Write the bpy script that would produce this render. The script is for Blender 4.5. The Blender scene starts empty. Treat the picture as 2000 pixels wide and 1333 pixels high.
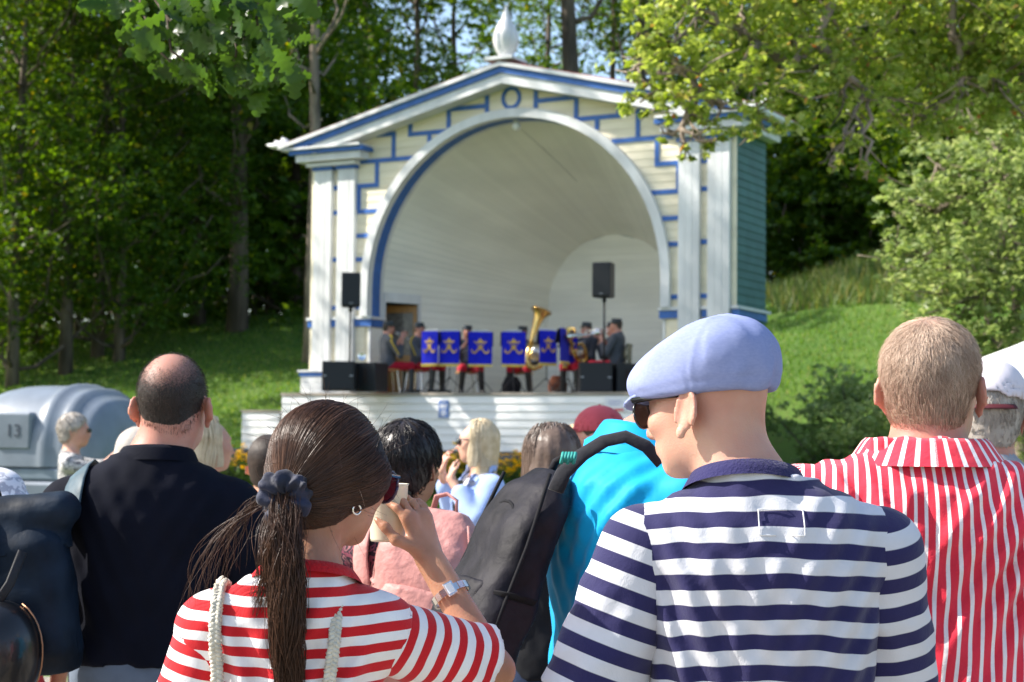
import bpy, math, random
import numpy as np
from mathutils import Vector, Matrix, noise

random.seed(7)
scene = bpy.context.scene
COL = scene.collection

# ------------------------------------------------------------ camera
FPX, PITCH, ROLL, EYE = 3282.95, math.radians(3.122), math.radians(.567), 1.6
cam = bpy.data.cameras.new('camera')
cam_ob = bpy.data.objects.new('camera', cam)
COL.objects.link(cam_ob)
fw = Vector((0, math.cos(PITCH), math.sin(PITCH)))
up = Vector((0, -math.sin(PITCH), math.cos(PITCH)))
rt = Vector((1, 0, 0))
cx = rt * math.cos(ROLL) + up * math.sin(ROLL)
cy = -rt * math.sin(ROLL) + up * math.cos(ROLL)
M = Matrix((cx, cy, -fw)).transposed().to_4x4()
M.translation = Vector((0, 0, EYE))
cam_ob.matrix_world = M
cam.sensor_width = 36
cam.lens = FPX * 36 / 2000
cam.clip_start = .1
cam.clip_end = 2000
cam.dof.use_dof = True
cam.dof.focus_distance = 3.0
cam.dof.aperture_fstop = 8.5
scene.camera = cam_ob

# ------------------------------------------------------------ sky and sun
SUN = Vector((-.76, .03, .645)).normalized()
world = bpy.data.worlds.new('World')
scene.world = world
world.use_nodes = True
wn = world.node_tree
bg = wn.nodes['Background']
sky = wn.nodes.new('ShaderNodeTexSky')
sky.sky_type = 'NISHITA'
sky.sun_disc = False
sky.sun_elevation = math.asin(SUN.z)
sky.sun_rotation = math.atan2(SUN.x, SUN.y)
sky.air_density = 1.0
sky.dust_density = 1.5
sky.ozone_density = 1.0
wn.links.new(sky.outputs[0], bg.inputs[0])
bg.inputs[1].default_value = .15
sl = bpy.data.lights.new('sun', 'SUN')
sl.energy = 5.0
sl.angle = math.radians(.5)
sl.color = (1, .94, .85)
sun = bpy.data.objects.new('sun', sl)
sun.rotation_euler = SUN.to_track_quat('Z', 'Y').to_euler()
sun.location = (-30, 0, 40)
COL.objects.link(sun)
scene.view_settings.view_transform = 'Standard'
scene.view_settings.look = 'None'
scene.view_settings.gamma = 1
scene.view_settings.use_curve_mapping = False
scene.view_settings.exposure = 1.0
scene.cycles.use_denoising = True
scene.cycles.max_bounces = 8
scene.cycles.transparent_max_bounces = 6
scene.cycles.sample_clamp_indirect = 6


def at(px, py, Y):
    """world point seen at pixel (px, py) of the 2000 x 1333 photograph, Y metres ahead"""
    a, b = px - 1000, 666.5 - py
    c, s = math.cos(ROLL), math.sin(ROLL)
    d = rt * (a * c - b * s) + up * (a * s + b * c) + fw * FPX
    d = d * (Y / d.y)
    return Vector((d.x, d.y, d.z + EYE))


# ------------------------------------------------------------ materials
MATS = {}


def mat(name, col, rough=.6, var=.0, scale=8., bump=.0, bscale=60., metal=0., spec=.4, sss=0., col2=None,
        stretch=None, detail=3., sheen=0., trans=0., coat=0., obvar=0.):
    if name in MATS:
        return MATS[name]
    m = bpy.data.materials.new(name)
    m.use_nodes = True
    nt = m.node_tree
    N, L = nt.nodes, nt.links
    p = N['Principled BSDF']
    p.inputs['Roughness'].default_value = rough
    p.inputs['Metallic'].default_value = metal
    p.inputs['Specular IOR Level'].default_value = spec
    p.inputs['Base Color'].default_value = (*col, 1)
    if sheen:
        p.inputs['Sheen Weight'].default_value = sheen
    if coat:
        p.inputs['Coat Weight'].default_value = coat
        p.inputs['Coat Roughness'].default_value = .08
    if trans:
        p.inputs['Transmission Weight'].default_value = trans
    if sss:
        p.inputs['Subsurface Weight'].default_value = sss
        p.inputs['Subsurface Radius'].default_value = (1, .25, .12)
        p.inputs['Subsurface Scale'].default_value = .012
    tc = N.new('ShaderNodeTexCoord')
    mp = N.new('ShaderNodeMapping')
    if stretch:
        mp.inputs['Scale'].default_value = stretch
    L.new(tc.outputs['Object'], mp.inputs[0])
    if var or col2:
        nz = N.new('ShaderNodeTexNoise')
        nz.inputs['Scale'].default_value = scale
        nz.inputs['Detail'].default_value = detail
        L.new(mp.outputs[0], nz.inputs['Vector'])
        mx = N.new('ShaderNodeMix')
        mx.data_type = 'RGBA'
        c2 = col2 or tuple(min(1, max(0, c * (1 - var))) for c in col)
        c1 = col if col2 else tuple(min(1, c * (1 + var)) for c in col)
        mx.inputs[6].default_value = (*c1, 1)
        mx.inputs[7].default_value = (*c2, 1)
        rp = N.new('ShaderNodeMapRange')
        rp.inputs[1].default_value = .35
        rp.inputs[2].default_value = .65
        L.new(nz.outputs[0], rp.inputs[0])
        L.new(rp.outputs[0], mx.inputs[0])
        out = mx.outputs[2]
        if obvar:
            oi = N.new('ShaderNodeObjectInfo')
            hs = N.new('ShaderNodeHueSaturation')
            mr = N.new('ShaderNodeMapRange')
            mr.inputs[3].default_value = 1 - obvar
            mr.inputs[4].default_value = 1 + obvar
            L.new(oi.outputs['Random'], mr.inputs[0])
            L.new(mr.outputs[0], hs.inputs['Value'])
            L.new(out, hs.inputs['Color'])
            out = hs.outputs[0]
        L.new(out, p.inputs['Base Color'])
    if bump:
        nb = N.new('ShaderNodeTexNoise')
        nb.inputs['Scale'].default_value = bscale
        nb.inputs['Detail'].default_value = 4
        L.new(mp.outputs[0], nb.inputs['Vector'])
        b = N.new('ShaderNodeBump')
        b.inputs['Strength'].default_value = bump
        b.inputs['Distance'].default_value = .01
        L.new(nb.outputs[0], b.inputs['Height'])
        L.new(b.outputs[0], p.inputs['Normal'])
    MATS[name] = m
    return m


def leaf_mat(name, cols, trans=.45, rough=.45, obvar=.15, patch=.6):
    """two-sided leaf: diffuse plus translucent, colour varied by island and by patch of crown"""
    m = bpy.data.materials.new(name)
    m.use_nodes = True
    nt = m.node_tree
    N, L = nt.nodes, nt.links
    p = N['Principled BSDF']
    p.inputs['Roughness'].default_value = rough
    p.inputs['Specular IOR Level'].default_value = .35
    ge = N.new('ShaderNodeNewGeometry')
    rp = N.new('ShaderNodeValToRGB')
    el = rp.color_ramp.elements
    while len(el) < len(cols):
        el.new(.5)
    for i, (q, c) in enumerate(cols):
        el[i].position = q
        el[i].color = (*c, 1)
    L.new(ge.outputs['Random Per Island'], rp.inputs[0])
    oi = N.new('ShaderNodeObjectInfo')
    tc = N.new('ShaderNodeTexCoord')
    nz = N.new('ShaderNodeTexNoise')
    nz.inputs['Scale'].default_value = patch
    L.new(tc.outputs['Object'], nz.inputs['Vector'])
    ad = N.new('ShaderNodeMath')
    ad.operation = 'ADD'
    L.new(nz.outputs[0], ad.inputs[0])
    L.new(oi.outputs['Random'], ad.inputs[1])
    mr = N.new('ShaderNodeMapRange')
    mr.inputs[1].default_value = .3
    mr.inputs[2].default_value = 1.7
    mr.inputs[3].default_value = 1 - obvar
    mr.inputs[4].default_value = 1 + obvar
    L.new(ad.outputs[0], mr.inputs[0])
    hs = N.new('ShaderNodeHueSaturation')
    L.new(mr.outputs[0], hs.inputs['Value'])
    L.new(rp.outputs[0], hs.inputs['Color'])
    L.new(hs.outputs[0], p.inputs['Base Color'])
    tr = N.new('ShaderNodeBsdfTranslucent')
    h2 = N.new('ShaderNodeHueSaturation')
    h2.inputs['Hue'].default_value = .48
    h2.inputs['Saturation'].default_value = 1.15
    h2.inputs['Value'].default_value = 2.3
    L.new(hs.outputs[0], h2.inputs['Color'])
    L.new(h2.outputs[0], tr.inputs[0])
    mx = N.new('ShaderNodeMixShader')
    mx.inputs[0].default_value = trans
    L.new(p.outputs[0], mx.inputs[1])
    L.new(tr.outputs[0], mx.inputs[2])
    L.new(mx.outputs[0], N['Material Output'].inputs[0])
    MATS[name] = m
    return m


# ------------------------------------------------------------ mesh helpers
class MB:
    def __init__(self):
        self.v, self.f, self.mi = [], [], []

    def add(self, vs, fs, mi=0, T=None):
        o = len(self.v)
        if T is not None:
            vs = [T @ Vector(p) for p in vs]
        self.v += [tuple(p) for p in vs]
        self.f += [tuple(i + o for i in f) for f in fs]
        self.mi += [mi] * len(fs)
        return self

    def box(self, x0, x1, y0, y1, z0, z1, mi=0, T=None):
        vs = [(x, y, z) for z in (z0, z1) for y in (y0, y1) for x in (x0, x1)]
        return self.add(vs, [(0, 2, 3, 1), (4, 5, 7, 6), (0, 1, 5, 4), (2, 6, 7, 3), (0, 4, 6, 2), (1, 3, 7, 5)], mi, T)

    def bbox(self, x0, x1, y0, y1, z0, z1, b=.01, mi=0, T=None):
        """box with chamfered edges"""
        pts, n = [], 0
        vs, fs = [], []
        idx = {}
        X, Yy, Z = (x0, x1), (y0, y1), (z0, z1)
        for i in (0, 1):
            for j in (0, 1):
                for k in (0, 1):
                    sx, sy, sz = (1 - 2 * i), (1 - 2 * j), (1 - 2 * k)
                    x, y, z = X[i], Yy[j], Z[k]
                    for a, pnt in enumerate(((x, y + sy * b, z + sz * b), (x + sx * b, y, z + sz * b), (x + sx * b, y + sy * b, z))):
                        idx[i, j, k, a] = len(vs)
                        vs.append(pnt)
        g = idx
        fs.append([g[0, 0, 0, 0], g[0, 0, 1, 0], g[0, 1, 1, 0], g[0, 1, 0, 0]])
        fs.append([g[1, 0, 0, 0], g[1, 1, 0, 0], g[1, 1, 1, 0], g[1, 0, 1, 0]])
        fs.append([g[0, 0, 0, 1], g[1, 0, 0, 1], g[1, 0, 1, 1], g[0, 0, 1, 1]])
        fs.append([g[0, 1, 0, 1], g[0, 1, 1, 1], g[1, 1, 1, 1], g[1, 1, 0, 1]])
        fs.append([g[0, 0, 0, 2], g[0, 1, 0, 2], g[1, 1, 0, 2], g[1, 0, 0, 2]])
        fs.append([g[0, 0, 1, 2], g[1, 0, 1, 2], g[1, 1, 1, 2], g[0, 1, 1, 2]])
        for i in (0, 1):
            for j in (0, 1):
                fs.append([g[i, j, 0, 0], g[i, j, 0, 1], g[i, j, 1, 1], g[i, j, 1, 0]])
                fs.append([g[i, 0, j, 0], g[i, 0, j, 2], g[i, 1, j, 2], g[i, 1, j, 0]])
                fs.append([g[0, i, j, 1], g[0, i, j, 2], g[1, i, j, 2], g[1, i, j, 1]])
        for i in (0, 1):
            for j in (0, 1):
                for k in (0, 1):
                    fs.append([g[i, j, k, 0], g[i, j, k, 1], g[i, j, k, 2]])
        return self.add(vs, fs, mi, T)

    def prism(self, poly, y0, y1, mi=0, T=None):
        """polygon given in x,z extruded from y0 to y1"""
        n = len(poly)
        vs = [(x, y0, z) for x, z in poly] + [(x, y1, z) for x, z in poly]
        fs = [tuple(range(n)), tuple(range(2 * n - 1, n - 1, -1))]
        fs += [(i, i + n, (i + 1) % n + n, (i + 1) % n) for i in range(n)]
        return self.add(vs, fs, mi, T)

    def loft(self, rings, closed=True, caps=True, mi=0, T=None):
        n = len(rings[0])
        vs = [p for r in rings for p in r]
        fs = []
        for i in range(len(rings) - 1):
            for j in range(n if closed else n - 1):
                k = (j + 1) % n
                fs.append((i * n + j, i * n + k, (i + 1) * n + k, (i + 1) * n + j))
        if caps and closed:
            fs.append(tuple(range(n - 1, -1, -1)))
            fs.append(tuple((len(rings) - 1) * n + j for j in range(n)))
        return self.add(vs, fs, mi, T)

    def tube(self, pts, r, n=8, mi=0, T=None, caps=True, flat=1.):
        pts = [Vector(p) for p in pts]
        rs = r if isinstance(r, (list, tuple)) else [r] * len(pts)
        rings = []
        prev = None
        for i, p in enumerate(pts):
            d = (pts[min(i + 1, len(pts) - 1)] - pts[max(i - 1, 0)]).normalized()
            if prev is None:
                a = d.orthogonal().normalized()
            else:
                a = (prev - d * prev.dot(d)).normalized()
            prev = a
            b = d.cross(a)
            rings.append([p + (a * math.cos(t) + b * math.sin(t) * flat) * rs[i] for t in [2 * math.pi * k / n for k in range(n)]])
        return self.loft(rings, True, caps, mi, T)

    def lathe(self, prof, n=16, c=(0, 0, 0), mi=0, T=None):
        rings = [[(c[0] + r * math.cos(2 * math.pi * k / n), c[1] + r * math.sin(2 * math.pi * k / n), c[2] + z) for k in range(n)] for r, z in prof]
        return self.loft(rings, True, True, mi, T)

    def sphere(self, c, r, n=12, mi=0, T=None):
        r = r if isinstance(r, (tuple, list)) else (r, r, r)
        rings = []
        for i in range(n // 2 + 1):
            a = math.pi * (i + .02 if i == 0 else (i - .02 if i == n // 2 else i)) / (n // 2)
            rings.append([(c[0] + r[0] * math.sin(a) * math.cos(t), c[1] + r[1] * math.sin(a) * math.sin(t), c[2] - r[2] * math.cos(a)) for t in [2 * math.pi * k / n for k in range(n)]])
        return self.loft(rings, True, True, mi, T)

    def build(self, name, mats, parent=None, smooth=False, kind=None, loc=None):
        me = bpy.data.meshes.new(name)
        me.from_pydata(self.v, [], self.f)
        if not isinstance(mats, (list, tuple)):
            mats = [mats]
        for m in mats:
            me.materials.append(m)
        if len(mats) > 1:
            me.polygons.foreach_set('material_index', self.mi)
        if smooth:
            me.polygons.foreach_set('use_smooth', [True] * len(me.polygons))
            if smooth != 'all':
                me.set_sharp_from_angle(angle=math.radians(35))
        me.update()
        o = bpy.data.objects.new(name, me)
        COL.objects.link(o)
        if parent:
            o.parent = parent
        if loc is not None:
            o.location = loc
        if kind:
            o['kind'] = kind
        return o


def np_mesh(name, V, F, mats, parent=None, smooth=True, attrs=None, mi=None):
    """V: n x 3 float, F: m x k int (all faces k-gons)"""
    me = bpy.data.meshes.new(name)
    V = np.asarray(V, np.float32)
    F = np.asarray(F, np.int32)
    k = F.shape[1]
    me.vertices.add(len(V))
    me.vertices.foreach_set('co', V.ravel())
    me.loops.add(F.size)
    me.loops.foreach_set('vertex_index', F.ravel())
    me.polygons.add(len(F))
    me.polygons.foreach_set('loop_start', np.arange(0, F.size, k, dtype=np.int32))
    me.polygons.foreach_set('loop_total', np.full(len(F), k, np.int32))
    if smooth:
        me.polygons.foreach_set('use_smooth', np.ones(len(F), bool))
    for m in (mats if isinstance(mats, (list, tuple)) else [mats]):
        me.materials.append(m)
    if mi is not None:
        me.polygons.foreach_set('material_index', np.asarray(mi, np.int32))
    if attrs:
        for nme, a in attrs.items():
            at_ = me.attributes.new(nme, 'FLOAT', 'POINT')
            at_.data.foreach_set('value', np.asarray(a, np.float32))
    me.update(calc_edges=True)
    me.validate()
    o = bpy.data.objects.new(name, me)
    COL.objects.link(o)
    if parent:
        o.parent = parent
    return o


def tag(o, label=None, cat=None, group=None, kind=None):
    if label:
        o['label'] = label
    if cat:
        o['category'] = cat
    if group:
        o['group'] = group
    if kind:
        o['kind'] = kind
    return o


def thing(name, label, cat, loc=(0, 0, 0), rz=0., group=None):
    o = bpy.data.objects.new(name, None)
    o.empty_display_size = .1
    COL.objects.link(o)
    o.location = loc
    o.rotation_euler = (0, 0, rz)
    return tag(o, label, cat, group)


KIDS = {}


def copy_tree(o, loc=None, rz=None, label=None, scale=None, parent=None):
    c = o.copy()
    COL.objects.link(c)
    if parent is not None:
        c.parent = parent
    for ch in o.children:
        copy_tree(ch, parent=c)
    if loc is not None:
        c.location = loc
    if rz is not None:
        c.rotation_euler = (0, 0, rz)
    if label:
        c['label'] = label
    if scale:
        c.scale = (scale,) * 3
    return c


def sstep(a, b, x):
    t = np.clip((x - a) / (b - a), 0, 1)
    return t * t * (3 - 2 * t)


def leaf_quads(P, size, rng_, upb=.5, asp=.62):
    """pointed leaves: six-sided, slightly folded, shown as two quads"""
    n = len(P)
    N_ = rng_.normal(size=(n, 3))
    N_[:, 2] = np.abs(N_[:, 2]) + upb
    N_ /= np.linalg.norm(N_, axis=1)[:, None]
    A = rng_.normal(size=(n, 3))
    A -= (A * N_).sum(1)[:, None] * N_
    A /= np.linalg.norm(A, axis=1)[:, None]
    Bv = np.cross(N_, A)
    s = (size * rng_.uniform(.45, 1.4, n))[:, None]
    lift = N_ * s * .12
    c0, c1 = P - A * s * .5, P + A * s * .5
    l0, r0 = P - Bv * s * asp * .5 + lift - A * s * .08, P + Bv * s * asp * .5 + lift - A * s * .08
    V = np.stack([c0, r0, c1, l0], 1).reshape(-1, 3)
    F = np.arange(4 * n).reshape(n, 4)
    return V, F


# ------------------------------------------------------------ terrain
TH = math.radians(28.684)
BO = Vector((-.05, 31.43, 0))          # bandstand origin, middle of its facade
BX = Vector((math.cos(TH), -math.sin(TH), 0))
BY = Vector((math.sin(TH), math.cos(TH), 0))
BM = Matrix.Translation(BO) @ Matrix.Rotation(-TH, 4, 'Z')


def hgt(x, y):
    """ground height, arrays or floats"""
    x = np.asarray(x, float)
    y = np.asarray(y, float)
    rise = .42 * sstep(12, 27, y)
    # building coordinates
    bx = (x - BO.x) * BX.x + (y - BO.y) * BX.y
    by = (x - BO.x) * BY.x + (y - BO.y) * BY.y
    # bank: rises behind the retaining wall, left and right of the bandstand
    d = by + .9
    left = .75 * sstep(-.3, .6, d) + 4.5 * sstep(0, 23, d) + .02 * np.maximum(d - 23, 0)
    right = .7 * sstep(-.2, 3, d) + 6.5 * sstep(1, 26, d) + .05 * np.maximum(d - 27, 0)
    w = sstep(-3, 3.5, bx)
    bank = left * (1 - w) + right * w
    # hold the ground low under the bandstand itself
    inb = (1 - sstep(4.6, 5.2, np.abs(bx))) * sstep(-2.2, -1.6, by) * (1 - sstep(5.0, 7.5, by))
    bank = bank * (1 - inb) + .2 * inb
    bumps = .05 * np.sin(x * .9 + y * .31) * np.sin(y * .5 - x * .2) * sstep(28, 36, y)
    return rise + bank + bumps


def ground_sheet(name, xs, ys, m, dz=0., mask=None):
    X, Yg = np.meshgrid(xs, ys)
    Z = hgt(X, Yg) + dz
    V = np.stack([X.ravel(), Yg.ravel(), Z.ravel()], 1)
    nx = len(xs)
    i, j = np.meshgrid(np.arange(nx - 1), np.arange(len(ys) - 1))
    a = (j * nx + i).ravel()
    F = np.stack([a, a + 1, a + nx + 1, a + nx], 1)
    if mask is not None:
        cxm = V[F, 0].mean(1)
        cym = V[F, 1].mean(1)
        F = F[mask(cxm, cym)]
    return np_mesh(name, V, F, m)


def ground_mat(name, c1, c2, c3, s1, s2, bump=.6):
    m = bpy.data.materials.new(name)
    m.use_nodes = True
    N, L = m.node_tree.nodes, m.node_tree.links
    p = N['Principled BSDF']
    p.inputs['Roughness'].default_value = .9
    p.inputs['Specular IOR Level'].default_value = .15
    tc = N.new('ShaderNodeTexCoord')
    a = N.new('ShaderNodeTexNoise')
    a.inputs['Scale'].default_value = s1
    a.inputs['Detail'].default_value = 6
    b = N.new('ShaderNodeTexNoise')
    b.inputs['Scale'].default_value = s2
    b.inputs['Detail'].default_value = 4
    for n in (a, b):
        L.new(tc.outputs['Object'], n.inputs['Vector'])
    m1 = N.new('ShaderNodeMix')
    m1.data_type = 'RGBA'
    m1.inputs[6].default_value = (*c1, 1)
    m1.inputs[7].default_value = (*c2, 1)
    r1 = N.new('ShaderNodeMapRange')
    r1.inputs[1].default_value = .38
    r1.inputs[2].default_value = .62
    L.new(a.outputs[0], r1.inputs[0])
    L.new(r1.outputs[0], m1.inputs[0])
    m2 = N.new('ShaderNodeMix')
    m2.data_type = 'RGBA'
    r2 = N.new('ShaderNodeMapRange')
    r2.inputs[1].default_value = .5
    r2.inputs[2].default_value = .75
    L.new(b.outputs[0], r2.inputs[0])
    L.new(r2.outputs[0], m2.inputs[0])
    L.new(m1.outputs[2], m2.inputs[6])
    m2.inputs[7].default_value = (*c3, 1)
    L.new(m2.outputs[2], p.inputs['Base Color'])
    bp = N.new('ShaderNodeBump')
    bp.inputs['Strength'].default_value = bump
    bp.inputs['Distance'].default_value = .05
    L.new(b.outputs[0], bp.inputs['Height'])
    L.new(bp.outputs[0], p.inputs['Normal'])
    return m


M_TURF = ground_mat('turf', (.055, .115, .018), (.085, .15, .026), (.1, .12, .035), .35, 9.)
M_GRAVEL = ground_mat('gravel', (.34, .30, .25), (.25, .22, .18), (.42, .38, .33), 2.5, 60., .4)
gr = ground_sheet('ground', np.concatenate([[-600, -300, -120], np.arange(-60, 60.1, .75), [120, 300, 600]]),
                  np.concatenate([[-200, -60, -20], np.arange(-8, 90.1, .75), [130, 220, 400, 700]]), M_TURF)
tag(gr, kind='structure')
pv = ground_sheet('gravel_path', np.arange(-26, 26.1, .5), np.arange(-8, 13.6, .3), M_GRAVEL, .006,
                  lambda x, y: y < 11.6 + .8 * np.sin(x * .7) + .5 * np.sin(x * 2.3))
tag(pv, kind='structure')


def scatter_blades(name, pts, h, w, m, lean=.5, seg=1, seed=1):
    """grass: one triangle per blade (two when seg=2)"""
    r = np.random.default_rng(seed)
    n = len(pts)
    a = r.uniform(0, 2 * np.pi, n)
    hh = h * r.uniform(.5, 1.3, n)
    ww = w * r.uniform(.7, 1.4, n)
    la = r.uniform(0, 2 * np.pi, n)
    ll = hh * lean * r.uniform(0, 1, n)
    P = np.asarray(pts)
    dx, dy = np.cos(a) * ww / 2, np.sin(a) * ww / 2
    v0 = P + np.stack([dx, dy, 0 * dx - .01], 1)
    v1 = P + np.stack([-dx, -dy, 0 * dx - .01], 1)
    v2 = P + np.stack([np.cos(la) * ll, np.sin(la) * ll, hh], 1)
    V = np.concatenate([v0, v1, v2])
    i = np.arange(n)
    return np_mesh(name, V, np.stack([i, i + n, i + 2 * n], 1), m, smooth=False)


M_GRASS = leaf_mat('grass_blades', [(0, (.05, .12, .015)), (.5, (.085, .18, .024)), (.85, (.13, .22, .035)), (1, (.24, .24, .07))], .35, .5, .2, .25)
rg = np.random.default_rng(5)


def field(n, x0, x1, y0, y1, cond):
    x = rg.uniform(x0, x1, n)
    y = rg.uniform(y0, y1, n)
    k = cond(x, y)
    x, y = x[k], y[k]
    return np.stack([x, y, hgt(x, y)], 1)


def bcoord(x, y):
    return ((x - BO.x) * BX.x + (y - BO.y) * BX.y, (x - BO.x) * BY.x + (y - BO.y) * BY.y)


def on_bank(x, y):
    bx, by = bcoord(x, y)
    vis = (np.abs(x) < y * .36)
    return vis & (by > -.6) & ~((np.abs(bx) < 4.7) & (by < 7))


tag(scatter_blades('lawn_grass', field(260000, -24, 26, 26, 62, on_bank), .10, .035, M_GRASS, .7), 'short green lawn grass covering the bank on both sides of the white bandstand', 'grass', kind='stuff')
tag(scatter_blades('meadow_grass', field(60000, -10, 10, 12, 29, lambda x, y: (np.abs(x) < y * .36) & (bcoord(x, y)[1] < -2.2)), .09, .02, M_GRASS, .6, seed=4),
    'green grass strip in front of the flower bed below the stage', 'grass', kind='stuff')
tag(scatter_blades('tall_grass', field(42000, 7, 26, 38, 62, lambda x, y: (bcoord(x, y)[1] > 14) & (bcoord(x, y)[1] < 30)), .50, .05, leaf_mat('tall_grass_blades', [(0, (.05, .10, .02)), (.6, (.10, .15, .03)), (1, (.22, .20, .07))], .3, .5, .2, .2), .8, seed=8),
    'tall yellowish uncut grass on the upper bank right of the green wall', 'grass', kind='stuff')
# tufts on the gravel
tag(scatter_blades('gravel_weeds', np.concatenate([field(90, *b, lambda x, y: x > -99) for b in
    ((-2.8, -2.5, 10.6, 11.2), (-3.6, -3.3, 8.8, 9.2), (-2.4, -2.1, 8.2, 8.6), (-1.2, -.9, 7, 7.3), (2.8, 3.2, 9, 9.4))]), .08, .012, M_GRASS, .9, seed=3),
    'small green weed tufts growing through the pale gravel', 'weeds', kind='stuff')
# ------------------------------------------------------------ bandstand
W_PAINT = mat('white_paint', (.68, .68, .67), .5, .10, 3., .12, 40., stretch=(1, 1, .25))
CREAM = mat('cream_paint', (.82, .73, .54), .55, .09, 3., .15, 40., stretch=(.2, 1, 1), obvar=.04)
BLUE = mat('blue_paint', (.035, .13, .42), .45, .12, 5., .08, 50.)
GREEN = mat('green_paint', (.045, .135, .12), .6, .12, 3., .15, 40., obvar=.06)
SHELL = mat('shell_paint', (.86, .83, .74), .6, .05, 2., .12, 30., stretch=(.3, .3, 1), obvar=.03)
STAGE_W = mat('stage_white_paint', (.78, .78, .77), .5, .05, 2., .15, 40., stretch=(.2, .2, 1), obvar=.03)
RED_ROOF = mat('red_roof_metal', (.32, .05, .05), .45, .15, 4.)
DECK = mat('weathered_deck_wood', (.30, .26, .22), .75, .25, 6., .3, 30., stretch=(.2, 1, 1), obvar=.15)
STONE = mat('dark_granite', (.09, .095, .105), .8, .35, 5., .8, 18., obvar=.25)
DARK = mat('dark_interior', (.03, .02, .018), .9)
WOOD = mat('varnished_pine', (.42, .22, .07), .4, .25, 4., .1, 30., stretch=(1, 1, .15))
GLASS_D = mat('dusty_glass', (.16, .15, .13), .15, .3, 10.)

B = thing('bandstand', 'white and cream wooden bandstand with blue trim, open arched shell and gabled roof', 'bandstand', BO, -TH)
FZ, ZC, RO_, RI_ = 2.32, 4.40, 3.29, 3.12
HW = 4.495
PITCH_SLOPE = (8.43 - 7.22) / 5.02           # gable line on the facade


def gz(x):
    return 8.42 - abs(x) * PITCH_SLOPE - .02


def board(name, poly, m, parent, y_lo=-.013, y_hi=-.004, back=.012, T=None):
    """clapboard: polygon (x,z), lower edge proud of the upper"""
    z0 = min(p[1] for p in poly)
    z1 = max(p[1] for p in poly)
    n = len(poly)
    vs = [(x, y_lo + (y_hi - y_lo) * (z - z0) / (z1 - z0 + 1e-9), z) for x, z in poly] + [(x, back, z) for x, z in poly]
    fs = [tuple(range(n)), tuple(range(2 * n - 1, n - 1, -1))] + [(i, i + n, (i + 1) % n + n, (i + 1) % n) for i in range(n)]
    return MB().add(vs, fs, 0, T).build(name, m, parent)


def arc_x(z):
    if z <= ZC:
        return RO_ - .05
    d = (RO_ - .05) ** 2 - (z - ZC) ** 2
    return math.sqrt(d) if d > 0 else 0.


EXPO = .146
z = FZ
rows = []
while z < 8.4:
    rows.append((z + .001, z + EXPO - .001))
    z += EXPO
for z0, z1 in rows:
    def xlim(zz):
        return min(HW, max(0, (8.40 - zz) / PITCH_SLOPE))
    xo0, xo1 = xlim(z0), xlim(z1)
    a0, a1 = arc_x(z0), arc_x(z1)
    if xo0 < .1:
        continue
    if a0 == 0:
        board('clapboard', [(-xo0, z0), (xo0, z0), (max(xo1, .01), z1), (-max(xo1, .01), z1)], CREAM, B)
    else:
        for s in (-1, 1):
            poly = [(s * a0, z0), (s * xo0, z0), (s * max(xo1, a1 + .01), z1), (s * a1, z1)]
            if s < 0:
                poly = [(x, zz) for x, zz in poly][::-1]
            board('clapboard', poly, CREAM, B)
# backing wall so no light leaks between boards
mb = MB()
pts_l = [(-HW, FZ), (-RI_ - .05, FZ)] + [(-(RI_ + .05) * math.cos(t), ZC + (RI_ + .05) * math.sin(t)) for t in np.linspace(0, math.pi / 2, 18)] + [(0, 8.38), (-HW, gz(HW) - .02)]
mb.prism(pts_l, .0125, .12)
mb.prism([(-x, z) for x, z in pts_l][::-1], .0125, .12)
mb.build('facade_backing', CREAM, B)

# side walls: one object a board (right side green is in view)
for s in (-1, 1):
    for z0, z1 in [(FZ - q * EXPO + .002, FZ - (q - 1) * EXPO - .002) for q in range(9, 0, -1)] + rows:
        if z0 > 7.0:
            break
        x0 = s * HW
        vs = [(x0 + s * .020, -.018, z0), (x0 + s * .020, 1.49, z0), (x0 + s * .003, 1.49, z1), (x0 + s * .003, -.018, z1),
              (x0 - s * .02, -.018, z0), (x0 - s * .02, 1.49, z0), (x0 - s * .02, 1.49, z1), (x0 - s * .02, -.018, z1)]
        MB().add(vs, [(0, 1, 2, 3), (7, 6, 5, 4), (0, 4, 5, 1), (3, 2, 6, 7), (0, 3, 7, 4), (1, 5, 6, 2)]).build('side_board', GREEN, B)
    # corner post (cream edge) kept slightly proud
    MB().box(s * HW - .055, s * HW + .0265, -.0255, -.001, FZ, 6.95).build('corner_post', CREAM, B)
    # return ledge on the side wall
    a, b_ = sorted((s * (HW + .005), s * (HW + .09)))
    MB().box(a, b_, -.1, 1.56, 3.80, 3.85).build('side_ledge', W_PAINT, B)
    a, b_ = sorted((s * (HW + .004), s * (HW + .04)))
    MB().box(a, b_, -.04, 1.50, 3.66, 3.797).build('side_band', BLUE, B)
    # back wall of the front block
    rp_ = [(s * HW, 1.0), (s * HW, 7.2), (0, 8.3)] + [(s * 2.82 * math.sin(t), 4.38 + 2.82 * math.cos(t)) for t in np.linspace(0, math.pi / 2, 14)] + [(s * 2.82, 1.0)]
    MB().prism(rp_ if s < 0 else rp_[::-1], 1.40, 1.489).build('rear_wall', GREEN, B)

# blue meander trim --------------------------------------------------
def strip(x0, z0, x1, z1, w=.086, y=-.032, name='trim_strip'):
    if abs(x1 - x0) < 1e-6:
        x0, x1 = x0 - w / 2, x1 + w / 2
        z0, z1 = sorted((z0, z1))
    else:
        z0, z1 = z0 - w / 2, z1 + w / 2
        x0, x1 = sorted((x0, x1))
    return MB().box(x0, x1, y, -.0045, z0, z1).build(name, BLUE, B)


def arcx(z, r=RO_ + .0):
    return math.sqrt(max(0, r * r - max(0, z - ZC) ** 2))


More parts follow.
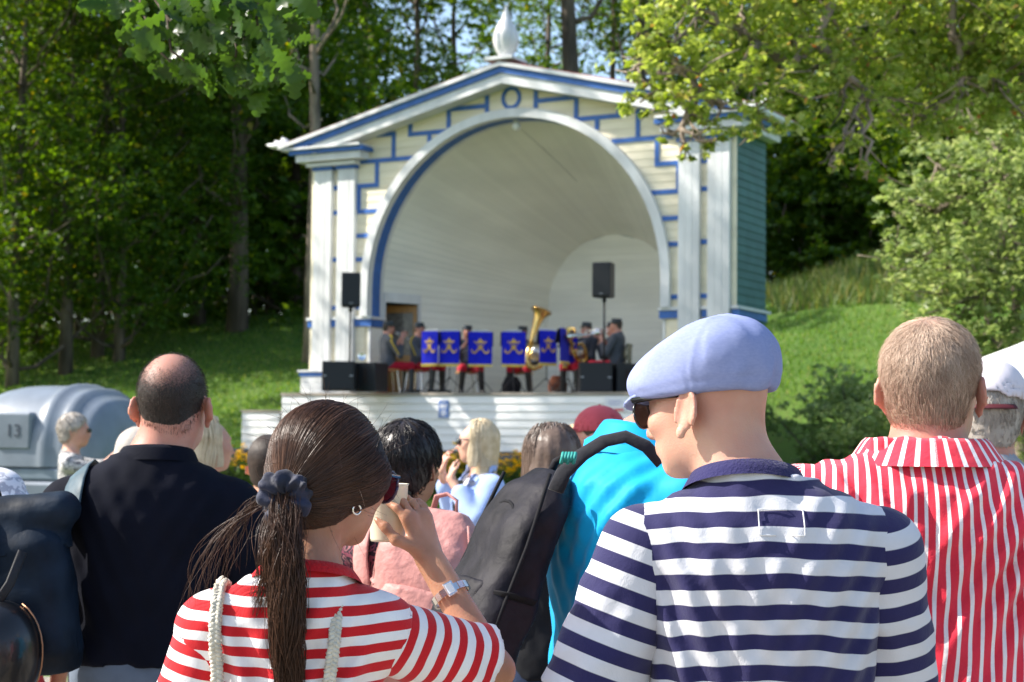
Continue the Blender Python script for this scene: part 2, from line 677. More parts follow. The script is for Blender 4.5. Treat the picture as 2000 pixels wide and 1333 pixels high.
k = .0
h = .043
for s in (-1, 1):
    L_ = lambda x0, z0, x1, z1, yy=-.032: strip(s * x0, z0, s * x1, z1, y=yy)
    L_(3.44, 5.93, arcx(5.93) - .02, 5.93)
    L_(3.42, 5.93 + h, 3.42, 6.44 - h)
    L_(3.463, 6.44, 2.957, 6.44)
    L_(3.0, 6.44 + h, 3.0, 6.92 - h)
    L_(3.43, 6.92, arcx(6.92) - .02, 6.92)
    L_(2.62, 6.92 + h, 2.62, 7.43 - h)
    L_(2.577, 7.43, 3.15, 7.43, -.031)
    L_(2.24, 7.34, 2.24, 7.72)
    L_(2.2, 7.385, 1.413, 7.385, -.031)
    L_(1.80, 7.16, 1.80, 7.34)
    L_(1.37, 7.342, 1.37, 7.80 - h)
    L_(1.413, 7.80, .568, 7.80, -.031)
    L_(.525, 7.67, .525, 8.14)
    for zc_ in (5.45, 4.985, 4.04):
        L_(3.458, zc_, arcx(zc_) - .01, zc_)
    for zc_ in (6.44, 5.94, 5.0, 4.04):
        L_(4.015, zc_, 3.858, zc_)
# ring
mb = MB()
n = 40
for i in range(n):
    t0, t1 = 2 * math.pi * i / n, 2 * math.pi * (i + 1) / n
    pr = [(.21 * math.cos(t0), 7.905 + .222 * math.sin(t0)), (.21 * math.cos(t1), 7.905 + .222 * math.sin(t1)),
          (.142 * math.cos(t1), 7.905 + .150 * math.sin(t1)), (.142 * math.cos(t0), 7.905 + .150 * math.sin(t0))]
    mb.prism(pr, -.034, -.0045)
mb.build('trim_ring', BLUE, B)

# pilasters ----------------------------------------------------------
for s in (-1, 1):
    for xa, xb in ((3.457, 3.858), (4.012, 4.425)):
        a, b_ = sorted((s * xa, s * xb))
        mid = (a + b_) / 2
        # three vertical planks each
        ws = (b_ - a) / 3
        for q in range(3):
            MB().bbox(a + q * ws + .0015, a + (q + 1) * ws - .0015, -.125 - .002 * (q % 2), -.001, 2.80, 6.79, .003).build('pilaster_plank', W_PAINT, B)
        MB().box(a - .03, b_ + .03, -.165, -.001, 6.792, 6.86).build('pilaster_neck', BLUE, B)
    a, b_ = sorted((s * 3.39, s * 4.555))
    MB().bbox(a, b_, -.24, -.001, 6.862, 6.935, .006).build('capital', W_PAINT, B)
    # architrave + cornice returns
    a, b_ = sorted((s * 3.19, s * 4.74))
    MB().bbox(a, b_, -.34, -.001, 6.955, 7.10, .006).build('frieze', W_PAINT, B)
    a, b_ = sorted((s * 3.10, s * 4.86))
    MB().box(a, b_, -.40, -.001, 7.102, 7.185).build('cornice_band', BLUE, B)
    a, b_ = sorted((s * 3.14, s * 5.03))
    MB().bbox(a, b_, -.46, -.001, 7.187, 7.235, .006).build('cornice_cap', W_PAINT, B)
    # same cornice along the side
    a, b_ = sorted((s * (HW + .03), s * 4.74))
    MB().box(a, b_, -.001, 1.62, 6.955, 7.10).build('side_frieze', W_PAINT, B)
    a, b_ = sorted((s * (HW + .03), s * 4.86))
    MB().box(a, b_, -.0005, 1.80, 7.102, 7.185).build('side_cornice_band', BLUE, B)
    a, b_ = sorted((s * (HW + .03), s * 5.03))
    MB().box(a, b_, -.0008, 1.86, 7.187, 7.235).build('side_cornice_cap', W_PAINT, B)
    # pedestal
    a, b_ = sorted((s * 3.40, s * 4.60))
    zz = FZ
    for q in range(3):
        MB().bbox(a, b_, -.24, -.001, zz + .002, zz + .118, .006).build('pedestal_board', W_PAINT, B)
        zz += .12
    MB().box(a - .02, b_ + .02, -.26, -.001, 2.682, 2.755).build('pedestal_band', BLUE, B)
    MB().bbox(a - .05, b_ + .05, -.29, -.001, 2.757, 2.80, .005).build('pedestal_cap', W_PAINT, B)
    # ledge at the springing, between the pilasters
    for xa, xb in ((3.05, 3.455), (3.86, 4.01), (4.427, 4.58)):
        a, b_ = sorted((s * xa, s * xb))
        MB().bbox(a, b_, -.09, -.003, 3.80, 3.85, .004).build('ledge', W_PAINT, B)
        MB().box(a + .02 * (s > 0), b_ - .02 * (s < 0), -.055, -.003, 3.66, 3.797).build('ledge_band', BLUE, B)

# archivolt and soffit -------------------------------------------------
def arch_curve(r, n=36, zlow=3.852):
    p = [(-r, zlow)]
    p += [(-r * math.cos(t), ZC + r * math.sin(t)) for t in np.linspace(0, math.pi, n)]
    p += [(r, zlow)]
    return p


def arch_band(name, r0, r1, y0, y1, m, zlow=3.852):
    a, b_ = arch_curve(r0, zlow=zlow), arch_curve(r1, zlow=zlow)
    n = len(a)
    rings = [[(a[i][0], y0, a[i][1]), (b_[i][0], y0, b_[i][1]), (b_[i][0], y1, b_[i][1]), (a[i][0], y1, a[i][1])] for i in range(n)]
    return MB().loft(rings).build(name, m, B, smooth=True)


arch_band('archivolt', RI_, RO_, -.13, -.0035, W_PAINT)
arch_band('soffit_edge', RI_, RI_ + .045, -.0025, .05, W_PAINT, FZ)
arch_band('soffit_band', RI_ + .002, RI_ + .045, .052, .335, BLUE)
arch_band('soffit_rim', RI_ - .004, RI_ + .045, .337, .45, W_PAINT)
for s in (-1, 1):
    a, b_ = sorted((s * 3.12, s * 3.17))
    for q, (z0, z1) in enumerate(rows[:10]):
        MB().bbox(a, b_, .052, .449, z0, min(z1, 3.65), .004).build('jamb_board', SHELL, B)
    a, b_ = sorted((s * 3.085, s * 3.17))
    MB().box(a, b_, .0515, .4495, 3.66, 3.797).build('jamb_band', BLUE, B)
    a, b_ = sorted((s * 3.05, s * 3.17))
    MB().box(a, b_, -.002, .47, 3.80, 3.85).build('jamb_ledge', W_PAINT, B)

# roof -----------------------------------------------------------------
EX = 5.06
for s in (-1, 1):
    def rake(name, up0, up1, y0, y1, m, ex=EX, inner=0.):
        p = [(0, 8.45 + up0 - inner), (s * ex, 8.45 + up0 - ex * PITCH_SLOPE), (s * ex, 8.45 + up1 - ex * PITCH_SLOPE), (0, 8.45 + up1)]
        return MB().prism(p, y0, y1).build(name, m, B)
    rake('rake_edge', -.015, .06, -.50, 1.95, W_PAINT)
    rake('rake_band', -.135, -.017, -.44, -.30, BLUE, 4.72)
    rake('rake_board', -.33, -.137, -.40, -.001, W_PAINT, 4.3)
    rake('rake_soffit', -.022, -.016, -.30, 1.9, CREAM, 5.0)
    # metal sheets on top, each its own
    for q in range(8):
        x0, x1 = s * (q * .64), s * min(5.08, (q + 1) * .64 - .004)
        p = [(x0, 8.515 - abs(x0) * PITCH_SLOPE), (x1, 8.515 - abs(x1) * PITCH_SLOPE), (x1, 8.53 - abs(x1) * PITCH_SLOPE), (x0, 8.53 - abs(x0) * PITCH_SLOPE)]
        MB().prism(p, -.46, 2.0).build('roof_sheet', RED_ROOF, B)

# finial: a bud of overlapping leaves on a block
mb = MB().bbox(-.30, .30, -.55, .05, 8.535, 8.60, .01)
F_ = mb.build('finial_base', W_PAINT, B)
for k in range(7):
    a = 2 * math.pi * k / 6
    tall = k == 6
    rings = []
    for t in np.linspace(0, 1, 9):
        wd = (.26 if not tall else .2) * math.sin(math.pi * min(1, t * .93 + .09)) ** .8 + .01
        off = (.13 * math.sin(math.pi * (t * .9 + .1))) if not tall else 0
        zz = 8.6 + (.92 if not tall else 1.02) * t * (1 if tall else .86 + .09 * (k % 2))
        rings.append([(off * math.cos(a) + wd * .62 * math.cos(a + u) * (1 if tall else .8), -.25 + off * math.sin(a) + wd * .62 * math.sin(a + u) * (1 if tall else .8), zz) for u in np.linspace(0, 2 * math.pi, 10, endpoint=False)])
    MB().loft(rings).build('finial_leaf', W_PAINT, F_, smooth=True)
# corner leaves (acroteria)
for s in (-1, 1):
    root = MB().bbox(*sorted((s * 4.85, s * 5.02)), -.42, -.2, 7.30, 7.36, .01).build('corner_ornament', W_PAINT, B)
    for k in range(3):
        rings = []
        for t in np.linspace(0, 1, 9):
            wd = .13 * math.sin(math.pi * min(1, t * .85 + .12)) + .01
            ang = .0 + .16 * k
            cxx = s * (4.9 + .62 * t * math.cos(ang + .5 * t) * (1 - .22 * k))
            czz = 7.30 + .45 * t * math.sin(ang + .15 * t)
            rings.append([(cxx + wd * .3 * math.cos(u), -.3 + wd * .9 * math.sin(u) + .05 * (k - 1), czz + wd * .45 * math.cos(u)) for u in np.linspace(0, 2 * math.pi, 10, endpoint=False)])
        MB().loft(rings).build('ornament_leaf', W_PAINT, root, smooth=True)

# shell: tapering barrel of boards ---------------------------------------
YF, YB, RB, ZB = .45, 4.5, 1.50, 4.30
DOOR = (.50, 1.30)


def shell_pt(u, t):
    """u: -1..1 round the section (0 = crown), t: 0 front .. 1 back"""
    r = RI_ + (RB - RI_) * t
    zc_ = ZC + (ZB - ZC) * t
    y = YF + (YB - YF) * t
    S, A = 2.08, math.pi / 2 * 3.12
    us = abs(u) * (S + A)
    s = -1 if u < 0 else 1
    if us <= A:
        a = us / A * math.pi / 2
        return (s * r * math.sin(a), y, zc_ + r * math.cos(a))
    f = (us - A) / S
    return (s * r, y, zc_ - f * (zc_ - FZ))


NR = 48
for s in (-1, 1):
    for i in range(NR):
        u0, u1 = s * (i + .012) / NR, s * (i + .988) / NR
        low = shell_pt(u1, 0)[2]
        t0 = 0.
        if s < 0 and low < 4.24:
            t0 = (DOOR[1] - YF) / (YB - YF)
        ts = [t0, 1] if t0 else [0, 1]
        proud = .0055
        vs = []
        for t in ts:
            p0, p1 = Vector(shell_pt(u0, t)), Vector(shell_pt(u1, t))
            zc_ = ZC + (ZB - ZC) * t
            inn = (Vector((0, p0.y, min(p1.z, zc_))) - p1).normalized()
            vs += [p0 + inn * .002, p1 + inn * proud, p1 - inn * .02, p0 - inn * .02]
        MB().loft([vs[:4], vs[4:]]).build('shell_board', SHELL, B)
# outside of the shell, closed against the light
mb = MB()
rings = []
for t in (0, 1):
    rings.append([Vector(shell_pt(u, t)) + Vector((0, .02 * t, 0)) + (Vector(shell_pt(u, t)) - Vector((0, shell_pt(u, t)[1], ZC))).normalized() * .06 for u in np.linspace(-1, 1, 60)])
mb2 = MB().loft([rings[0][11:], rings[1][11:]], closed=False, caps=False)
o = mb2.build('shell_outside', GREEN, B)
o2 = MB().loft([[rings[0][q] * .0 + (rings[0][q] * (1 - .21) + rings[1][q] * .21) for q in range(12)], rings[1][:12]], closed=False, caps=False).build('shell_outside', GREEN, B)
# back wall boards
for z0, z1 in rows:
    def bx_(zz):
        return RB if zz < ZB else math.sqrt(max(0, RB * RB - (zz - ZB) ** 2))
    if z0 > ZB + RB:
        break
    b0, b1 = bx_(z0) + .02, bx_(z1) + .02
    board('back_board', [(-b0, z0), (b0, z0), (b1, z1), (-b1, z1)], SHELL, B, T=Matrix.Translation((0, YB - .01, 0)))
MB().box(-1.62, 1.62, YB + .012, YB + .09, FZ, 5.95).build('back_panel', GREEN, B)
# doorway in the left cheek, door leaf folded outwards
wall_dir = (Vector((-RI_ + (RI_ - RB) * ((1.3 - YF) / (YB - YF)), 1.3, 0)) - Vector((-RI_, YF, 0))).normalized()
T_door = Matrix.Translation((-RI_, YF, 0)) @ Matrix.Rotation(math.atan2(wall_dir.y, wall_dir.x), 4, 'Z')
dl = .9
fr = MB()
fr.box(0, dl + .02, -.03, .03, 4.17, 4.36, T=T_door)
fr.box(0, .05, -.03, .03, FZ, 4.168, T=T_door)
fr.box(dl - .03, dl + .02, -.03, .03, FZ, 4.168, T=T_door)
fr.build('door_frame', W_PAINT, B)
MB().box(-.2, 1.6, 1.1, 1.16, FZ, 4.6, T=T_door).build('backroom_wall', DARK, B)
MB().box(-.2, -.1, .04, 1.1, FZ, 4.6, T=T_door).build('backroom_wall', DARK, B)
MB().box(-.2, 1.6, .04, 1.16, 4.4, 4.46, T=T_door).build('backroom_ceiling', DARK, B)
Tl = T_door @ Matrix.Translation((dl + .0, .04, 0)) @ Matrix.Rotation(math.radians(180 - 50), 4, 'Z')
lf = MB()
lf.bbox(0, .1, -.02, .02, FZ + .02, 4.15, .004, T=Tl)
lf.bbox(.66, .76, -.02, .02, FZ + .02, 4.15, .004, T=Tl)
lf.bbox(.102, .658, -.02, .02, 4.0, 4.15, .004, T=Tl)
lf.bbox(.102, .658, -.02, .02, 2.98, 3.14, .004, T=Tl)
lf.bbox(.102, .658, -.02, .02, FZ + .02, 2.58, .004, T=Tl)
door = lf.build('door', WOOD, B)
MB().box(.102, .658, -.006, .006, 3.142, 3.998, T=Tl).build('door_glass', GLASS_D, door)
MB().box(.102, .658, -.01, .01, 2.582, 2.978, T=Tl).build('door_panel', WOOD, door)

# lamp under the crown of the arch, cable on the ceiling
lp = MB().lathe([(.06, 0), (.065, -.03), (.03, -.05)], 12, (0, .2, 7.515)).build('arch_lamp', W_PAINT, B)
MB().sphere((0, .2, 7.40), .085, 14).build('lamp_globe', mat('milk_glass', (.8, .8, .78), .1, coat=.5), lp, smooth='all')
MB().tube([shell_pt(-.02 + .05 * t, .05 + .45 * t) for t in np.linspace(0, 1, 6)], .008, 6).build('ceiling_cable', mat('grey_cable', (.25, .24, .22), .6), B)

# platform -----------------------------------------------------------
PY = -1.30
dk = 0
yy = PY - .03
while yy < YB:
    y1 = min(yy + .14, YB)
    xl_, xr_ = (-4.27, 4.30) if yy < 1.34 else (-3.1 + .36 * (yy - 1.4), 3.1 - .36 * (yy - 1.4))
    MB().box(xl_, xr_, yy, y1 - .004, FZ - .055, FZ - .012 + (.01 if dk == 0 else 0)).build('deck_board', DECK, B)
    yy += .14
    dk += 1
MB().box(-4.2, 4.23, PY + .03, 1.39, .3, FZ - .06).box(-1.9, 1.9, 1.5, 4.5, .3, FZ - .06).build('platform_core', mat('platform_timber', (.2, .17, .13), .9, .2), B)
zz = FZ - .058
for q in range(7):
    z1, z0 = zz, zz - .143
    board('front_board', [(-4.25, z0 + .002), (4.28, z0 + .002), (4.28, z1 - .002), (-4.25, z1 - .002)], STAGE_W, B, y_lo=-.022, y_hi=-.002, back=.02, T=Matrix.Translation((0, PY, 0)))
    for s in (-1, 1):
        xx = -4.25 if s < 0 else 4.28
        MB().add([(xx + s * .02, PY, z0), (xx + s * .02, 0, z0), (xx, 0, z1), (xx, PY, z1), (xx - s * .02, PY, z0), (xx - s * .02, 0, z0), (xx - s * .02, 0, z1), (xx - s * .02, PY, z1)],
                 [(0, 1, 2, 3), (7, 6, 5, 4), (0, 4, 5, 1), (3, 2, 6, 7), (0, 3, 7, 4), (1, 5, 6, 2)]).build('platform_side_board', STAGE_W, B)
    zz -= .143
# lower landing to the left (and its twin on the right)
for s in (-1,):
    a, b_ = sorted((s * 4.31, s * 5.24))
    MB().box(a, b_, PY - .02, 1.0, 1.955, 1.99).build('landing_deck', DECK, B)
    zz = 1.953
    for q in range(5):
        z0 = zz - .143
        board('landing_board', [(a + .02, z0 + .002), (b_ - .02, z0 + .002), (b_ - .02, zz - .002), (a + .02, zz - .002)], STAGE_W, B, y_lo=-.022, y_hi=-.002, back=.02, T=Matrix.Translation((0, PY + .02, 0)))
        zz -= .143
    MB().box(a + .02, b_ - .02, PY + .05, .98, 1.0, 1.95).build('landing_core', STAGE_W, B)

# CCTV notice and paper on the front
sg = MB().box(-.72, -.52, PY - .035, PY - .024, 1.86, 2.17).build('camera_sign', BLUE, B)
mb = MB()
for i in range(24):
    t0, t1 = 2 * math.pi * i / 24, 2 * math.pi * (i + 1) / 24
    mb.prism([(-.62 + .075 * math.cos(t0), 2.07 + .075 * math.sin(t0)), (-.62 + .075 * math.cos(t1), 2.07 + .075 * math.sin(t1)), (-.62 + .06 * math.cos(t1), 2.07 + .06 * math.sin(t1)), (-.62 + .06 * math.cos(t0), 2.07 + .06 * math.sin(t0))], PY - .037, PY - .0355)
mb.prism([(-.665, 2.045), (-.61, 2.045), (-.61, 2.06), (-.575, 2.045), (-.575, 2.095), (-.61, 2.08), (-.61, 2.095), (-.665, 2.095)], PY - .037, PY - .0355)
for i, w_ in enumerate((.13, .15, .11, .14)):
    mb.prism([(-.62 - w_ / 2, 1.965 - i * .025), (-.62 + w_ / 2, 1.965 - i * .025), (-.62 + w_ / 2, 1.977 - i * .025), (-.62 - w_ / 2, 1.977 - i * .025)], PY - .037, PY - .0355)
mb.build('camera_symbol', W_PAINT, sg)
pp = MB().box(2.62, 3.02, PY - .031, PY - .0245, 1.98, 2.24).build('paper_notice', mat('paper', (.75, .76, .8), .8, .05, 20), B)
mb = MB()
for i, w_ in enumerate((.24, .3, .2)):
    mb.box(2.82 - w_ / 2, 2.82 + w_ / 2, PY - .0325, PY - .0312, 2.16 - i * .035, 2.172 - i * .035)
mb.build('paper_text', mat('notice_ink', (.3, .32, .55), .8), pp)
MB().box(2.66, 2.98, PY - .0325, PY - .0312, 1.99, 2.03).build('paper_stripe', mat('notice_red', (.6, .1, .1), .8), pp)

# granite retaining wall, each stone its own ------------------------------
RW = thing('retaining_wall', 'dark granite retaining wall under the white stage front, behind yellow flowers', 'wall', BO, -TH)
random.seed(3)
stone_me = []
for c_ in range(3):
    zt = 1.235 - c_ * .30
    x = -9.5 + random.uniform(0, .3)
    while x < 4.4:
        w_ = random.uniform(.42, .8)
        d_ = random.uniform(-.02, .02)
        MB().bbox(x + .008, x + w_ - .008, PY - .02 + d_, PY + .34, zt - .29, zt, .018).build('stone', STONE, RW)
        x += w_
MB().box(-9.5, 4.6, PY + .02, PY + .3, -.3, 1.20).build('mortar_core', mat('mortar', (.14, .135, .13), .9, .2), RW)
# ------------------------------------------------------------ trees
BARK = mat('bark', (.13, .10, .075), .9, .45, 3., 1., 14., stretch=(1, 1, .2), obvar=.25)
BARK_L = mat('pale_bark', (.20, .16, .125), .9, .5, 4., .9, 14., stretch=(1, 1, .3))
LEAF_F = leaf_mat('forest_leaves', [(0, (.035, .078, .011)), (.5, (.064, .13, .018)), (.9, (.105, .18, .026)), (.97, (.11, .17, .025)), (1, (.26, .22, .03))], .45, .45, .3, .35)
LEAF_B = leaf_mat('linden_leaves', [(0, (.12, .19, .03)), (.5, (.20, .27, .055)), (.9, (.28, .33, .11)), (.985, (.24, .22, .06)), (1, (.38, .15, .06))], .42, .35, .15, .8)
LEAF_S = leaf_mat('shrub_leaves', [(0, (.12, .18, .05)), (.5, (.19, .26, .09)), (1, (.28, .33, .15))], .4, .4, .15, .8)


def crown_points(cl, n, rng_, flat=.75):
    """cl: list of (x,y,z,r); leaves sit towards the outside of each clump, in twig clusters"""
    cl = np.asarray(cl)
    w = cl[:, 3] ** 2
    tw = max(1, n // 12)
    k = rng_.choice(len(cl), tw, p=w / w.sum())
    d = rng_.normal(size=(tw, 3))
    d /= np.linalg.norm(d, axis=1)[:, None]
    r = rng_.uniform(.25, 1.2, tw) ** .7
    P = cl[k, :3] + d * (r * cl[k, 3])[:, None] * [1, 1, flat]
    Q = np.repeat(P, 12, 0)
    Q = Q + rng_.normal(size=Q.shape) * np.repeat(cl[k, 3], 12)[:, None] * [.085, .085, .05]
    return Q


def limb(mb, a, b, r0, r1, rnd, n=5, wob=.12, sides=7):
    a, b = Vector(a), Vector(b)
    L_ = (b - a).length
    pts = []
    for i in range(n + 1):
        t = i / n
        p = a.lerp(b, t) + Vector((rnd.uniform(-1, 1), rnd.uniform(-1, 1), rnd.uniform(-1, 1))) * wob * L_ * math.sin(math.pi * t) * .6
        p.z -= L_ * .10 * math.sin(math.pi * t)
        pts.append(p)
    mb.tube(pts, [r0 + (r1 - r0) * i / n for i in range(n + 1)], sides)
    return pts


def make_tree(name, label, cat, H, Rc, zc0, nclump, nleaf, lsize, trunk_r, bark, leafm, seed, lean=(0, 0), group=None, spread=1.):
    rnd = random.Random(seed)
    rn = np.random.default_rng(seed)
    root = thing(name, label, cat, (0, 0, 0), 0, group)
    top = Vector((lean[0], lean[1], H * .93))
    tp = [Vector((0, 0, -.6))]
    for i in range(1, 8):
        t = i / 7
        tp.append(Vector((lean[0] * t + rnd.uniform(-.1, .1) * 3 * t, lean[1] * t + rnd.uniform(-.1, .1) * 3 * t, H * .9 * t)))
    mb = MB()
    mb.tube(tp, [trunk_r * 1.25] + [trunk_r * (1 - .8 * (i / 7) ** 1.1) for i in range(1, 8)], 10)
    tr = mb.build('trunk', bark, root, smooth='all')
    cl = []
    for i in range(nclump):
        f = (i + .5) / nclump
        zz = zc0 + (H - zc0) * (f ** .9)
        prof = math.sin(math.pi * min(1, .18 + .8 * f)) ** .6
        a = i * 2.4 + rnd.uniform(-.5, .5)
        rr = Rc * prof * rnd.uniform(.35, 1.) * spread
        tt = zz / (H * .9)
        c = Vector((lean[0] * tt + rr * math.cos(a), lean[1] * tt + rr * math.sin(a), zz))
        cl.append((*c, Rc * rnd.uniform(.26, .46)))
    lm = MB()
    for i, c in enumerate(cl):
        zt = max(zc0 * .55, c[2] - Rc * rnd.uniform(.3, .8))
        t = min(.98, zt / (H * .9))
        q = t * 7
        i0 = min(6, int(q))
        a = tp[i0].lerp(tp[i0 + 1], q - i0)
        limb(lm, a, c[:3], trunk_r * (.38 - .22 * t), .02, rnd)
    lm.build('limbs', bark, root, smooth='all')
    P = crown_points(cl, nleaf, rn)
    V, F = leaf_quads(P, lsize, rn)
    tag(np_mesh('crown', V, F, leafm, root, smooth=False), kind='stuff')
    return root


protos = []
specs = [(21, 4.6, 3.5, 26, 17000, .20, .22), (24, 5.2, 5.5, 32, 21000, .21, .30), (19, 5.0, 1.6, 32, 21000, .19, .20), (23, 3.8, 3.5, 26, 17000, .20, .24)]
for i, (H, R_, z0, nc, nl, ls, tr_) in enumerate(specs):
    protos.append(make_tree('forest_tree', '', 'tree', H, R_, z0, nc, nl, ls, tr_, BARK, LEAF_F, 11 + i))
used_proto = [False] * 4


def plant(px, Y, kind, sc, label, group, rz=None):
    x = (px - 1000) / FPX * Y
    z = float(hgt(x, Y))
    rz = rz if rz is not None else (px * .37 + Y) % 6.28
    if not used_proto[kind]:
        o = protos[kind]
        used_proto[kind] = True
        o.location = (x, Y, z)
        o.rotation_euler = (0, 0, rz)
        o.scale = (sc,) * 3
    else:
        o = copy_tree(protos[kind], (x, Y, z), rz, scale=sc)
    o['label'] = label
    o['group'] = group
    return o


GW = 'trees of the wood behind the lawn bank'
forest = [
    (25, 49, 2, .9, 'front tree with foliage almost to the grass above the trailer roof'),
    (128, 50, 0, .85, 'front tree between the trailer and the balding man, crown hanging low'),
    (232, 51, 2, .8, 'small front tree with drooping crown left of the balding man'),
    (-60, 50, 2, 1.0, 'bushy tree with low dark branches at the left edge of the lawn bank'),
    (70, 55, 0, 1.0, 'dark leafy tree at the far left, second along the top of the bank'),
    (190, 52, 2, .95, 'low branching tree rising behind the grey trailer'),
    (285, 58, 1, 1.0, 'tall tree with a slim dark trunk left of the balding man'),
    (385, 57, 3, 1.0, 'narrow dark tree above the balding man on the bank'),
    (462, 54, 1, 1.05, 'big tree with a thick dark trunk halfway between balding man and bandstand'),
    (530, 62, 2, 1.05, 'bushy tree filling the gap left of the bandstand'),
    (575, 60, 0, .95, 'leafy tree whose crown meets the left eave of the bandstand'),
    (700, 66, 3, 1.0, 'tall tree showing over the left slope of the gable'),
    (805, 72, 3, 1.0, 'tree with yellowish sunlit crown over the left half of the roof'),
    (880, 76, 3, .95, 'rounded tree directly left of the white roof finial'),
    (1290, 68, 0, 1.0, 'tree behind the right half of the bandstand roof'),
    (1400, 72, 2, 1.1, 'dense tree hidden behind the overhanging branches right of the gable'),
    (1530, 66, 2, .95, 'dark tree just right of the green side wall'),
    (1620, 69, 0, .95, 'dark leafy tree above the tall grass, middle of the right bank'),
    (1700, 66, 2, .85, 'tree with low branches shading the top of the right bank'),
    (1830, 72, 1, 1.0, 'tall tree behind the sunlit bush at the right'),
    (1960, 68, 0, 1.0, 'tree at the right edge behind the sunlit bush'),
    (2080, 64, 2, 1.1, 'tree just past the right edge of the lawn'),
]
for f_ in forest:
    plant(*f_, GW)
back = [(1062, 88, 3), (985, 98, 3), (10, 72, 1), (130, 76, 0), (240, 74, 2), (340, 78, 1), (430, 74, 2), (500, 84, 0), (600, 80, 1), (40, 90, 2), (180, 88, 2), (300, 90, 0), (380, 88, 2), (560, 90, 2), (1450, 92, 1), (1560, 88, 0), (1660, 90, 2), (1760, 86, 1), (1880, 90, 2), (1990, 86, 0)]
for i, (px, Y, k) in enumerate(back):
    plant(px, Y, k, 1.1, 'tall tree deep in the wood, seen only through gaps between nearer trees', 'trees deep in the wood')
# understory on the crest: bushes
PB = make_tree('understory_bush', '', 'bush', 4.2, 3.0, .3, 16, 9000, .17, .06, BARK, LEAF_F, 41)
bush = [(-20, 53), (60, 60), (150, 57), (235, 62), (330, 66), (400, 63), (520, 67), (600, 58), (655, 62), (1520, 60), (1590, 63), (1660, 62), (1745, 58), (1860, 60), (1960, 58)]
bush_lb = ['bush at the extreme left edge on top of the bank', 'dark bush on the bank above the number on the trailer', 'bush on the bank above the woman with the phone',
           'bush on the bank left of the slim dark trunk', 'bush on the bank directly above the balding head', 'bush between the two big trunks above the left bank',
           'bush right of the thick trunk on the left bank', 'bush touching the pale trunk beside the bandstand', 'bush mostly hidden behind the left pilasters',
           'bush at the right edge of the green side wall', 'bush behind the tall grass, left end', 'bush behind the middle of the tall grass', 'bush behind the right end of the tall grass',
           'bush on the upper bank behind the sunlit bush', 'bush at the far right behind the sunlit bush']
for i, (px, Y) in enumerate(bush):
    x = (px - 1000) / FPX * Y
    lb = bush_lb[i]
    if i == 0:
        PB.location = (x, Y, float(hgt(x, Y)))
        PB['label'] = lb
        o = PB
    else:
        o = copy_tree(PB, (x, Y, float(hgt(x, Y)) - .5), px * .7, lb, 1.35 + .22 * (i % 4))
    o['group'] = 'bushes at the top of the left bank' if px < 1000 else 'bushes at the top of the right bank'


# single trunks standing out
def lone(px, Y, r, H, label, bark, z0=9, seed=60, lean=(0, 0), R_=4.5, nl=12000, sc=1.):
    t = make_tree('tall_tree', label, 'tree', H, R_, z0, 20, nl, .2, r, bark, LEAF_F, seed, lean)
    x = (px - 1000) / FPX * Y
    t.location = (x, Y, float(hgt(x, Y)))
    return t


lone(607, 47, .20, 22, 'tree with a pale sunlit trunk touching the left edge of the bandstand', BARK_L, 6.5, 61, R_=4.0)  # paler bark colour stands in for sun on this darker trunk
lone(1128, 60, .42, 25, 'thick dark trunk rising behind the roof right of the finial', BARK, 13.5, 62, (-.8, 0), 5.5)
lone(1190, 66, .17, 24, 'thin crooked trunk between two thicker ones above the roof', BARK, 12.5, 63, (.4, 0), 3.6, 7000)
lone(1240, 62, .36, 25, 'dark trunk behind the leaf tips of the overhanging branch', BARK, 10.5, 64, (.6, 0), 5.0)

# trees left of the picture whose shade falls across the stage and bank
SHL = 'tall shade tree standing on the lawn beyond the left edge of the picture'
for i, (x, y, k, sc) in enumerate([(-17.5, 30, 1, .95), (-22, 38, 0, 1.05), (-23, 27, 1, 1.1), (30, 50, 2, 1.)]):
    o = copy_tree(protos[k], (x, y, float(hgt(x, y))), i * 1.3, SHL if x < 0 else 'tree standing on the bank beyond the right edge of the picture', sc)
    if x < 0:
        o['group'] = 'shade trees left of the picture'


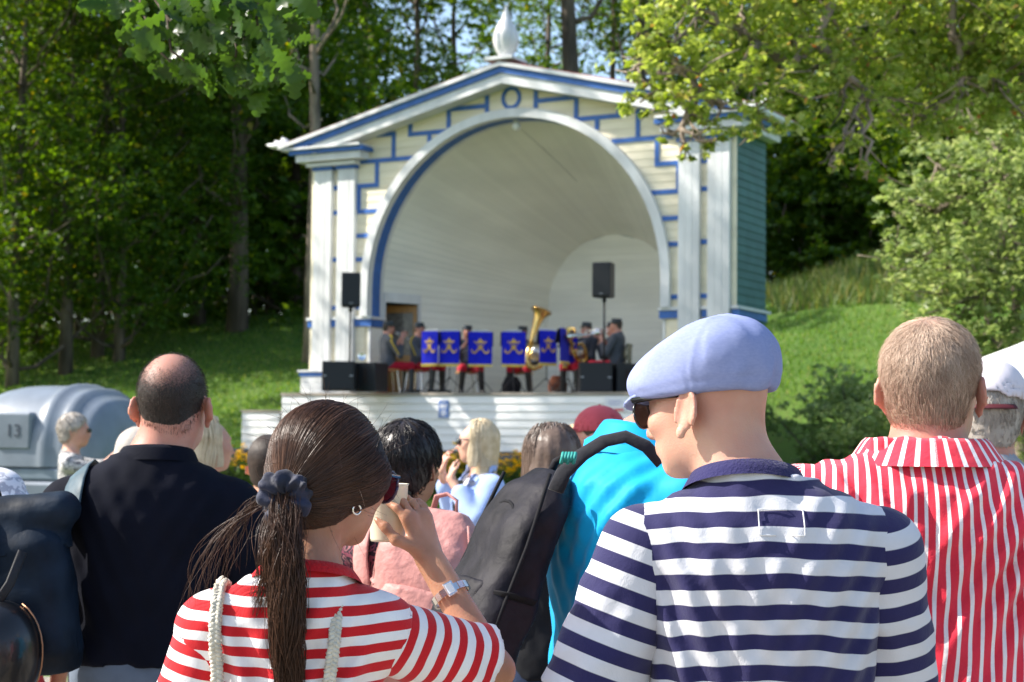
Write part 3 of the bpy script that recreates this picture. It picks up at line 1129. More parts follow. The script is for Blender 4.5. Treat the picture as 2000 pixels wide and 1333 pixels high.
# ------------------------------------------------------------ near trees at the right
def near_tree(name, label, base, trunk_pts, trunk_r, clumps, nleaf, lsize, leafm, seed, twigs, cat='tree', bark=BARK_L, singles=0, upb=.5, boughs=()):
    rnd = random.Random(seed)
    rn = np.random.default_rng(seed)
    root = thing(name, label, cat, base)
    bv = Vector(base)
    tp = [Vector(p) - bv for p in trunk_pts]
    mb = MB()
    n = len(tp)
    mb.tube(tp, [trunk_r * (1 - .75 * i / (n - 1)) for i in range(n)], 12)
    mb.build('trunk', bark, root, smooth='all')
    cl = []
    lmb = MB()
    anchors = list(tp[2:])
    for bg_ in boughs:
        e = Vector(bg_) - bv
        a = min(anchors, key=lambda p: (p - e).length)
        anchors += limb(lmb, a, e, .06, .022, rnd, 8, .06)[2:]
    for c in clumps:
        c0 = Vector(c[:3]) - bv
        cl.append((*c0, c[3]))
        a = min(anchors, key=lambda p: (p - c0).length)
        pts = limb(lmb, a, c0, .022, .010, rnd, 7, .12)
        for q in range(twigs):
            s_ = pts[rnd.randint(2, 7)]
            e = c0 + Vector((rnd.gauss(0, .5), rnd.gauss(0, .5), rnd.gauss(0, .4))) * c[3] * 1.1
            limb(lmb, s_, e, .014, .004, rnd, 4, .15, 5)
    lmb.build('limbs', bark, root, smooth='all')
    P = crown_points(cl, nleaf, rn, .8)
    V, F = leaf_quads(P, lsize, rn, upb)
    if singles:
        # the largest-looking leaves, each its own object
        k = np.argsort(P[:, 1])[:singles]
        keep = np.ones(len(P), bool)
        keep[k] = False
        v4 = V.reshape(-1, 4, 3)
        me = None
        for q in k:
            quad = v4[q]
            ct = quad.mean(0)
            if me is None:
                me = bpy.data.meshes.new('leaf')
                me.from_pydata([(-.5, 0, 0), (-.06, .31, .1), (.5, 0, 0), (-.06, -.31, .1)], [], [(0, 1, 2, 3)])
                me.materials.append(leafm)
            o = bpy.data.objects.new('leaf', me)
            COL.objects.link(o)
            o.parent = root
            o.location = ct
            o.rotation_euler = (rnd.uniform(-.7, .7), rnd.uniform(-.7, .7), rnd.uniform(0, 6.28))
            sz = lsize * rnd.uniform(.9, 1.3)
            o.scale = (sz,) * 3
        V = v4[keep].reshape(-1, 3)
        F = np.arange(len(V)).reshape(-1, 4)
    tag(np_mesh('crown', V, F, leafm, root, smooth=False), kind='stuff')
    return root


def cpx(px, py, Y, r):
    p = at(px, py, Y)
    return (p.x, p.y, p.z, r)


rr_ = random.Random(9)
cl = []
for px, py, Y, r in [(1290, 60, 14, .36), (1240, 130, 14.5, .30), (1250, 200, 14.5, .26), (1330, 130, 14, .42), (1360, 30, 14.5, .45), (1340, 215, 14.2, .36), (1420, 200, 14, .40),
                     (1430, 100, 15, .5), (1450, 10, 15, .55), (1520, 170, 14.5, .45), (1300, 260, 14.4, .16), (1340, 285, 14.2, .16), (1400, 275, 14, .2), (1540, 70, 15, .55), (1590, 130, 15, .5), (1500, 235, 14.5, .28),
                     (1620, 20, 15.5, .65), (1640, 180, 15, .42), (1690, 110, 15.5, .55), (1720, 190, 15.5, .45), (1750, 40, 16, .75), (1800, 150, 16, .55), (1850, 60, 16, .7), (1880, 190, 15.5, .5), (1930, 110, 16, .7), (1990, 30, 15.5, .8), (1980, 210, 15.5, .45), (1660, 260, 14.5, .2), (1620, 320, 14.5, .16), (1690, 340, 14.6, .14),
                     (1780, 245, 15.5, .3), (1300, -40, 15, .5), (1480, -80, 15, .8), (1700, -90, 15.5, .9), (1900, -90, 16, 1.0), (2080, 120, 15.5, .9), (2120, -30, 15.5, 1.1)]:
    cl.append(cpx(px, py, Y, r))
base = (8.6, 16.5, float(hgt(8.6, 16.5)) - .1)
near_tree('linden_tree', 'large sunlit tree whose branches hang over the bandstand roof from the upper right', base,
          [base, (8.5, 16.4, 2.2), (8.2, 16.2, 4.2), (7.4, 15.9, 6.0), (6.4, 15.8, 7.4)], .26, cl, 25000, .082, LEAF_B, 21, 5, singles=280,
          boughs=[at(*q)[:] for q in ((1850, -60, 15.8), (1880, 150, 15.6), (1640, -60, 15.4), (1560, 120, 14.8), (1700, 180, 15.), (1450, 60, 14.8), (1400, 200, 14.3), (1300, 90, 14.3), (1330, 250, 14.2), (1500, -80, 15.2))])
cl = []
for px, py, Y, r in [(1900, 250, 19, .55), (1980, 260, 19, .6), (1830, 320, 18.5, .5), (1930, 350, 18, .65), (1790, 400, 18, .45), (1870, 440, 18, .6), (1960, 460, 17.5, .6), (1800, 500, 17.6, .5), (1890, 540, 17.4, .55),
                     (1980, 570, 17.4, .55), (1830, 590, 17.3, .48), (1930, 630, 17.3, .5), (1860, 680, 17.3, .5), (2040, 330, 18, .8), (2080, 480, 18, .9), (2050, 620, 18, .8), (1760, 390, 18.2, .2), (1745, 470, 18, .2), (1900, 760, 17.5, .6), (2000, 720, 17.6, .6), (1980, 830, 17.8, .6)]:
    cl.append(cpx(px, py, Y, r))
base = (5.6, 18.4, float(hgt(5.6, 18.4)) - .1)
near_tree('sunlit_bush', 'tall pale green sunlit bush behind the white tent at the right edge', base,
          [base, (5.6, 18.4, 1.2), (5.5, 18.3, 2.4), (5.5, 18.3, 3.4), (5.4, 18.2, 4.4)], .10, cl, 16000, .085, LEAF_S, 22, 5, cat='bush', singles=120, upb=.9)
# low bush on the right bank
LB = make_tree('low_shrub', 'low dark green shrub on the right bank between flat cap and striped shirt', 'bush', 1.9, 1.7, .1, 18, 12000, .10, .03, BARK, LEAF_S, 43)
p = at(1665, 800, 30)
LB.location = (p.x, p.y, float(hgt(p.x, p.y)) - .15)
LB.scale = (.85, .85, .8)

# ------------------------------------------------------------ oak bough, upper left, close to the camera
OAK = bpy.data.materials.new('oak_leaf')
OAK = leaf_mat('oak_leaf', [(0, (.024, .06, .01)), (.6, (.036, .08, .015)), (1, (.065, .12, .018))], .52, .3, .2, 1.)
outline = []
for i in range(41):
    t = i / 40
    w_ = (.5 * math.sin(math.pi * t ** .8) ** .7) * (1 + .33 * math.sin(t * math.pi * 9.2)) * (.55 + .6 * t) * .62 + .012
    outline.append((t, w_))
me_oak = []
for var in range(3):
    vs, fs = [], []
    n = len(outline)
    for i, (t, w_) in enumerate(outline):
        curl = .10 * (var - 1) * math.sin(math.pi * t) - .08 * t * t
        vs += [(t - .5, w_, .07 * w_ / .3 + curl), (t - .5, 0, curl - .01), (t - .5, -w_, .07 * w_ / .3 + curl)]
    for i in range(n - 1):
        a = i * 3
        fs += [(a, a + 1, a + 4, a + 3), (a + 1, a + 2, a + 5, a + 4)]
    me = bpy.data.meshes.new('oak_leaf')
    me.from_pydata(vs, [], fs)
    me.materials.append(OAK)
    me.polygons.foreach_set('use_smooth', [True] * len(fs))
    me_oak.append(me)
ob = (-4.6, 7.4, 0.)
OT = thing('oak_tree', 'oak tree whose lobed leaves hang into the picture at the upper left', 'tree', ob)
obv = Vector(ob)
mb = MB()
mb.tube([Vector(p) - obv for p in ((-4.6, 7.4, -.2), (-4.62, 7.4, 1.5), (-4.5, 7.3, 3.2), (-4.4, 7.2, 5.5), (-4.5, 7.1, 8.5))], [.34, .30, .27, .22, .12], 12)
mb.build('trunk', BARK, OT, smooth='all')
mb = MB()
bough = [(-4.45, 7.25, 4.1), (-3.6, 6.8, 4.3), (-2.4, 6.2, 3.95), (-1.40, 5.7, 3.45), (-.92, 5.5, 3.25)]
mb.tube([Vector(p) - obv for p in bough], [.09, .065, .04, .02, .012], 8)
mb.build('bough', BARK, OT, smooth='all')
mb = MB()
ro = random.Random(17)
zones = [((225, 15), 40, 2, 8), ((330, 20), 60, 22, 16), ((300, 90), 38, 16, 12), ((380, 95), 60, 35, 30), ((470, 60), 70, 45, 34), ((350, 150), 28, 12, 7), ((400, 160), 35, 18, 10), ((455, 170), 28, 16, 7), ((520, 130), 45, 35, 20), ((560, 150), 26, 20, 8), ((530, 20), 50, 25, 16), ((505, 195), 20, 22, 5), ((590, 5), 40, 14, 12), ((430, 0), 60, 18, 20)]
for (zx, zy), sx, sy, num in zones:
    zy = zy * .92
    c = at(zx, zy, 5.5) - obv
    s_ = Vector(bough[-2]) - obv if zx < 450 else Vector(bough[-1]) - obv
    limb(mb, s_, c, .010, .003, ro, 4, .08, 5)
    for q in range(int(num * 1.25)):
        Y = 5.5 + ro.gauss(0, .14)
        p = at(zx + ro.gauss(0, sx * .62), zy + ro.gauss(0, sy * .62), Y) - obv
        o = bpy.data.objects.new('leaf', me_oak[ro.randint(0, 2)])
        COL.objects.link(o)
        o.parent = OT
        o.location = p
        d = (p - c)
        ang = math.atan2(d.z, d.x) + ro.uniform(-.8, .8)
        # leaf axis points away from the twig, blade faces roughly up/towards camera with scatter
        o.rotation_euler = (math.radians(ro.choice([35, 60, 80, 110, 130]) + ro.uniform(-22, 22)), -ang + ro.uniform(-.3, .3), ro.uniform(-.6, .6))
        sz = ro.uniform(.07, .125)
        o.scale = (sz, sz, sz)
mb.build('twigs', BARK, OT, smooth='all')
# ------------------------------------------------------------ bodies grown from distance fields
def rotm(rx=0, ry=0, rz=0):
    return np.array((Matrix.Rotation(rz, 3, 'Z') @ Matrix.Rotation(ry, 3, 'Y') @ Matrix.Rotation(rx, 3, 'X')))


class Field:
    """signed distance field on a grid; smooth unions of capsules, ellipsoids and profiled trunks"""

    def __init__(self, lo, hi, h):
        self.lo, self.h = np.array(lo, float), h
        self.n = np.ceil((np.array(hi) - self.lo) / h).astype(int) + 1
        self.D = np.full(self.n, .25, np.float32)

    def sub(self, lo, hi, pad):
        a = np.maximum(0, np.floor((np.array(lo) - pad - self.lo) / self.h).astype(int))
        b = np.minimum(self.n, np.ceil((np.array(hi) + pad - self.lo) / self.h).astype(int) + 1)
        if np.any(b <= a):
            return None, None
        g = [(self.lo[k] + self.h * np.arange(a[k], b[k])).astype(np.float32) for k in range(3)]
        P = np.stack(np.meshgrid(*g, indexing='ij'), -1)
        return tuple(slice(a[k], b[k]) for k in range(3)), P

    def comb(self, sl, d, k, op):
        D = self.D[sl]
        if op == 'u':
            if k > 0:
                hh = np.clip(.5 + .5 * (D - d) / k, 0, 1)
                self.D[sl] = D * (1 - hh) + d * hh - k * hh * (1 - hh)
            else:
                self.D[sl] = np.minimum(D, d)
        elif op == 's':
            d = -d
            hh = np.clip(.5 - .5 * (D - d) / max(k, 1e-6), 0, 1)
            self.D[sl] = D * (1 - hh) + d * hh + k * hh * (1 - hh)
        elif op == 'i':
            self.D[sl] = np.maximum(D, d)

    def cap(self, a, b, ra, rb=None, k=.02, op='u', flat=None):
        rb = ra if rb is None else rb
        a, b = np.array(a, float), np.array(b, float)
        r = max(ra, rb)
        sl, P = self.sub(np.minimum(a, b) - r, np.maximum(a, b) + r, k + .03)
        if sl is None:
            return self
        ab = b - a
        t = np.clip(((P - a) @ ab) / (ab @ ab + 1e-12), 0, 1)
        q = P - a - t[..., None] * ab
        if flat is not None:      # (direction, factor): thinner along a direction
            dr, fc = flat
            dr = np.array(dr, float)
            dr /= np.linalg.norm(dr)
            q = q + (q @ dr)[..., None] * dr * (1 / fc - 1)
        d = np.linalg.norm(q, axis=-1) - (ra + (rb - ra) * t)
        self.comb(sl, d.astype(np.float32), k, op)
        return self

    def chain(self, pts, rs, k=.02, op='u', flat=None):
        for i in range(len(pts) - 1):
            self.cap(pts[i], pts[i + 1], rs[i], rs[i + 1], k if i == 0 else min(k, .01), op, flat)
        return self

    def ell(self, c, r, k=.02, op='u', R=None):
        c, r = np.array(c, float), np.array(r, float)
        m = r.max()
        sl, P = self.sub(c - m, c + m, k + .03)
        if sl is None:
            return self
        q = P - c
        if R is not None:
            q = q @ np.asarray(R)
        k0 = np.linalg.norm(q / r, axis=-1)
        k1 = np.linalg.norm(q / (r * r), axis=-1)
        d = k0 * (k0 - 1) / np.maximum(k1, 1e-6)
        self.comb(sl, d.astype(np.float32), k, op)
        return self

    def trunk(self, prof, k=.03, e=2.4, op='u', off=0.):
        """prof: rows (z, cx, cy, rx, ry)"""
        pr = np.array(prof, float)
        pr = pr[np.argsort(pr[:, 0])]
        m = max(pr[:, 3].max(), pr[:, 4].max()) + off
        sl, P = self.sub((pr[:, 1].min() - m, pr[:, 2].min() - m, pr[0, 0] - off), (pr[:, 1].max() + m, pr[:, 2].max() + m, pr[-1, 0] + off), k + .03)
        if sl is None:
            return self
        z = P[0, 0, :, 2]
        f = [np.interp(z, pr[:, 0], pr[:, c]) for c in (1, 2, 3, 4)]
        rx, ry = f[2] + off, f[3] + off
        u = np.abs((P[..., 0] - f[0]) / rx)
        v = np.abs((P[..., 1] - f[1]) / ry)
        rr = (u ** e + v ** e) ** (1 / e)
        d = (rr - 1) * np.minimum(rx, ry)
        d = np.maximum(d, np.maximum(pr[0, 0] - off - P[..., 2], P[..., 2] - pr[-1, 0] - off))
        self.comb(sl, d.astype(np.float32), k, op)
        return self

    def half(self, pnt, nrm):
        """keep the side against the normal"""
        nrm = np.array(nrm, float)
        nrm /= np.linalg.norm(nrm)
        sl, P = self.sub(self.lo, self.lo + self.n * self.h, 0)
        self.D = np.maximum(self.D, ((P - np.array(pnt)) @ nrm).astype(np.float32))
        return self

    def warp(self, fn):
        sl, P = self.sub(self.lo, self.lo + self.n * self.h, 0)
        near = np.abs(self.D) < .05
        q = P[near]
        self.D[near] += fn(q).astype(np.float32)
        return self

    def mesh(self):
        """surface nets"""
        D = self.D
        s = D < 0
        c = np.zeros(np.array(D.shape) - 1, np.uint8)
        for i in (0, 1):
            for j in (0, 1):
                for k in (0, 1):
                    c += s[i:D.shape[0] - 1 + i, j:D.shape[1] - 1 + j, k:D.shape[2] - 1 + k]
        act = (c > 0) & (c < 8)
        idx = -np.ones(act.shape, np.int64)
        cells = np.argwhere(act)
        idx[act] = np.arange(len(cells))
        acc = np.zeros((len(cells), 3))
        cnt = np.zeros(len(cells))
        cor = [(i, j, k) for i in (0, 1) for j in (0, 1) for k in (0, 1)]
        vals = {q: D[cells[:, 0] + q[0], cells[:, 1] + q[1], cells[:, 2] + q[2]] for q in cor}
        for q in cor:
            for ax in range(3):
                if q[ax] == 0:
                    q2 = list(q)
                    q2[ax] = 1
                    a, b = vals[q], vals[tuple(q2)]
                    m = (a < 0) != (b < 0)
                    t = np.where(m, a / np.where(m, a - b, 1), 0)
                    pos = np.tile(np.array(q, float), (len(cells), 1))
                    pos[:, ax] = t
                    acc[m] += pos[m]
                    cnt[m] += 1
        V = (cells + acc / cnt[:, None]) * self.h + self.lo
        F = []
        for ax in range(3):
            o1, o2 = (ax + 1) % 3, (ax + 2) % 3
            sh = [slice(None)] * 3
            sh[ax] = slice(0, -1)
            sh2 = [slice(None)] * 3
            sh2[ax] = slice(1, None)
            e = s[tuple(sh)] != s[tuple(sh2)]
            sl = [slice(None)] * 3
            sl[o1] = slice(1, -1)
            sl[o2] = slice(1, -1)
            e = e[tuple(sl)]
            w = np.argwhere(e)
            w[:, o1] += 1
            w[:, o2] += 1
            if not len(w):
                continue
            ins = s[w[:, 0], w[:, 1], w[:, 2]]
            d1, d2 = np.zeros(3, int), np.zeros(3, int)
            d1[o1], d2[o2] = 1, 1
            g = lambda p: idx[p[:, 0], p[:, 1], p[:, 2]]
            qd = np.stack([g(w - d1 - d2), g(w - d2), g(w), g(w - d1)], 1)
            qd[~ins] = qd[~ins][:, ::-1]
            F.append(qd)
        F = np.concatenate(F)
        F = F[(F >= 0).all(1)]
        # one light smoothing pass
        nb = np.zeros_like(V)
        ct = np.zeros(len(V))
        for a, b in ((0, 1), (1, 2), (2, 3), (3, 0)):
            np.add.at(nb, F[:, a], V[F[:, b]])
            np.add.at(ct, F[:, a], 1)
            np.add.at(nb, F[:, b], V[F[:, a]])
            np.add.at(ct, F[:, b], 1)
        V = V * .5 + .5 * nb / np.maximum(ct, 1)[:, None]
        return V, F


def wav(P, f, seed, oct_=3):
    """cheap smooth noise from sines"""
    r = np.random.default_rng(seed)
    out = np.zeros(len(P))
    a = 1.
    for o in range(oct_):
        for q in range(4):
            d = r.normal(size=3)
            d /= np.linalg.norm(d)
            out += a * np.sin(P @ d * f * 6.28 * (1 + .3 * q) + r.uniform(0, 6.28) + 1.3 * np.sin(P @ d[[1, 2, 0]] * f * 4 + q))
        a *= .5
        f *= 1.9
    return out / 6


def folds(P, org, dirs, amp, wl, fall, phase=0.):
    """drag folds radiating along dirs from org"""
    q = P - np.array(org)
    d = np.array(dirs, float)
    d /= np.linalg.norm(d)
    al = q @ d
    side = np.cross(d, [0, 1, 0])
    sd = q @ side
    return amp * np.sin(sd / wl * 6.28 + phase + 1.5 * np.sin(al * 9)) * np.exp(-(np.linalg.norm(q, axis=1) / fall) ** 2)


# ------------------------------------------------------------ cloth and skin
def stripe_mat(name, ca, cb, n_, duty=.5, rough=.8, soft=.02, bump=.15, ring=None):
    """stripes from the 'stripe' attribute of the mesh (metres / pitch)"""
    m = bpy.data.materials.new(name)
    m.use_nodes = True
    N, L = m.node_tree.nodes, m.node_tree.links
    p = N['Principled BSDF']
    p.inputs['Roughness'].default_value = rough
    p.inputs['Specular IOR Level'].default_value = .2
    p.inputs['Sheen Weight'].default_value = .15
    a = N.new('ShaderNodeAttribute')
    a.attribute_name = 'stripe'
    f = N.new('ShaderNodeMath')
    f.operation = 'FRACT'
    L.new(a.outputs['Fac'], f.inputs[0])
    r = N.new('ShaderNodeValToRGB')
    el = r.color_ramp.elements
    el[0].position, el[0].color = 0, (*ca, 1)
    el[1].position, el[1].color = max(.001, duty - soft), (*ca, 1)
    for q, c in ((duty + soft, cb), (1 - soft, cb), (1, ca)):
        e = el.new(q)
        e.color = (*c, 1)
    L.new(f.outputs[0], r.inputs[0])
    tc = N.new('ShaderNodeTexCoord')
    nz = N.new('ShaderNodeTexNoise')
    nz.inputs['Scale'].default_value = 14
    nz.inputs['Detail'].default_value = 5
    L.new(tc.outputs['Object'], nz.inputs['Vector'])
    hs = N.new('ShaderNodeHueSaturation')
    mr = N.new('ShaderNodeMapRange')
    mr.inputs[3].default_value = .86
    mr.inputs[4].default_value = 1.12
    L.new(nz.outputs[0], mr.inputs[0])
    L.new(mr.outputs[0], hs.inputs['Value'])
    L.new(r.outputs[0], hs.inputs['Color'])
    L.new(hs.outputs[0], p.inputs['Base Color'])
    n2 = N.new('ShaderNodeTexNoise')
    n2.inputs['Scale'].default_value = 420
    n2.inputs['Detail'].default_value = 2
    n3 = N.new('ShaderNodeTexNoise')
    n3.inputs['Scale'].default_value = 9
    n3.inputs['Detail'].default_value = 5
    n3.inputs['Distortion'].default_value = .8
    for q in (n2, n3):
        L.new(tc.outputs['Object'], q.inputs['Vector'])
    ad = N.new('ShaderNodeMath')
    ad.operation = 'MULTIPLY_ADD'
    L.new(n2.outputs[0], ad.inputs[0])
    ad.inputs[1].default_value = .06
    L.new(n3.outputs[0], ad.inputs[2])
    b = N.new('ShaderNodeBump')
    b.inputs['Strength'].default_value = bump
    b.inputs['Distance'].default_value = .03
    L.new(ad.outputs[0], b.inputs['Height'])
    L.new(b.outputs[0], p.inputs['Normal'])
    return m


SKIN = mat('skin_fair', (.57, .34, .245), .5, .10, 9., .10, 260., sss=.3, spec=.4, col2=(.47, .23, .165), detail=8)
SKIN_T = mat('skin_tanned', (.45, .24, .15), .45, .10, 12., .10, 260., sss=.25, spec=.4, col2=(.34, .155, .09), detail=8)
SKIN_R = mat('skin_ruddy', (.54, .285, .21), .5, .12, 10., .10, 260., sss=.3, spec=.35, col2=(.43, .18, .13), detail=8)


def cloth(name, col, var=.10, bump=.25, bs=9, rough=.85, fine=None, sheen=.1, col2=None, scale=12):
    return mat(name, col, rough, var, scale, bump, bs, spec=.15, sheen=sheen, col2=col2)


def pattern_mat(name, cols, scale, rough=.85):
    """printed cloth: voronoi patches in several colours"""
    m = bpy.data.materials.new(name)
    m.use_nodes = True
    N, L = m.node_tree.nodes, m.node_tree.links
    p = N['Principled BSDF']
    p.inputs['Roughness'].default_value = rough
    tc = N.new('ShaderNodeTexCoord')
    nz = N.new('ShaderNodeTexNoise')
    nz.inputs['Scale'].default_value = scale
    nz.inputs['Distortion'].default_value = 1.6
    nz.inputs['Detail'].default_value = 1.5
    L.new(tc.outputs['Object'], nz.inputs['Vector'])
    r = N.new('ShaderNodeValToRGB')
    r.color_ramp.interpolation = 'CONSTANT'
    el = r.color_ramp.elements
    while len(el) < len(cols):
        el.new(.5)
    for i, c in enumerate(cols):
        el[i].position = 0 if i == 0 else .38 + .26 * (i - 1) / max(1, len(cols) - 2)
        el[i].color = (*c, 1)
    L.new(nz.outputs[0], r.inputs[0])
    L.new(r.outputs[0], p.inputs['Base Color'])
    return m


def hair_mat(name, c1, c2, rough=.38):
    m = bpy.data.materials.new(name)
    m.use_nodes = True
    N, L = m.node_tree.nodes, m.node_tree.links
    p = N['Principled BSDF']
    p.inputs['Roughness'].default_value = rough
    p.inputs['Specular IOR Level'].default_value = .3
    p.inputs['Anisotropic'].default_value = .5
    ge = N.new('ShaderNodeNewGeometry')
    tc = N.new('ShaderNodeTexCoord')
    nz = N.new('ShaderNodeTexNoise')
    nz.inputs['Scale'].default_value = 26
    nz.inputs['Detail'].default_value = 4
    L.new(tc.outputs['Object'], nz.inputs['Vector'])
    ad = N.new('ShaderNodeMath')
    ad.operation = 'MULTIPLY_ADD'
    L.new(ge.outputs['Random Per Island'], ad.inputs[0])
    ad.inputs[1].default_value = .6
    L.new(nz.outputs[0], ad.inputs[2])
    mr = N.new('ShaderNodeMapRange')
    mr.inputs[1].default_value = .3
    mr.inputs[2].default_value = 1.2
    L.new(ad.outputs[0], mr.inputs[0])
    mx = N.new('ShaderNodeMix')
    mx.data_type = 'RGBA'
    mx.inputs[6].default_value = (*c1, 1)
    mx.inputs[7].default_value = (*c2, 1)
    L.new(mr.outputs[0], mx.inputs[0])
    L.new(mx.outputs[2], p.inputs['Base Color'])
    b = N.new('ShaderNodeBump')
    b.inputs['Strength'].default_value = .3
    b.inputs['Distance'].default_value = .004
    n2 = N.new('ShaderNodeTexNoise')
    n2.inputs['Scale'].default_value = 90
    L.new(tc.outputs['Object'], n2.inputs['Vector'])
    L.new(n2.outputs[0], b.inputs['Height'])
    L.new(b.outputs[0], p.inputs['Normal'])
    return m


def thin_mat(name, skin, hair_, rough=.55):
    m = bpy.data.materials.new(name)
    m.use_nodes = True
    N, L = m.node_tree.nodes, m.node_tree.links
    p = N['Principled BSDF']
    p.inputs['Roughness'].default_value = rough
    p.inputs['Specular IOR Level'].default_value = .3
    p.inputs['Subsurface Weight'].default_value = .15
    p.inputs['Subsurface Scale'].default_value = .01
    a = N.new('ShaderNodeAttribute')
    a.attribute_name = 'thin'
    tc = N.new('ShaderNodeTexCoord')
    nz = N.new('ShaderNodeTexNoise')
    nz.inputs['Scale'].default_value = 330
    nz.inputs['Detail'].default_value = 2
    L.new(tc.outputs['Object'], nz.inputs['Vector'])
    ad = N.new('ShaderNodeMath')
    ad.operation = 'MULTIPLY_ADD'
    L.new(nz.outputs[0], ad.inputs[0])
    ad.inputs[1].default_value = .9
    L.new(a.outputs['Fac'], ad.inputs[2])
    mr = N.new('ShaderNodeMapRange')
    mr.inputs[1].default_value = .55
    mr.inputs[2].default_value = 1.25
    L.new(ad.outputs[0], mr.inputs[0])
    mx = N.new('ShaderNodeMix')
    mx.data_type = 'RGBA'
    mx.inputs[6].default_value = (*hair_, 1)
    mx.inputs[7].default_value = (*skin, 1)
    L.new(mr.outputs[0], mx.inputs[0])
    L.new(mx.outputs[2], p.inputs['Base Color'])
    return m


def ribbons(name, curves, widths, m, parent, seed=1, taper=True):
    """hair locks: curves (n, k, 3) as thin ribbons with a ridge (triangular section)"""
    C = np.asarray(curves, float)
    n, k, _ = C.shape
    T = np.gradient(C, axis=1)
    T /= np.linalg.norm(T, axis=2)[..., None] + 1e-9
    r = np.random.default_rng(seed)
    up_ = r.normal(size=(n, 1, 3))
    A = np.cross(T, up_)
    A /= np.linalg.norm(A, axis=2)[..., None] + 1e-9
    Bn = np.cross(T, A)
    w = np.asarray(widths).reshape(-1, 1, 1) * np.ones((n, k, 1))
    if taper:
        w = w * (np.sin(np.linspace(.25, 1, k) * np.pi * .93)[None, :, None] * .8 + .2)
    V = np.stack([C + A * w, C - A * w * .5 + Bn * w * .85, C - A * w * .5 - Bn * w * .85], 2).reshape(-1, 3)
    base = (np.arange(n)[:, None] * k + np.arange(k - 1)[None]).ravel() * 3
    F = []
    for a, b in ((0, 1), (1, 2), (2, 0)):
        F.append(np.stack([base + a, base + b, base + 3 + b, base + 3 + a], 1))
    return np_mesh(name, V, np.concatenate(F), m, parent, smooth=True)


# ------------------------------------------------------------ generic head and body
HEADC = .125     # head centre below the crown


def head(F, c, s=1., yaw=0., pitch=0., tilt=0., face=1, ears=1, jaw=1., neckbase=None, nr=.058, k=.02, flare_=.5, earscale=1.12):
    """head at centre c; local +y is the way the face looks; returns rotation"""
    R = rotm(pitch, tilt, yaw)
    c = np.array(c, float)

    def w(p):
        return c + R @ (np.array(p) * s)
    E = lambda p, r, k=.02, op='u', RR=None: F.ell(w(p), np.array(r) * s, k * s, op, R if RR is None else R @ RR)
    E((0, -.018, .030), (.077, .098, .092), .01)
    E((0, .032, -.012), (.066, .068, .095), .03)
    E((0, .030, -.068), (.056 * jaw, .060, .048), .03)
    E((0, .076, -.096), (.022 * jaw, .018, .016), .022)
    E((0, -.045, -.045), (.058, .050, .06), .03)
    if face:
        F.cap(w((0, .096, .010)), w((0, .117, -.030)), .0085 * s, .0125 * s, .012 * s)
        F.cap(w((-.012, .104, -.034)), w((.012, .104, -.034)), .009 * s, .009 * s, .01 * s)
        F.cap(w((-.03, .086, .030)), w((.03, .086, .030)), .012 * s, .012 * s, .02 * s)
        for q in (-1, 1):
            E((q * .031, .102, .010), (.017, .012, .010), .014, 's')
            E((q * .031, .084, .010), (.012, .012, .010), .006)
            E((q * .043, .070, -.02), (.020, .022, .018), .02)
        F.cap(w((-.020, .094, -.056)), w((.020, .094, -.056)), .0075 * s, .0075 * s, .008 * s)
        F.cap(w((-.016, .093, -.068)), w((.016, .093, -.068)), .008 * s, .008 * s, .008 * s)
    if ears:
        for q in (-1, 1):
            RR = rotm(.18, q * -.12, q * flare_)
            T_ = lambda p: tuple(np.array((q * .085, -.012, -.010)) + RR @ (np.array(p) * earscale))
            E(T_((0, -.004, 0)), (.006, .019, .035), .006, 'u', RR)
            pr_ = [T_((q * .003, .016 * math.cos(t) - .004, -.001 + .028 * math.sin(t))) for t in np.linspace(-.5, 3.7, 10)]
            F.chain([w(p) for p in pr_], [.0052 * s] * 10, .002)
            E(T_((0, .004, -.030)), (.007, .010, .012), .006)
            E(T_((q * .007, .002, -.002)), (.006, .009, .017), .004, 's', RR)
    if neckbase is not None:
        nb = np.array(neckbase, float)
        F.cap(w((0, -.022, -.055)), nb + [0, 0, .02], nr * s, nr * 1.04 * s, .03)
        F.cap(nb + [0, 0, .02], nb + [0, 0, -.05], nr * 1.05 * s, nr * 1.25 * s, .04)
    return R, w


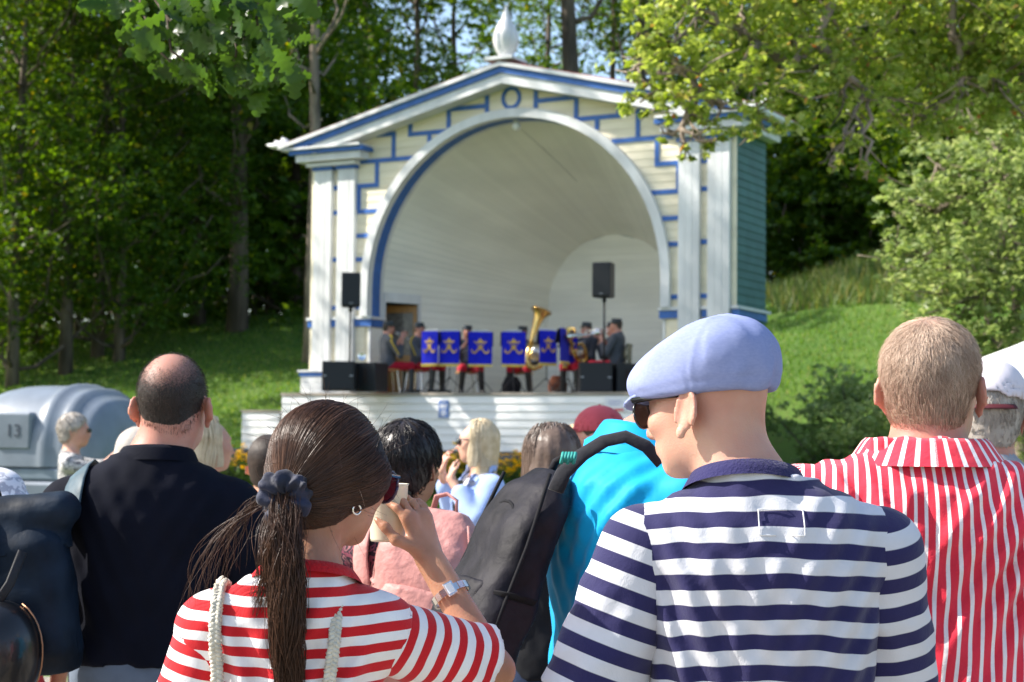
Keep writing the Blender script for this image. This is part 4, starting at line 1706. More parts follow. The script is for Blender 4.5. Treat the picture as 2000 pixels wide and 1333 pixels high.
def hand(F, wrist, dirn, palm_n, s=1., curl=.5, spread=.14, side=1, thumb=.6):
    """palm, four unequal fingers and a thumb; dirn: along the hand, palm_n: out of the palm"""
    d = np.array(dirn, float)
    d /= np.linalg.norm(d)
    n = np.array(palm_n, float)
    n -= d * (n @ d)
    n /= np.linalg.norm(n)
    a = np.cross(d, n) * side            # towards the thumb
    w = np.array(wrist, float)
    F.cap(w, w + d * .03 * s, .026 * s, .028 * s, .015, flat=(n, .62))
    F.cap(w + d * .02 * s + a * .012 * s, w + d * .085 * s + a * .022 * s, .026 * s, .022 * s, .012, flat=(n, .6))
    F.cap(w + d * .02 * s - a * .012 * s, w + d * .080 * s - a * .022 * s, .026 * s, .021 * s, .012, flat=(n, .6))
    for i, (off, ln) in enumerate(((.032, .072), (.011, .082), (-.010, .076), (-.030, .058))):
        p = w + d * (.088 - abs(i - 1) * .003) * s + a * off * s
        ang = (i - 1.4) * -spread
        dd = d * math.cos(ang) + a * math.sin(ang)
        pts = [p]
        cu = 0.
        for q, fr in enumerate((.46, .30, .24)):
            cu += curl * (.55 if q == 0 else .75)
            e = dd * math.cos(cu) + n * math.sin(cu)
            pts.append(pts[-1] + e * ln * fr * s)
        F.chain(pts, [.0092 * s, .0085 * s, .0078 * s, .0068 * s], .006)
    t0 = w + d * .025 * s + a * .030 * s
    e1 = (d * .55 + a * .75 + n * .35 * thumb)
    e1 /= np.linalg.norm(e1)
    e2 = d * .85 + a * .25 + n * .5 * thumb
    e2 /= np.linalg.norm(e2)
    F.chain([t0, t0 + e1 * .045 * s, t0 + e1 * .045 * s + e2 * .034 * s, t0 + e1 * .045 * s + e2 * .034 * s + (e2 + n * thumb * .4) * .022 * s], [.015 * s, .011 * s, .0095 * s, .0075 * s], .01)


MAN = [(.90, 0, 0, .160, .105), (1.00, 0, 0, .165, .110), (1.12, 0, .008, .155, .108), (1.25, 0, .008, .170, .115), (1.36, 0, 0, .178, .115), (1.43, 0, -.008, .165, .098), (1.475, 0, -.018, .125, .070), (1.50, 0, -.02, .075, .055)]
WOM = [(.88, 0, 0, .168, .112), (.98, 0, 0, .160, .105), (1.08, 0, .006, .130, .092), (1.20, 0, .01, .140, .100), (1.30, 0, .012, .148, .105), (1.38, 0, 0, .145, .088), (1.43, 0, -.012, .115, .066), (1.46, 0, -.015, .068, .050)]


def prof(base, sc=1., wx=1., wy=1.):
    return [(z * sc, x, y * sc, rx * sc * wx, ry * sc * wy) for z, x, y, rx, ry in base]


def person(label, loc, rz, H=1.75, woman=False, wx=1., wy=1., sh=(.0), arms=None, h=.010, headyaw=0., headpitch=0., headtilt=0., skin=None, top=None,
           sleeve=.22, topname='shirt', bottom=None, hair=None, shoe=None, face=1, lean=0., legs=None, hem=.90, stripe=None, sstripe=None, neckdrop=.0, wrinkle=.004,
           group=None, headfwd=.015, ears=1, sit=None, collar=None, topthick=.012, sleeve_loose=.012, name='person', cat='person', headsize=1., extra=None, flare=.0, skirt=None, hairfn=None, headoff=(0, 0), armr=1., jaw=1., top2=None, shdrop=0., hb=None, earflare=.5, earscale=1.12):
    """arms: per side [elbow, wrist, hand_dir, palm_normal, curl] in local coordinates for a 1.75 m figure (scaled)"""
    s = H / 1.75
    root = thing(name, label, cat, loc, rz, group)
    P0 = prof(WOM if woman else MAN, s, wx, wy)
    shw = (.168 if woman else .192) * s * wx
    shz = (1.362 if woman else 1.402) * s - shdrop
    hz = 1.75 * s - HEADC * s * headsize
    hc = np.array([headoff[0], headfwd * s + headoff[1], hz])
    nb = np.array([headoff[0] * .3, -.018 * s, (1.435 if woman else 1.475) * s])
    dz = 0.
    lo = np.array([-.75, -.5, -.02]) * s
    hi = np.array([.75, .75, 1.82]) * s
    dsit = (sit - .90 * s) if sit else 0.
    pts = []
    if arms is None:
        arms = {}
    A = {}
    for q in (-1, 1):
        a = arms.get(q) or [(q * (shw / s + .055), -.02, 1.13), (q * (shw / s + .05), .07, .89), (0, .25, -1), (-q, 0, 0), .5]
        A[q] = [np.array(a[0]) * s + [0, 0, dsit], np.array(a[1]) * s + [0, 0, dsit], np.array(a[2], float), np.array(a[3], float), a[4]]
        pts += [A[q][0], A[q][1], A[q][1] + A[q][2] / np.linalg.norm(A[q][2]) * .2]
    lg = {}
    for q in (-1, 1):
        if sit:
            lg[q] = [(q * .09 * s, .0, sit), (q * (.11 + legs[0]) * s, .42 * s, sit + .02), (q * (.11 + legs[1]) * s, (.40 + legs[2]) * s, .07)]
        else:
            l_ = legs[q] if isinstance(legs, dict) and q in legs else (0., 0.)
            lg[q] = [(q * .085 * s, 0, .90 * s), (q * .095 * s + l_[0] * .5, .01 + l_[1] * .55, .48 * s), (q * .10 * s + l_[0], -.01 + l_[1], .075 * s)]
        pts += [np.array(p) for p in lg[q]]
        pts += [np.array(lg[q][2]) + [0, .24, 0]]
    pts = np.array([np.array(p) for p in pts] + [hc + [.12, .16, .15], hc - [.12, .16, 0], [-shw - .1, -.2, 0], [shw + .1, .2, 0]])
    lo, hi = pts.min(0) - .07, pts.max(0) + .07
    lo[2] = -.02
    dsit = (sit - .90 * s) if sit else 0.
    if sit:
        P0 = [(z + dsit - .0, x, y, rx, ry) for z, x, y, rx, ry in P0]
        shz += dsit
        hc[2] += dsit
        nb[2] += dsit
        hi[2] = hc[2] + .2
    sp = {q: np.array([q * (shw - .012 * s), -.012 * s, shz]) for q in (-1, 1)}

    def arm(F, q, grow=0., upto=9., k=.03):
        S, E_, W_ = sp[q], A[q][0], A[q][1]
        ar = (.040 if woman else .046) * s * armr + grow
        F.cap(S, E_, ar * 1.12, ar * .86, k)
        if upto > 1:
            F.cap(E_, W_, ar * .86, .028 * s + grow, .012)

    def legf(F, q, grow=0., k=.03):
        a, b, c = lg[q]
        F.cap(a, b, .082 * s + grow, .056 * s + grow, k)
        F.cap(b, c, .056 * s + grow, .038 * s + grow, .015)
    F = Field(lo, hi, hb or h)
    F.trunk(P0, .02)
    F.cap(sp[-1], sp[1], .045 * s, .045 * s, .05)
    R, w = head(F, hc, s * headsize, headyaw, headpitch, headtilt, face, ears, jaw, nb, .050 if woman else .060, flare_=earflare, earscale=earscale)
    if extra:
        extra(F, w, s * headsize, R)
    for q in (-1, 1):
        arm(F, q)
        a = A[q]
        hand(F, a[1], a[2], a[3], s * (.92 if woman else 1.), a[4], side=q)
        legf(F, q)
    V, Fc = F.mesh()
    body = np_mesh('body', V, Fc, skin or SKIN, root)
    body['kind'] = 'thing' if False else body.get('kind', '')
    if not body['kind']:
        del body['kind']
    # trousers
    if bottom:
        F = Field(lo, hi, max(h, .012))
        cut = [r for r in P0 if r[0] <= (1.13 * s + dsit)]
        F.trunk(cut, .02, off=.004)
        for q in (-1, 1):
            if sit:
                F.cap(lg[q][0], lg[q][1], .098 * s, .074 * s, .03)
                F.cap(lg[q][1], np.array(lg[q][1]) * .86 + np.array(lg[q][2]) * .14, .072 * s, .066 * s, .01)
            else:
                legf(F, q, .016)
        if skirt:
            F.trunk([(skirt, 0, .02, .26 * s, .20 * s), (.95 * s, 0, 0, .165 * s, .115 * s)], .02)
        F.half((0, 0, 1.06 * s + dsit), (0, 0, 1))
        F.warp(lambda P: wrinkle * 1.2 * wav(P * [1, 1, .6], 5, 3))
        if sit:
            F.half((0, 0, .085), (0, 0, -1))
        V, Fc = F.mesh()
        np_mesh('trousers' if not skirt else 'skirt', V, Fc, bottom, root)
    if shoe:
        for q in (-1, 1):
            c = np.array(lg[q][2])
            kn = np.array(lg[q][1])
            pp_ = np.array([c, kn if sit else c, c + [0, .2, 0]])
            F = Field(pp_.min(0) - .12, pp_.max(0) + .12, max(h, .012))
            F.cap((c[0], c[1] - .04, .045), (c[0] + q * .015, c[1] + .16 * s, .035), .045 * s, .040 * s, .01)
            if sit:
                F.cap((c[0], c[1], .06), kn * .84 + c * .16, .052 * s, .066 * s, .01)
            F.half((0, 0, 0.004), (0, 0, -1))
            V, Fc = F.mesh()
            np_mesh('boot' if sit else 'shoe', V, Fc, shoe, root)
    # top garment: torso piece and two sleeves
    if top:
        F = Field(lo, hi, h)
        t = topthick * s
        cut = [list(r) for r in P0 if r[0] >= (hem - .1) * s + dsit]
        if flare:
            for r in cut:
                f_ = max(0, (1.25 * s + dsit - r[0]) / (.35 * s))
                r[3] += flare * f_
                r[4] += flare * f_
        F.trunk(cut, .02, off=t)
        F.cap(sp[-1], sp[1], .045 * s + t, .045 * s + t, .05)
        for q in (-1, 1):
            F.cap(sp[q], sp[q] + (A[q][0] - sp[q]) * .06, .044 * s + t, .044 * s + t, .03)
        F.cap(nb + [0, 0, -.03], nb + [0, 0, .005 - neckdrop], .066 * s + t, .060 * s + t, .04)
        # neck opening
        F.half(nb + np.array([0, 0, .026 * s]), (0, .35, 1.))
        F.half((0, 0, hem * s + dsit), (0, 0, -1))
        F.cap(nb + np.array([0, .010, -.01 - neckdrop]), nb + np.array([0, .03, .12]), .062 * s + t * .3, .075 * s + t, .004, 's')
        if wrinkle:
            F.warp(lambda P: wrinkle * (1 - sstep(.66, .9, np.abs(P[:, 0]) / shw)) * wav(P * [1.3, 1, .7], 4.5, int(H * 1000) + 1) +
                   (1 - sstep(.75, .95, np.abs(P[:, 0]) / shw)) * (folds(P, (-shw, -.1, shz - .12), (.5, 0, -1), wrinkle * 1.2, .05, .22) + folds(P, (shw, -.1, shz - .12), (-.5, 0, -1), wrinkle * 1.2, .05, .22, 1)))
        if sleeve > 0:
            for q in (-1, 1):
                dd = (A[q][0] - sp[q]) / np.linalg.norm(A[q][0] - sp[q])
                rr_s = (.040 if woman else .046) * s * armr * 1.12 + t * .5 + .001
                F.cap(sp[q] + dd * .035 + np.array([q * .012, 0, 0]), sp[q] + dd * .17 + np.array([q * .02, 0, 0]), rr_s, rr_s + .004, .003, 's')
        V, Fc = F.mesh()
        at_ = {'stripe': stripe(V)} if stripe else None
        shirt = np_mesh(topname, V, Fc, top, root, attrs=at_)
        for q in (-1, 1):
            if sleeve <= 0:
                continue
            S, E_, W_ = sp[q], A[q][0], A[q][1]
            l1 = np.linalg.norm(E_ - S)
            F = Field(np.minimum(np.minimum(S, E_), W_) - .16, np.maximum(np.maximum(S, E_), W_) + .16, h)
            ar = (.040 if woman else .046) * s * armr + sleeve_loose * s
            d = (E_ - S) / l1
            if sleeve * s < l1:
                e = S + d * sleeve * s
                r0 = (.040 if woman else .046) * s * armr * 1.12 + t * .5 + .012
                F.cap(S - [0, 0, .006], e + d * .03, r0, ar * 1.10, .01)
                F.half(e, d)
            else:
                r0 = (.040 if woman else .046) * s * armr * 1.12 + t * .5 + .012
                F.cap(S - [0, 0, .006], E_, r0, ar * .98, .01)
                l2 = np.linalg.norm(W_ - E_)
                d2 = (W_ - E_) / l2
                e = E_ + d2 * min(l2, sleeve * s - l1)
                F.cap(E_, e + d2 * .03, ar * .98, ar * .86, .015)
                F.half(e, d2)
            F.warp(lambda P: wrinkle * 1.3 * sstep(.03, .12, (P - S) @ d) * wav(P * [1, 1, 1.3], 5.5, 77 + q))
            V, Fc = F.mesh()
            at_ = None
            if sstripe:
                at_ = {'stripe': sstripe(V, S, d)}
            np_mesh('sleeve', V, Fc, top2 or top, shirt, attrs=at_)
    info = dict(root=root, hc=hc, R=R, w=w, nb=nb, sp=sp, A=A, s=s * headsize, shz=shz, shw=shw, P0=P0, H=H)
    if hairfn:
        hairfn(info)
    return info


def hair_cap(I, m, thick=.010, zmin=-.03, front=.045, back=-.10, name='hair', h=.006, strands=0, seed=1, noise_=.002, widen=1., kind='short', bald=None, ear=True, length=.05, sw=.0011, thin=None):
    """close hair: inflated skull, cut by a hairline; optional fine strands"""
    s, hc, R = I['s'], I['hc'], I['R']
    w = I['w']
    F = Field(hc - .17 * s, hc + .19 * s, h)
    t = thick
    F.ell(w((0, -.018, .030)), (np.array((.077, .098, .092)) * widen * s + t), 0, 'u', R)
    F.ell(w((0, -.045, -.040)), (np.array((.060, .052, .062)) * s + t), .02, 'u', R)
    F.ell(w((0, .025, .02)), (np.array((.066, .062, .072)) * s + t * .7), .02, 'u', R)
    nF = R @ np.array([0, 1., 0])
    nU = R @ np.array([0, 0, 1.])
    # forehead line and nape line
    F.half(w((0, .072, .06)), nF * .8 - nU * .75)
    F.half(w((0, front, 0)), nF * 1. - nU * .35)
    F.half(w((0, -.05, back)), -nU + nF * .15)
    if ear:
        for q in (-1, 1):
            F.ell(w((q * .09, .0, -.03)), np.array((.04, .030, .05)) * s, .006, 's', R)
    if bald is not None:
        F.ell(w(bald[:3]), np.array(bald[3:]) * s, .006, 's', R)
    if noise_:
        F.warp(lambda P: noise_ * wav(P, 22, seed))
    V, Fc = F.mesh()
    o = np_mesh(name, V, Fc, m if not isinstance(m, tuple) else m[0], I['root'], attrs={'thin': thin((V - w((0, 0, 0))) @ R / s)} if thin else None)
    if isinstance(m, tuple):
        m = m[1]
    if strands:
        r = np.random.default_rng(seed)
        k = r.choice(len(V), strands)
        if thin:
            tv = thin((V[k] - w((0, 0, 0))) @ R / s)
            k = k[r.uniform(0, 1, strands) > tv * 1.1]
            strands = len(k)
        P = V[k]
        q = P - w((0, -.02, .03))
        nrm = q / np.linalg.norm(q, axis=1)[:, None]
        crown = w((0, -.055, .12))
        d = P - crown
        d -= nrm * (d * nrm).sum(1)[:, None]
        d /= np.linalg.norm(d, axis=1)[:, None] + 1e-6
        sw_ = np.cross(nrm, d)
        L_ = length * r.uniform(.5, 1.2, strands)
        C = []
        for t in np.linspace(0, 1, 6):
            C.append(P + d * (L_ * (t - .3))[:, None] + sw_ * (L_ * .25 * t * r.normal(size=strands) * .5)[:, None] + nrm * (.0015 + .006 * t * r.uniform(0, 1, strands) - (L_ * (t - .3)) ** 2 / .19)[:, None])
        C = np.stack(C, 1)
        tag(ribbons('hair_strands', C, np.full(strands, sw), m, o, seed), kind='stuff')
    return o
# ------------------------------------------------------------ the crowd
def X_(px, Y):
    return (px - 1000) / FPX * Y


def G_(px, Y):
    x = X_(px, Y)
    return (x, Y, float(hgt(x, Y)))


NAVY = (.020, .018, .075)
OFFW = (.57, .57, .60)
ST_NAVY = stripe_mat('navy_white_jersey', NAVY, OFFW, 1, .5, .85, .015, .25)
ST_RED = stripe_mat('red_white_jersey', (.52, .012, .018), (.76, .74, .73), 1, .5, .85, .015, .22)
ST_SHIRT = stripe_mat('red_white_shirting', (.68, .03, .06), (.80, .76, .76), 1, .66, .75, .03, .35)
DENIM = cloth('grey_blue_trousers', (.10, .13, .18), .15, .3, 14)
BLACKC = cloth('black_cloth', (.012, .013, .016), .2, .3, 12)
JEANS = cloth('dark_jeans', (.03, .045, .09), .2, .3, 14)
SHOE = mat('dark_shoes', (.03, .028, .026), .5, .2, 20)
NAVYP = cloth('navy_polo', (.003, .004, .010), .15, .35, 10, .9, sheen=0)
CYAN = cloth('cyan_shirt', (.0, .30, .58), .06, .3, 7, .6)
BEIGE = cloth('beige_trousers', (.35, .30, .22), .1, .3, 10)
GREY_SH = cloth('grey_shirt', (.30, .31, .34), .08, .2, 10)

# ---- man in the flat cap --------------------------------------------------
def nstripe(V):
    st = (V[:, 2] + .012 * (V[:, 0] / .2) ** 2 + .0065 * wav(V * [1, 1, .6], 4, 8)) / .0505 + .25
    return st


def nsleeve(V, S, d):
    q = V - S
    return (q @ d) / -.0505 * 1.02 + .15 * 0 + .05


s_ = 1.80 / 1.75
capman = person('bald man in a lilac blue flat cap and navy striped T-shirt, seen from behind', G_(1486, 2.9), 0, H=1.775, wx=1.09, wy=1.15,
                headyaw=math.radians(50), headpitch=math.radians(-8), headtilt=0, headsize=1.0, headoff=(-.090, .01), earflare=.12, earscale=1.25, h=.007, hb=.005, skin=SKIN, top=ST_NAVY, topname='t_shirt', sleeve=.275,
                bottom=DENIM, shoe=SHOE, stripe=nstripe, sstripe=nsleeve, hem=.86, wrinkle=.0065, sleeve_loose=.026, topthick=.014, armr=1.12, shdrop=.012,
                arms={-1: [(-.292, -.02, 1.13), (-.27, .08, .88), (0, .3, -1), (1, 0, 0), .5], 1: [(.232, .07, 1.12), (.21, .2, .90), (0, .3, -1), (-1, 0, 0), .5]})
I = capman
w, s, R = I['w'], I['s'], I['R']
CAPC = mat('lilac_linen', (.22, .26, .46), .9, 0, 140, .12, 900, spec=.1, col2=(.25, .29, .49), detail=6, stretch=(1, 1, 2))
capr = thing('flat_cap', 'lilac blue linen flat cap worn by the man in the navy striped T-shirt', 'cap')
F = Field(I['hc'] - .21, I['hc'] + .24, .005)
F.ell(w((0, -.018, .052)), np.array((.099, .120, .086)) * s, .01, 'u', R)
F.ell(w((0, .050, .050)), np.array((.086, .094, .046)) * s, .05, 'u', R)
F.ell(w((0, -.050, .085)), np.array((.094, .082, .062)) * s, .04, 'u', R)
F.ell(w((0, .0, -.03)), np.array((.084, .110, .085)) * s, .012, 's', R)
F.half(w((0, -.05, .016)), R @ np.array([0, .06, -1.]))
F.warp(lambda P: .005 * wav((P - w((0, 0, 0))) @ R * [2.0, .5, 1.0], 5, 5, 3) + .003 * np.sin(((P - w((0, 0, 0))) @ R)[:, 0] * 110) * np.exp(-((((P - w((0, 0, 0))) @ R)[:, 2] - .03) / .018) ** 2) * (((P - w((0, 0, 0))) @ R)[:, 1] < -.03))
CV = lambda P: (P - w((0, 0, 0))) @ R
F.warp(lambda P: .0028 * np.sin(CV(P)[:, 0] * 95 + CV(P)[:, 1] * 30 + 2.5 * wav(CV(P), 3, 2)) * np.exp(-((CV(P)[:, 2] - .105) / .035) ** 2) * (CV(P)[:, 1] > -.07)
       - .0022 * np.exp(-(CV(P)[:, 0] / .003) ** 2) * (CV(P)[:, 2] > .05) - .0022 * np.exp(-((CV(P)[:, 1] + .030 + .25 * CV(P)[:, 2]) / .003) ** 2) * (CV(P)[:, 0] < 0) + .0015 * np.exp(-((CV(P)[:, 2] - .034) / .003) ** 2))
V, Fc = F.mesh()
cp = np_mesh('crown', V, Fc, CAPC, capr)
capr.location = I['root'].location
# peak of the cap
F = Field(I['hc'] - .2, I['hc'] + .25, .005)
F.ell(w((0, .100, .030)), np.array((.074, .056, .010)) * s, 0, 'u', R @ rotm(-.25, 0, 0))
V, Fc = F.mesh()
np_mesh('peak', V, Fc, CAPC, capr)
# seams: thin raised welts over the crown
def seam(pts, name='seam', r=.0016):
    mb = MB()
    mb.tube([Vector(w(p)) for p in pts], r, 6)
    return mb.build(name, CAPC, capr, smooth='all')
for q in (-1, 0, 1):
    pts = []
    for t in np.linspace(0, 1, 14):
        a = math.pi * t
        pts.append((q * .052 * math.sin(a) ** .4, -.035 - .118 * math.cos(a) * 1.0, .066 + .084 * math.sin(a) * (1 - .12 * abs(q))))
    #seam(pts)
# sunglasses
GLA = thing('sunglasses', 'black framed sunglasses worn by the man in the lilac flat cap', 'sunglasses')
GLA.location = I['root'].location
BLKP = mat('black_plastic', (.012, .012, .013), .22, coat=.4)
LENS = mat('brown_lens', (.10, .05, .03), .05, spec=.6, trans=.6)
mb = MB()
for q in (-1, 1):
    mb.tube([w((q * .078, -.005, .018)), w((q * .079, .05, .022)), w((q * .072, .100, .024))], [.0035, .0045, .006], 8)
mb.tube([w((-.070, .104, .026)), w((-.03, .116, .024)), (w((0, .118, .020))), w((.03, .116, .024)), w((.070, .104, .026))], .0035, 8)
for q in (-1, 1):
    ring = [w((q * (.040 + .031 * math.cos(t)), .112 - .010 * (1 + q * 0 + math.cos(t)) * .5, .002 + .025 * math.sin(t))) for t in np.linspace(0, 2 * math.pi, 17)]
    mb.tube(ring, .0028, 6)
mb.build('frame', BLKP, GLA, smooth='all')
for q in (-1, 1):
    ring = [tuple(w((q * (.040 + .029 * math.cos(t)), .1135 - .010 * (1 + math.cos(t)) * .5, .002 + .023 * math.sin(t)))) for t in np.linspace(0, 2 * math.pi, 16, endpoint=False)]
    m2 = MB()
    rin = [tuple(np.array(p) + R @ np.array((0, -.002, 0))) for p in ring]
    m2.loft([ring, rin])
    m2.build('lens', LENS, GLA)
# neckband and label of the T-shirt, thin gold chain
def neckband(I, m, rows_, name='neckband', dip=.35, sx=1., k=.93, n=40, dy=.01):
    nbp = I['nb']
    rg_ = [[(nbp[0] + rr * sx * math.cos(t), nbp[1] + dy + rr * k * math.sin(t), nbp[2] + dz - dip * (dy + rr * k * math.sin(t))) for t in np.linspace(0, 2 * math.pi, n, endpoint=False)] for dz, rr in rows_]
    par = [c for c in I['root'].children if 'shirt' in c.name or c.name.startswith('top')][0]
    return MB().loft(rg_, True, False).build(name, m, par, smooth='all')


nbp = I['nb']
neckband(I, cloth('navy_rib', NAVY, .1, .4, 200), ((.008, .1115), (.020, .1045), (.038, .0945), (.038, .086), (.02, .082)))
# stitched rectangle of the label inside the collar
sh_me = [c for c in I['root'].children if c.name.startswith('t_shirt')][0]
vv = np.empty(len(sh_me.data.vertices) * 3, np.float32)
sh_me.data.vertices.foreach_get('co', vv)
vv = vv.reshape(-1, 3)


def on_shirt(x, z, off=.0035):
    d = (vv[:, 0] - x) ** 2 + (vv[:, 2] - z) ** 2
    k = np.argsort(d)[:12]
    k = k[vv[k, 1] < .0]
    return (x, float(np.min(vv[k[:6], 1])) - off * .5, z)


rect = []
x0_, x1_, z0_, z1_ = -.022, .052, 1.437, 1.478
for (xa, za), (xb, zb) in (((x0_, z1_), (x0_, z0_)), ((x0_, z0_), (x1_, z0_)), ((x1_, z0_), (x1_, z1_)), ((x1_, z1_), (x0_, z1_))):
    rect += [on_shirt(xa + (xb - xa) * t, za + (zb - za) * t) for t in np.linspace(0, .9, 6)]
rect.append(rect[0])
MB().tube(rect, .0011, 5).build('label_stitching', cloth('white_thread', (.7, .7, .7)), sh_me, smooth='all')
ch = MB()
ch.tube([(nbp[0] + .074 * math.cos(t), nbp[1] + .01 + .068 * math.sin(t), nbp[2] + .018 - .03 * max(0, math.sin(t))) for t in np.linspace(0, 2 * math.pi, 40)], .0011, 5)
o = ch.build('necklace', mat('gold', (.8, .55, .2), .3, metal=1.), None, smooth='all')
o.location = I['root'].location
tag(o, 'thin gold chain round the neck of the man in the flat cap', 'necklace')

# ---- woman with the ponytail ------------------------------------------------
def rstripe(V):
    st = (V[:, 2] - .010 * (V[:, 0] / .18) ** 2 + .005 * wav(V * [1, 1, .6], 4, 18)) / .0318 + .1
    return st


def rsleeve(V, S, d):
    return ((V - S) @ d + .004 * wav(V, 5, 3)) / .0318 + .3


HAIR_BR = hair_mat('brown_hair', (.018, .008, .005), (.085, .038, .020), .42)


def brown_hair(I):
    w, s, R, hc = I['w'], I['s'], I['R'], I['hc']
    F = Field(hc - .25, hc + .2, .006)
    F.ell(w((0, -.020, .032)), np.array((.093, .112, .106)) * s, 0, 'u', R)
    F.ell(w((0, -.055, -.035)), np.array((.078, .070, .075)) * s, .03, 'u', R)
    for q in (-1, 1):
        F.ell(w((q * .076, .002, .006)), np.array((.034, .066, .050)) * s, .02, 'u', R)
    F.half(w((0, .080, .05)), R @ np.array([0, .8, -.35]))
    for q in (-1, 1):
        F.ell(w((q * .10, .022, -.080)), np.array((.04, .034, .040)) * s, .01, 's', R)
    F.half(w((0, -.05, -.105)), R @ np.array([0, .25, -1.]))
    F.warp(lambda P: .0012 * np.sin(np.arctan2(((P - w((0, -.13, -.03))) @ R)[:, 2], ((P - w((0, -.13, -.03))) @ R)[:, 0]) * 26 + 2 * wav(P, 6, 2)))
    V, Fc = F.mesh()
    cap_ = np_mesh('hair', V, Fc, HAIR_BR, I['root'])
    tie = w((.012, -.118, -.050))
    r = np.random.default_rng(4)
    # locks combed back to the tie
    n = 9000
    k = r.choice(len(V), n)
    P = V[k]
    c0 = w((0, -.02, .02))
    def dirs(Q):
        v = (Q - c0) @ R
        rr = np.linalg.norm(v, axis=-1)
        return v / rr[..., None], rr
    dv, rv = dirs(V)
    na, nb_ = 40, 20
    ia = ((np.arctan2(dv[:, 1], dv[:, 0]) + np.pi) / (2 * np.pi) * na).astype(int) % na
    ib = np.clip((np.arccos(np.clip(dv[:, 2], -1, 1)) / np.pi * nb_).astype(int), 0, nb_ - 1)
    G = np.zeros((na, nb_))
    np.maximum.at(G, (ia, ib), rv)
    for _ in range(4):
        nbr = np.stack([np.roll(G, 1, 0), np.roll(G, -1, 0), np.roll(G, 1, 1), np.roll(G, -1, 1)])
        cn_ = (nbr > 0).sum(0)
        G = np.where(G > 0, G, nbr.sum(0) / np.maximum(cn_, 1))
    G = (G * 2 + np.roll(G, 1, 0) + np.roll(G, -1, 0)) / 4
    dt, rt2 = dirs(tie[None])
    dp, _r = dirs(P)
    C = []
    lf_ = r.uniform(.0005, .0035, n)
    for t in np.linspace(0, 1, 12):
        u = dp * (1 - t) + dt * t
        u /= np.linalg.norm(u, axis=1)[:, None]
        fa = (np.arctan2(u[:, 1], u[:, 0]) + np.pi) / (2 * np.pi) * na - .5
        fb = np.clip(np.arccos(np.clip(u[:, 2], -1, 1)) / np.pi * nb_ - .5, 0, nb_ - 1.001)
        i0, j0 = np.floor(fa).astype(int), np.floor(fb).astype(int)
        wa, wb = fa - i0, fb - j0
        rad_ = (G[i0 % na, j0] * (1 - wa) + G[(i0 + 1) % na, j0] * wa) * (1 - wb) + (G[i0 % na, j0 + 1] * (1 - wa) + G[(i0 + 1) % na, j0 + 1] * wa) * wb
        q = c0 + (u * (rad_ - .001 + lf_)[:, None]) @ R.T
        C.append(q * (1 - t ** 8) + tie * t ** 8)
    C = np.stack(C, 1)
    tag(ribbons('hair_strands', C, r.uniform(.0004, .0010, n), HAIR_BR, cap_, 5), kind='stuff')
    # tail: locks that clump towards their tips
    F = Field(tie - [.10, .12, .46 * s], tie + [.08, .05, .02], .006)
    tl = [tie + np.array([.022 * t + .0, -.045 * math.sin(math.pi * min(1, t * 1.2)) - .02, -.42 * t]) * s for t in np.linspace(0, 1, 9)]
    F.chain(tl, [(.010 + .011 * math.sin(math.pi * min(1, t * .85 + .04)) ** 1.1) * s for t in np.linspace(0, 1, 9)], .01)
    F.warp(lambda P: .003 * np.sin(P[:, 0] * 420 + 2 * wav(P, 5, 3)))
    V2, Fc2 = F.mesh()
    np_mesh('ponytail_core', V2, Fc2, HAIR_BR, cap_)
    ng, per, K = 90, 60, 16
    C = []
    T_ = np.linspace(0, 1, K)
    for g in range(ng):
        a_, rd = r.uniform(0, 6.28), math.sqrt(r.uniform(0, 1))
        side = r.uniform() < .03
        Lg = (r.uniform(.22, .34) if side else r.uniform(.34, .50)) * s
        ph, fq, am = r.uniform(0, 6.28), r.uniform(.8, 2.2), r.uniform(.003, .012)
        wd = (.012 + .024 * np.sin(np.pi * np.minimum(1, T_ * .85 + .04)) ** 1.1) * s * .62
        gx = tie[0] + math.cos(a_) * rd * wd * .8 + .022 * T_ * s + am * np.sin(ph + T_ * 6.28 * fq)
        gy = tie[1] + math.sin(a_) * rd * wd * .6 - (.045 * np.sin(np.pi * np.minimum(1, T_ * 1.2)) + .02) * s + am * np.cos(ph * 2 + T_ * 5 * fq)
        gz_ = tie[2] - Lg * T_
        if side:
            gx = gx - (.075 * T_ ** 1.3) * s * (.4 + rd * .7)
            gz_ = gz_ + Lg * T_ * .12
            gy = gy + .01
        G = np.stack([gx, gy, gz_], 1)
        off = r.normal(size=(per, 1, 3)) * .0065
        fade = (1 - .75 * T_ ** 2)[None, :, None]
        fz = r.normal(size=(per, 1, 3)) * .004 * np.sin(T_ * 9 * r.uniform(.5, 1.5, (per, 1)))[..., None]
        lenv = r.uniform(.75, 1.05, (per, 1))
        Cg = G[None] + off * fade + fz
        Cg[:, :, 2] = tie[2] - (tie[2] - Cg[:, :, 2]) * lenv
        C.append(Cg)
    C = np.concatenate(C)
    tag(ribbons('ponytail', C, r.uniform(.0003, .0007, len(C)), HAIR_BR, cap_, 6), kind='stuff')
    # stray wisps drifting to the left shoulder
    n = 60
    C = []
    a_ = r.uniform(0, 1, n)
    b_ = r.uniform(.4, 1, n)
    c_ = r.normal(size=n)
    for t in T_:
        C.append(np.stack([tie[0] - .03 - (.04 + .10 * a_) * np.sin(t * 1.6) + .012 * c_ * np.sin(t * 5 + 9 * a_), tie[1] - .01 + .02 * t + .02 * c_ * t, tie[2] - (.02 + .10 * a_) * t * 1.2 - .10 * t * t * b_], 1))
    tag(ribbons('loose_wisps', np.stack(C, 1), np.full(n, .0004), HAIR_BR, cap_, 8), kind='stuff')
    # fly-away hairs
    n = 130
    k = r.choice(len(V), n)
    P = V[k]
    nr = P - c0
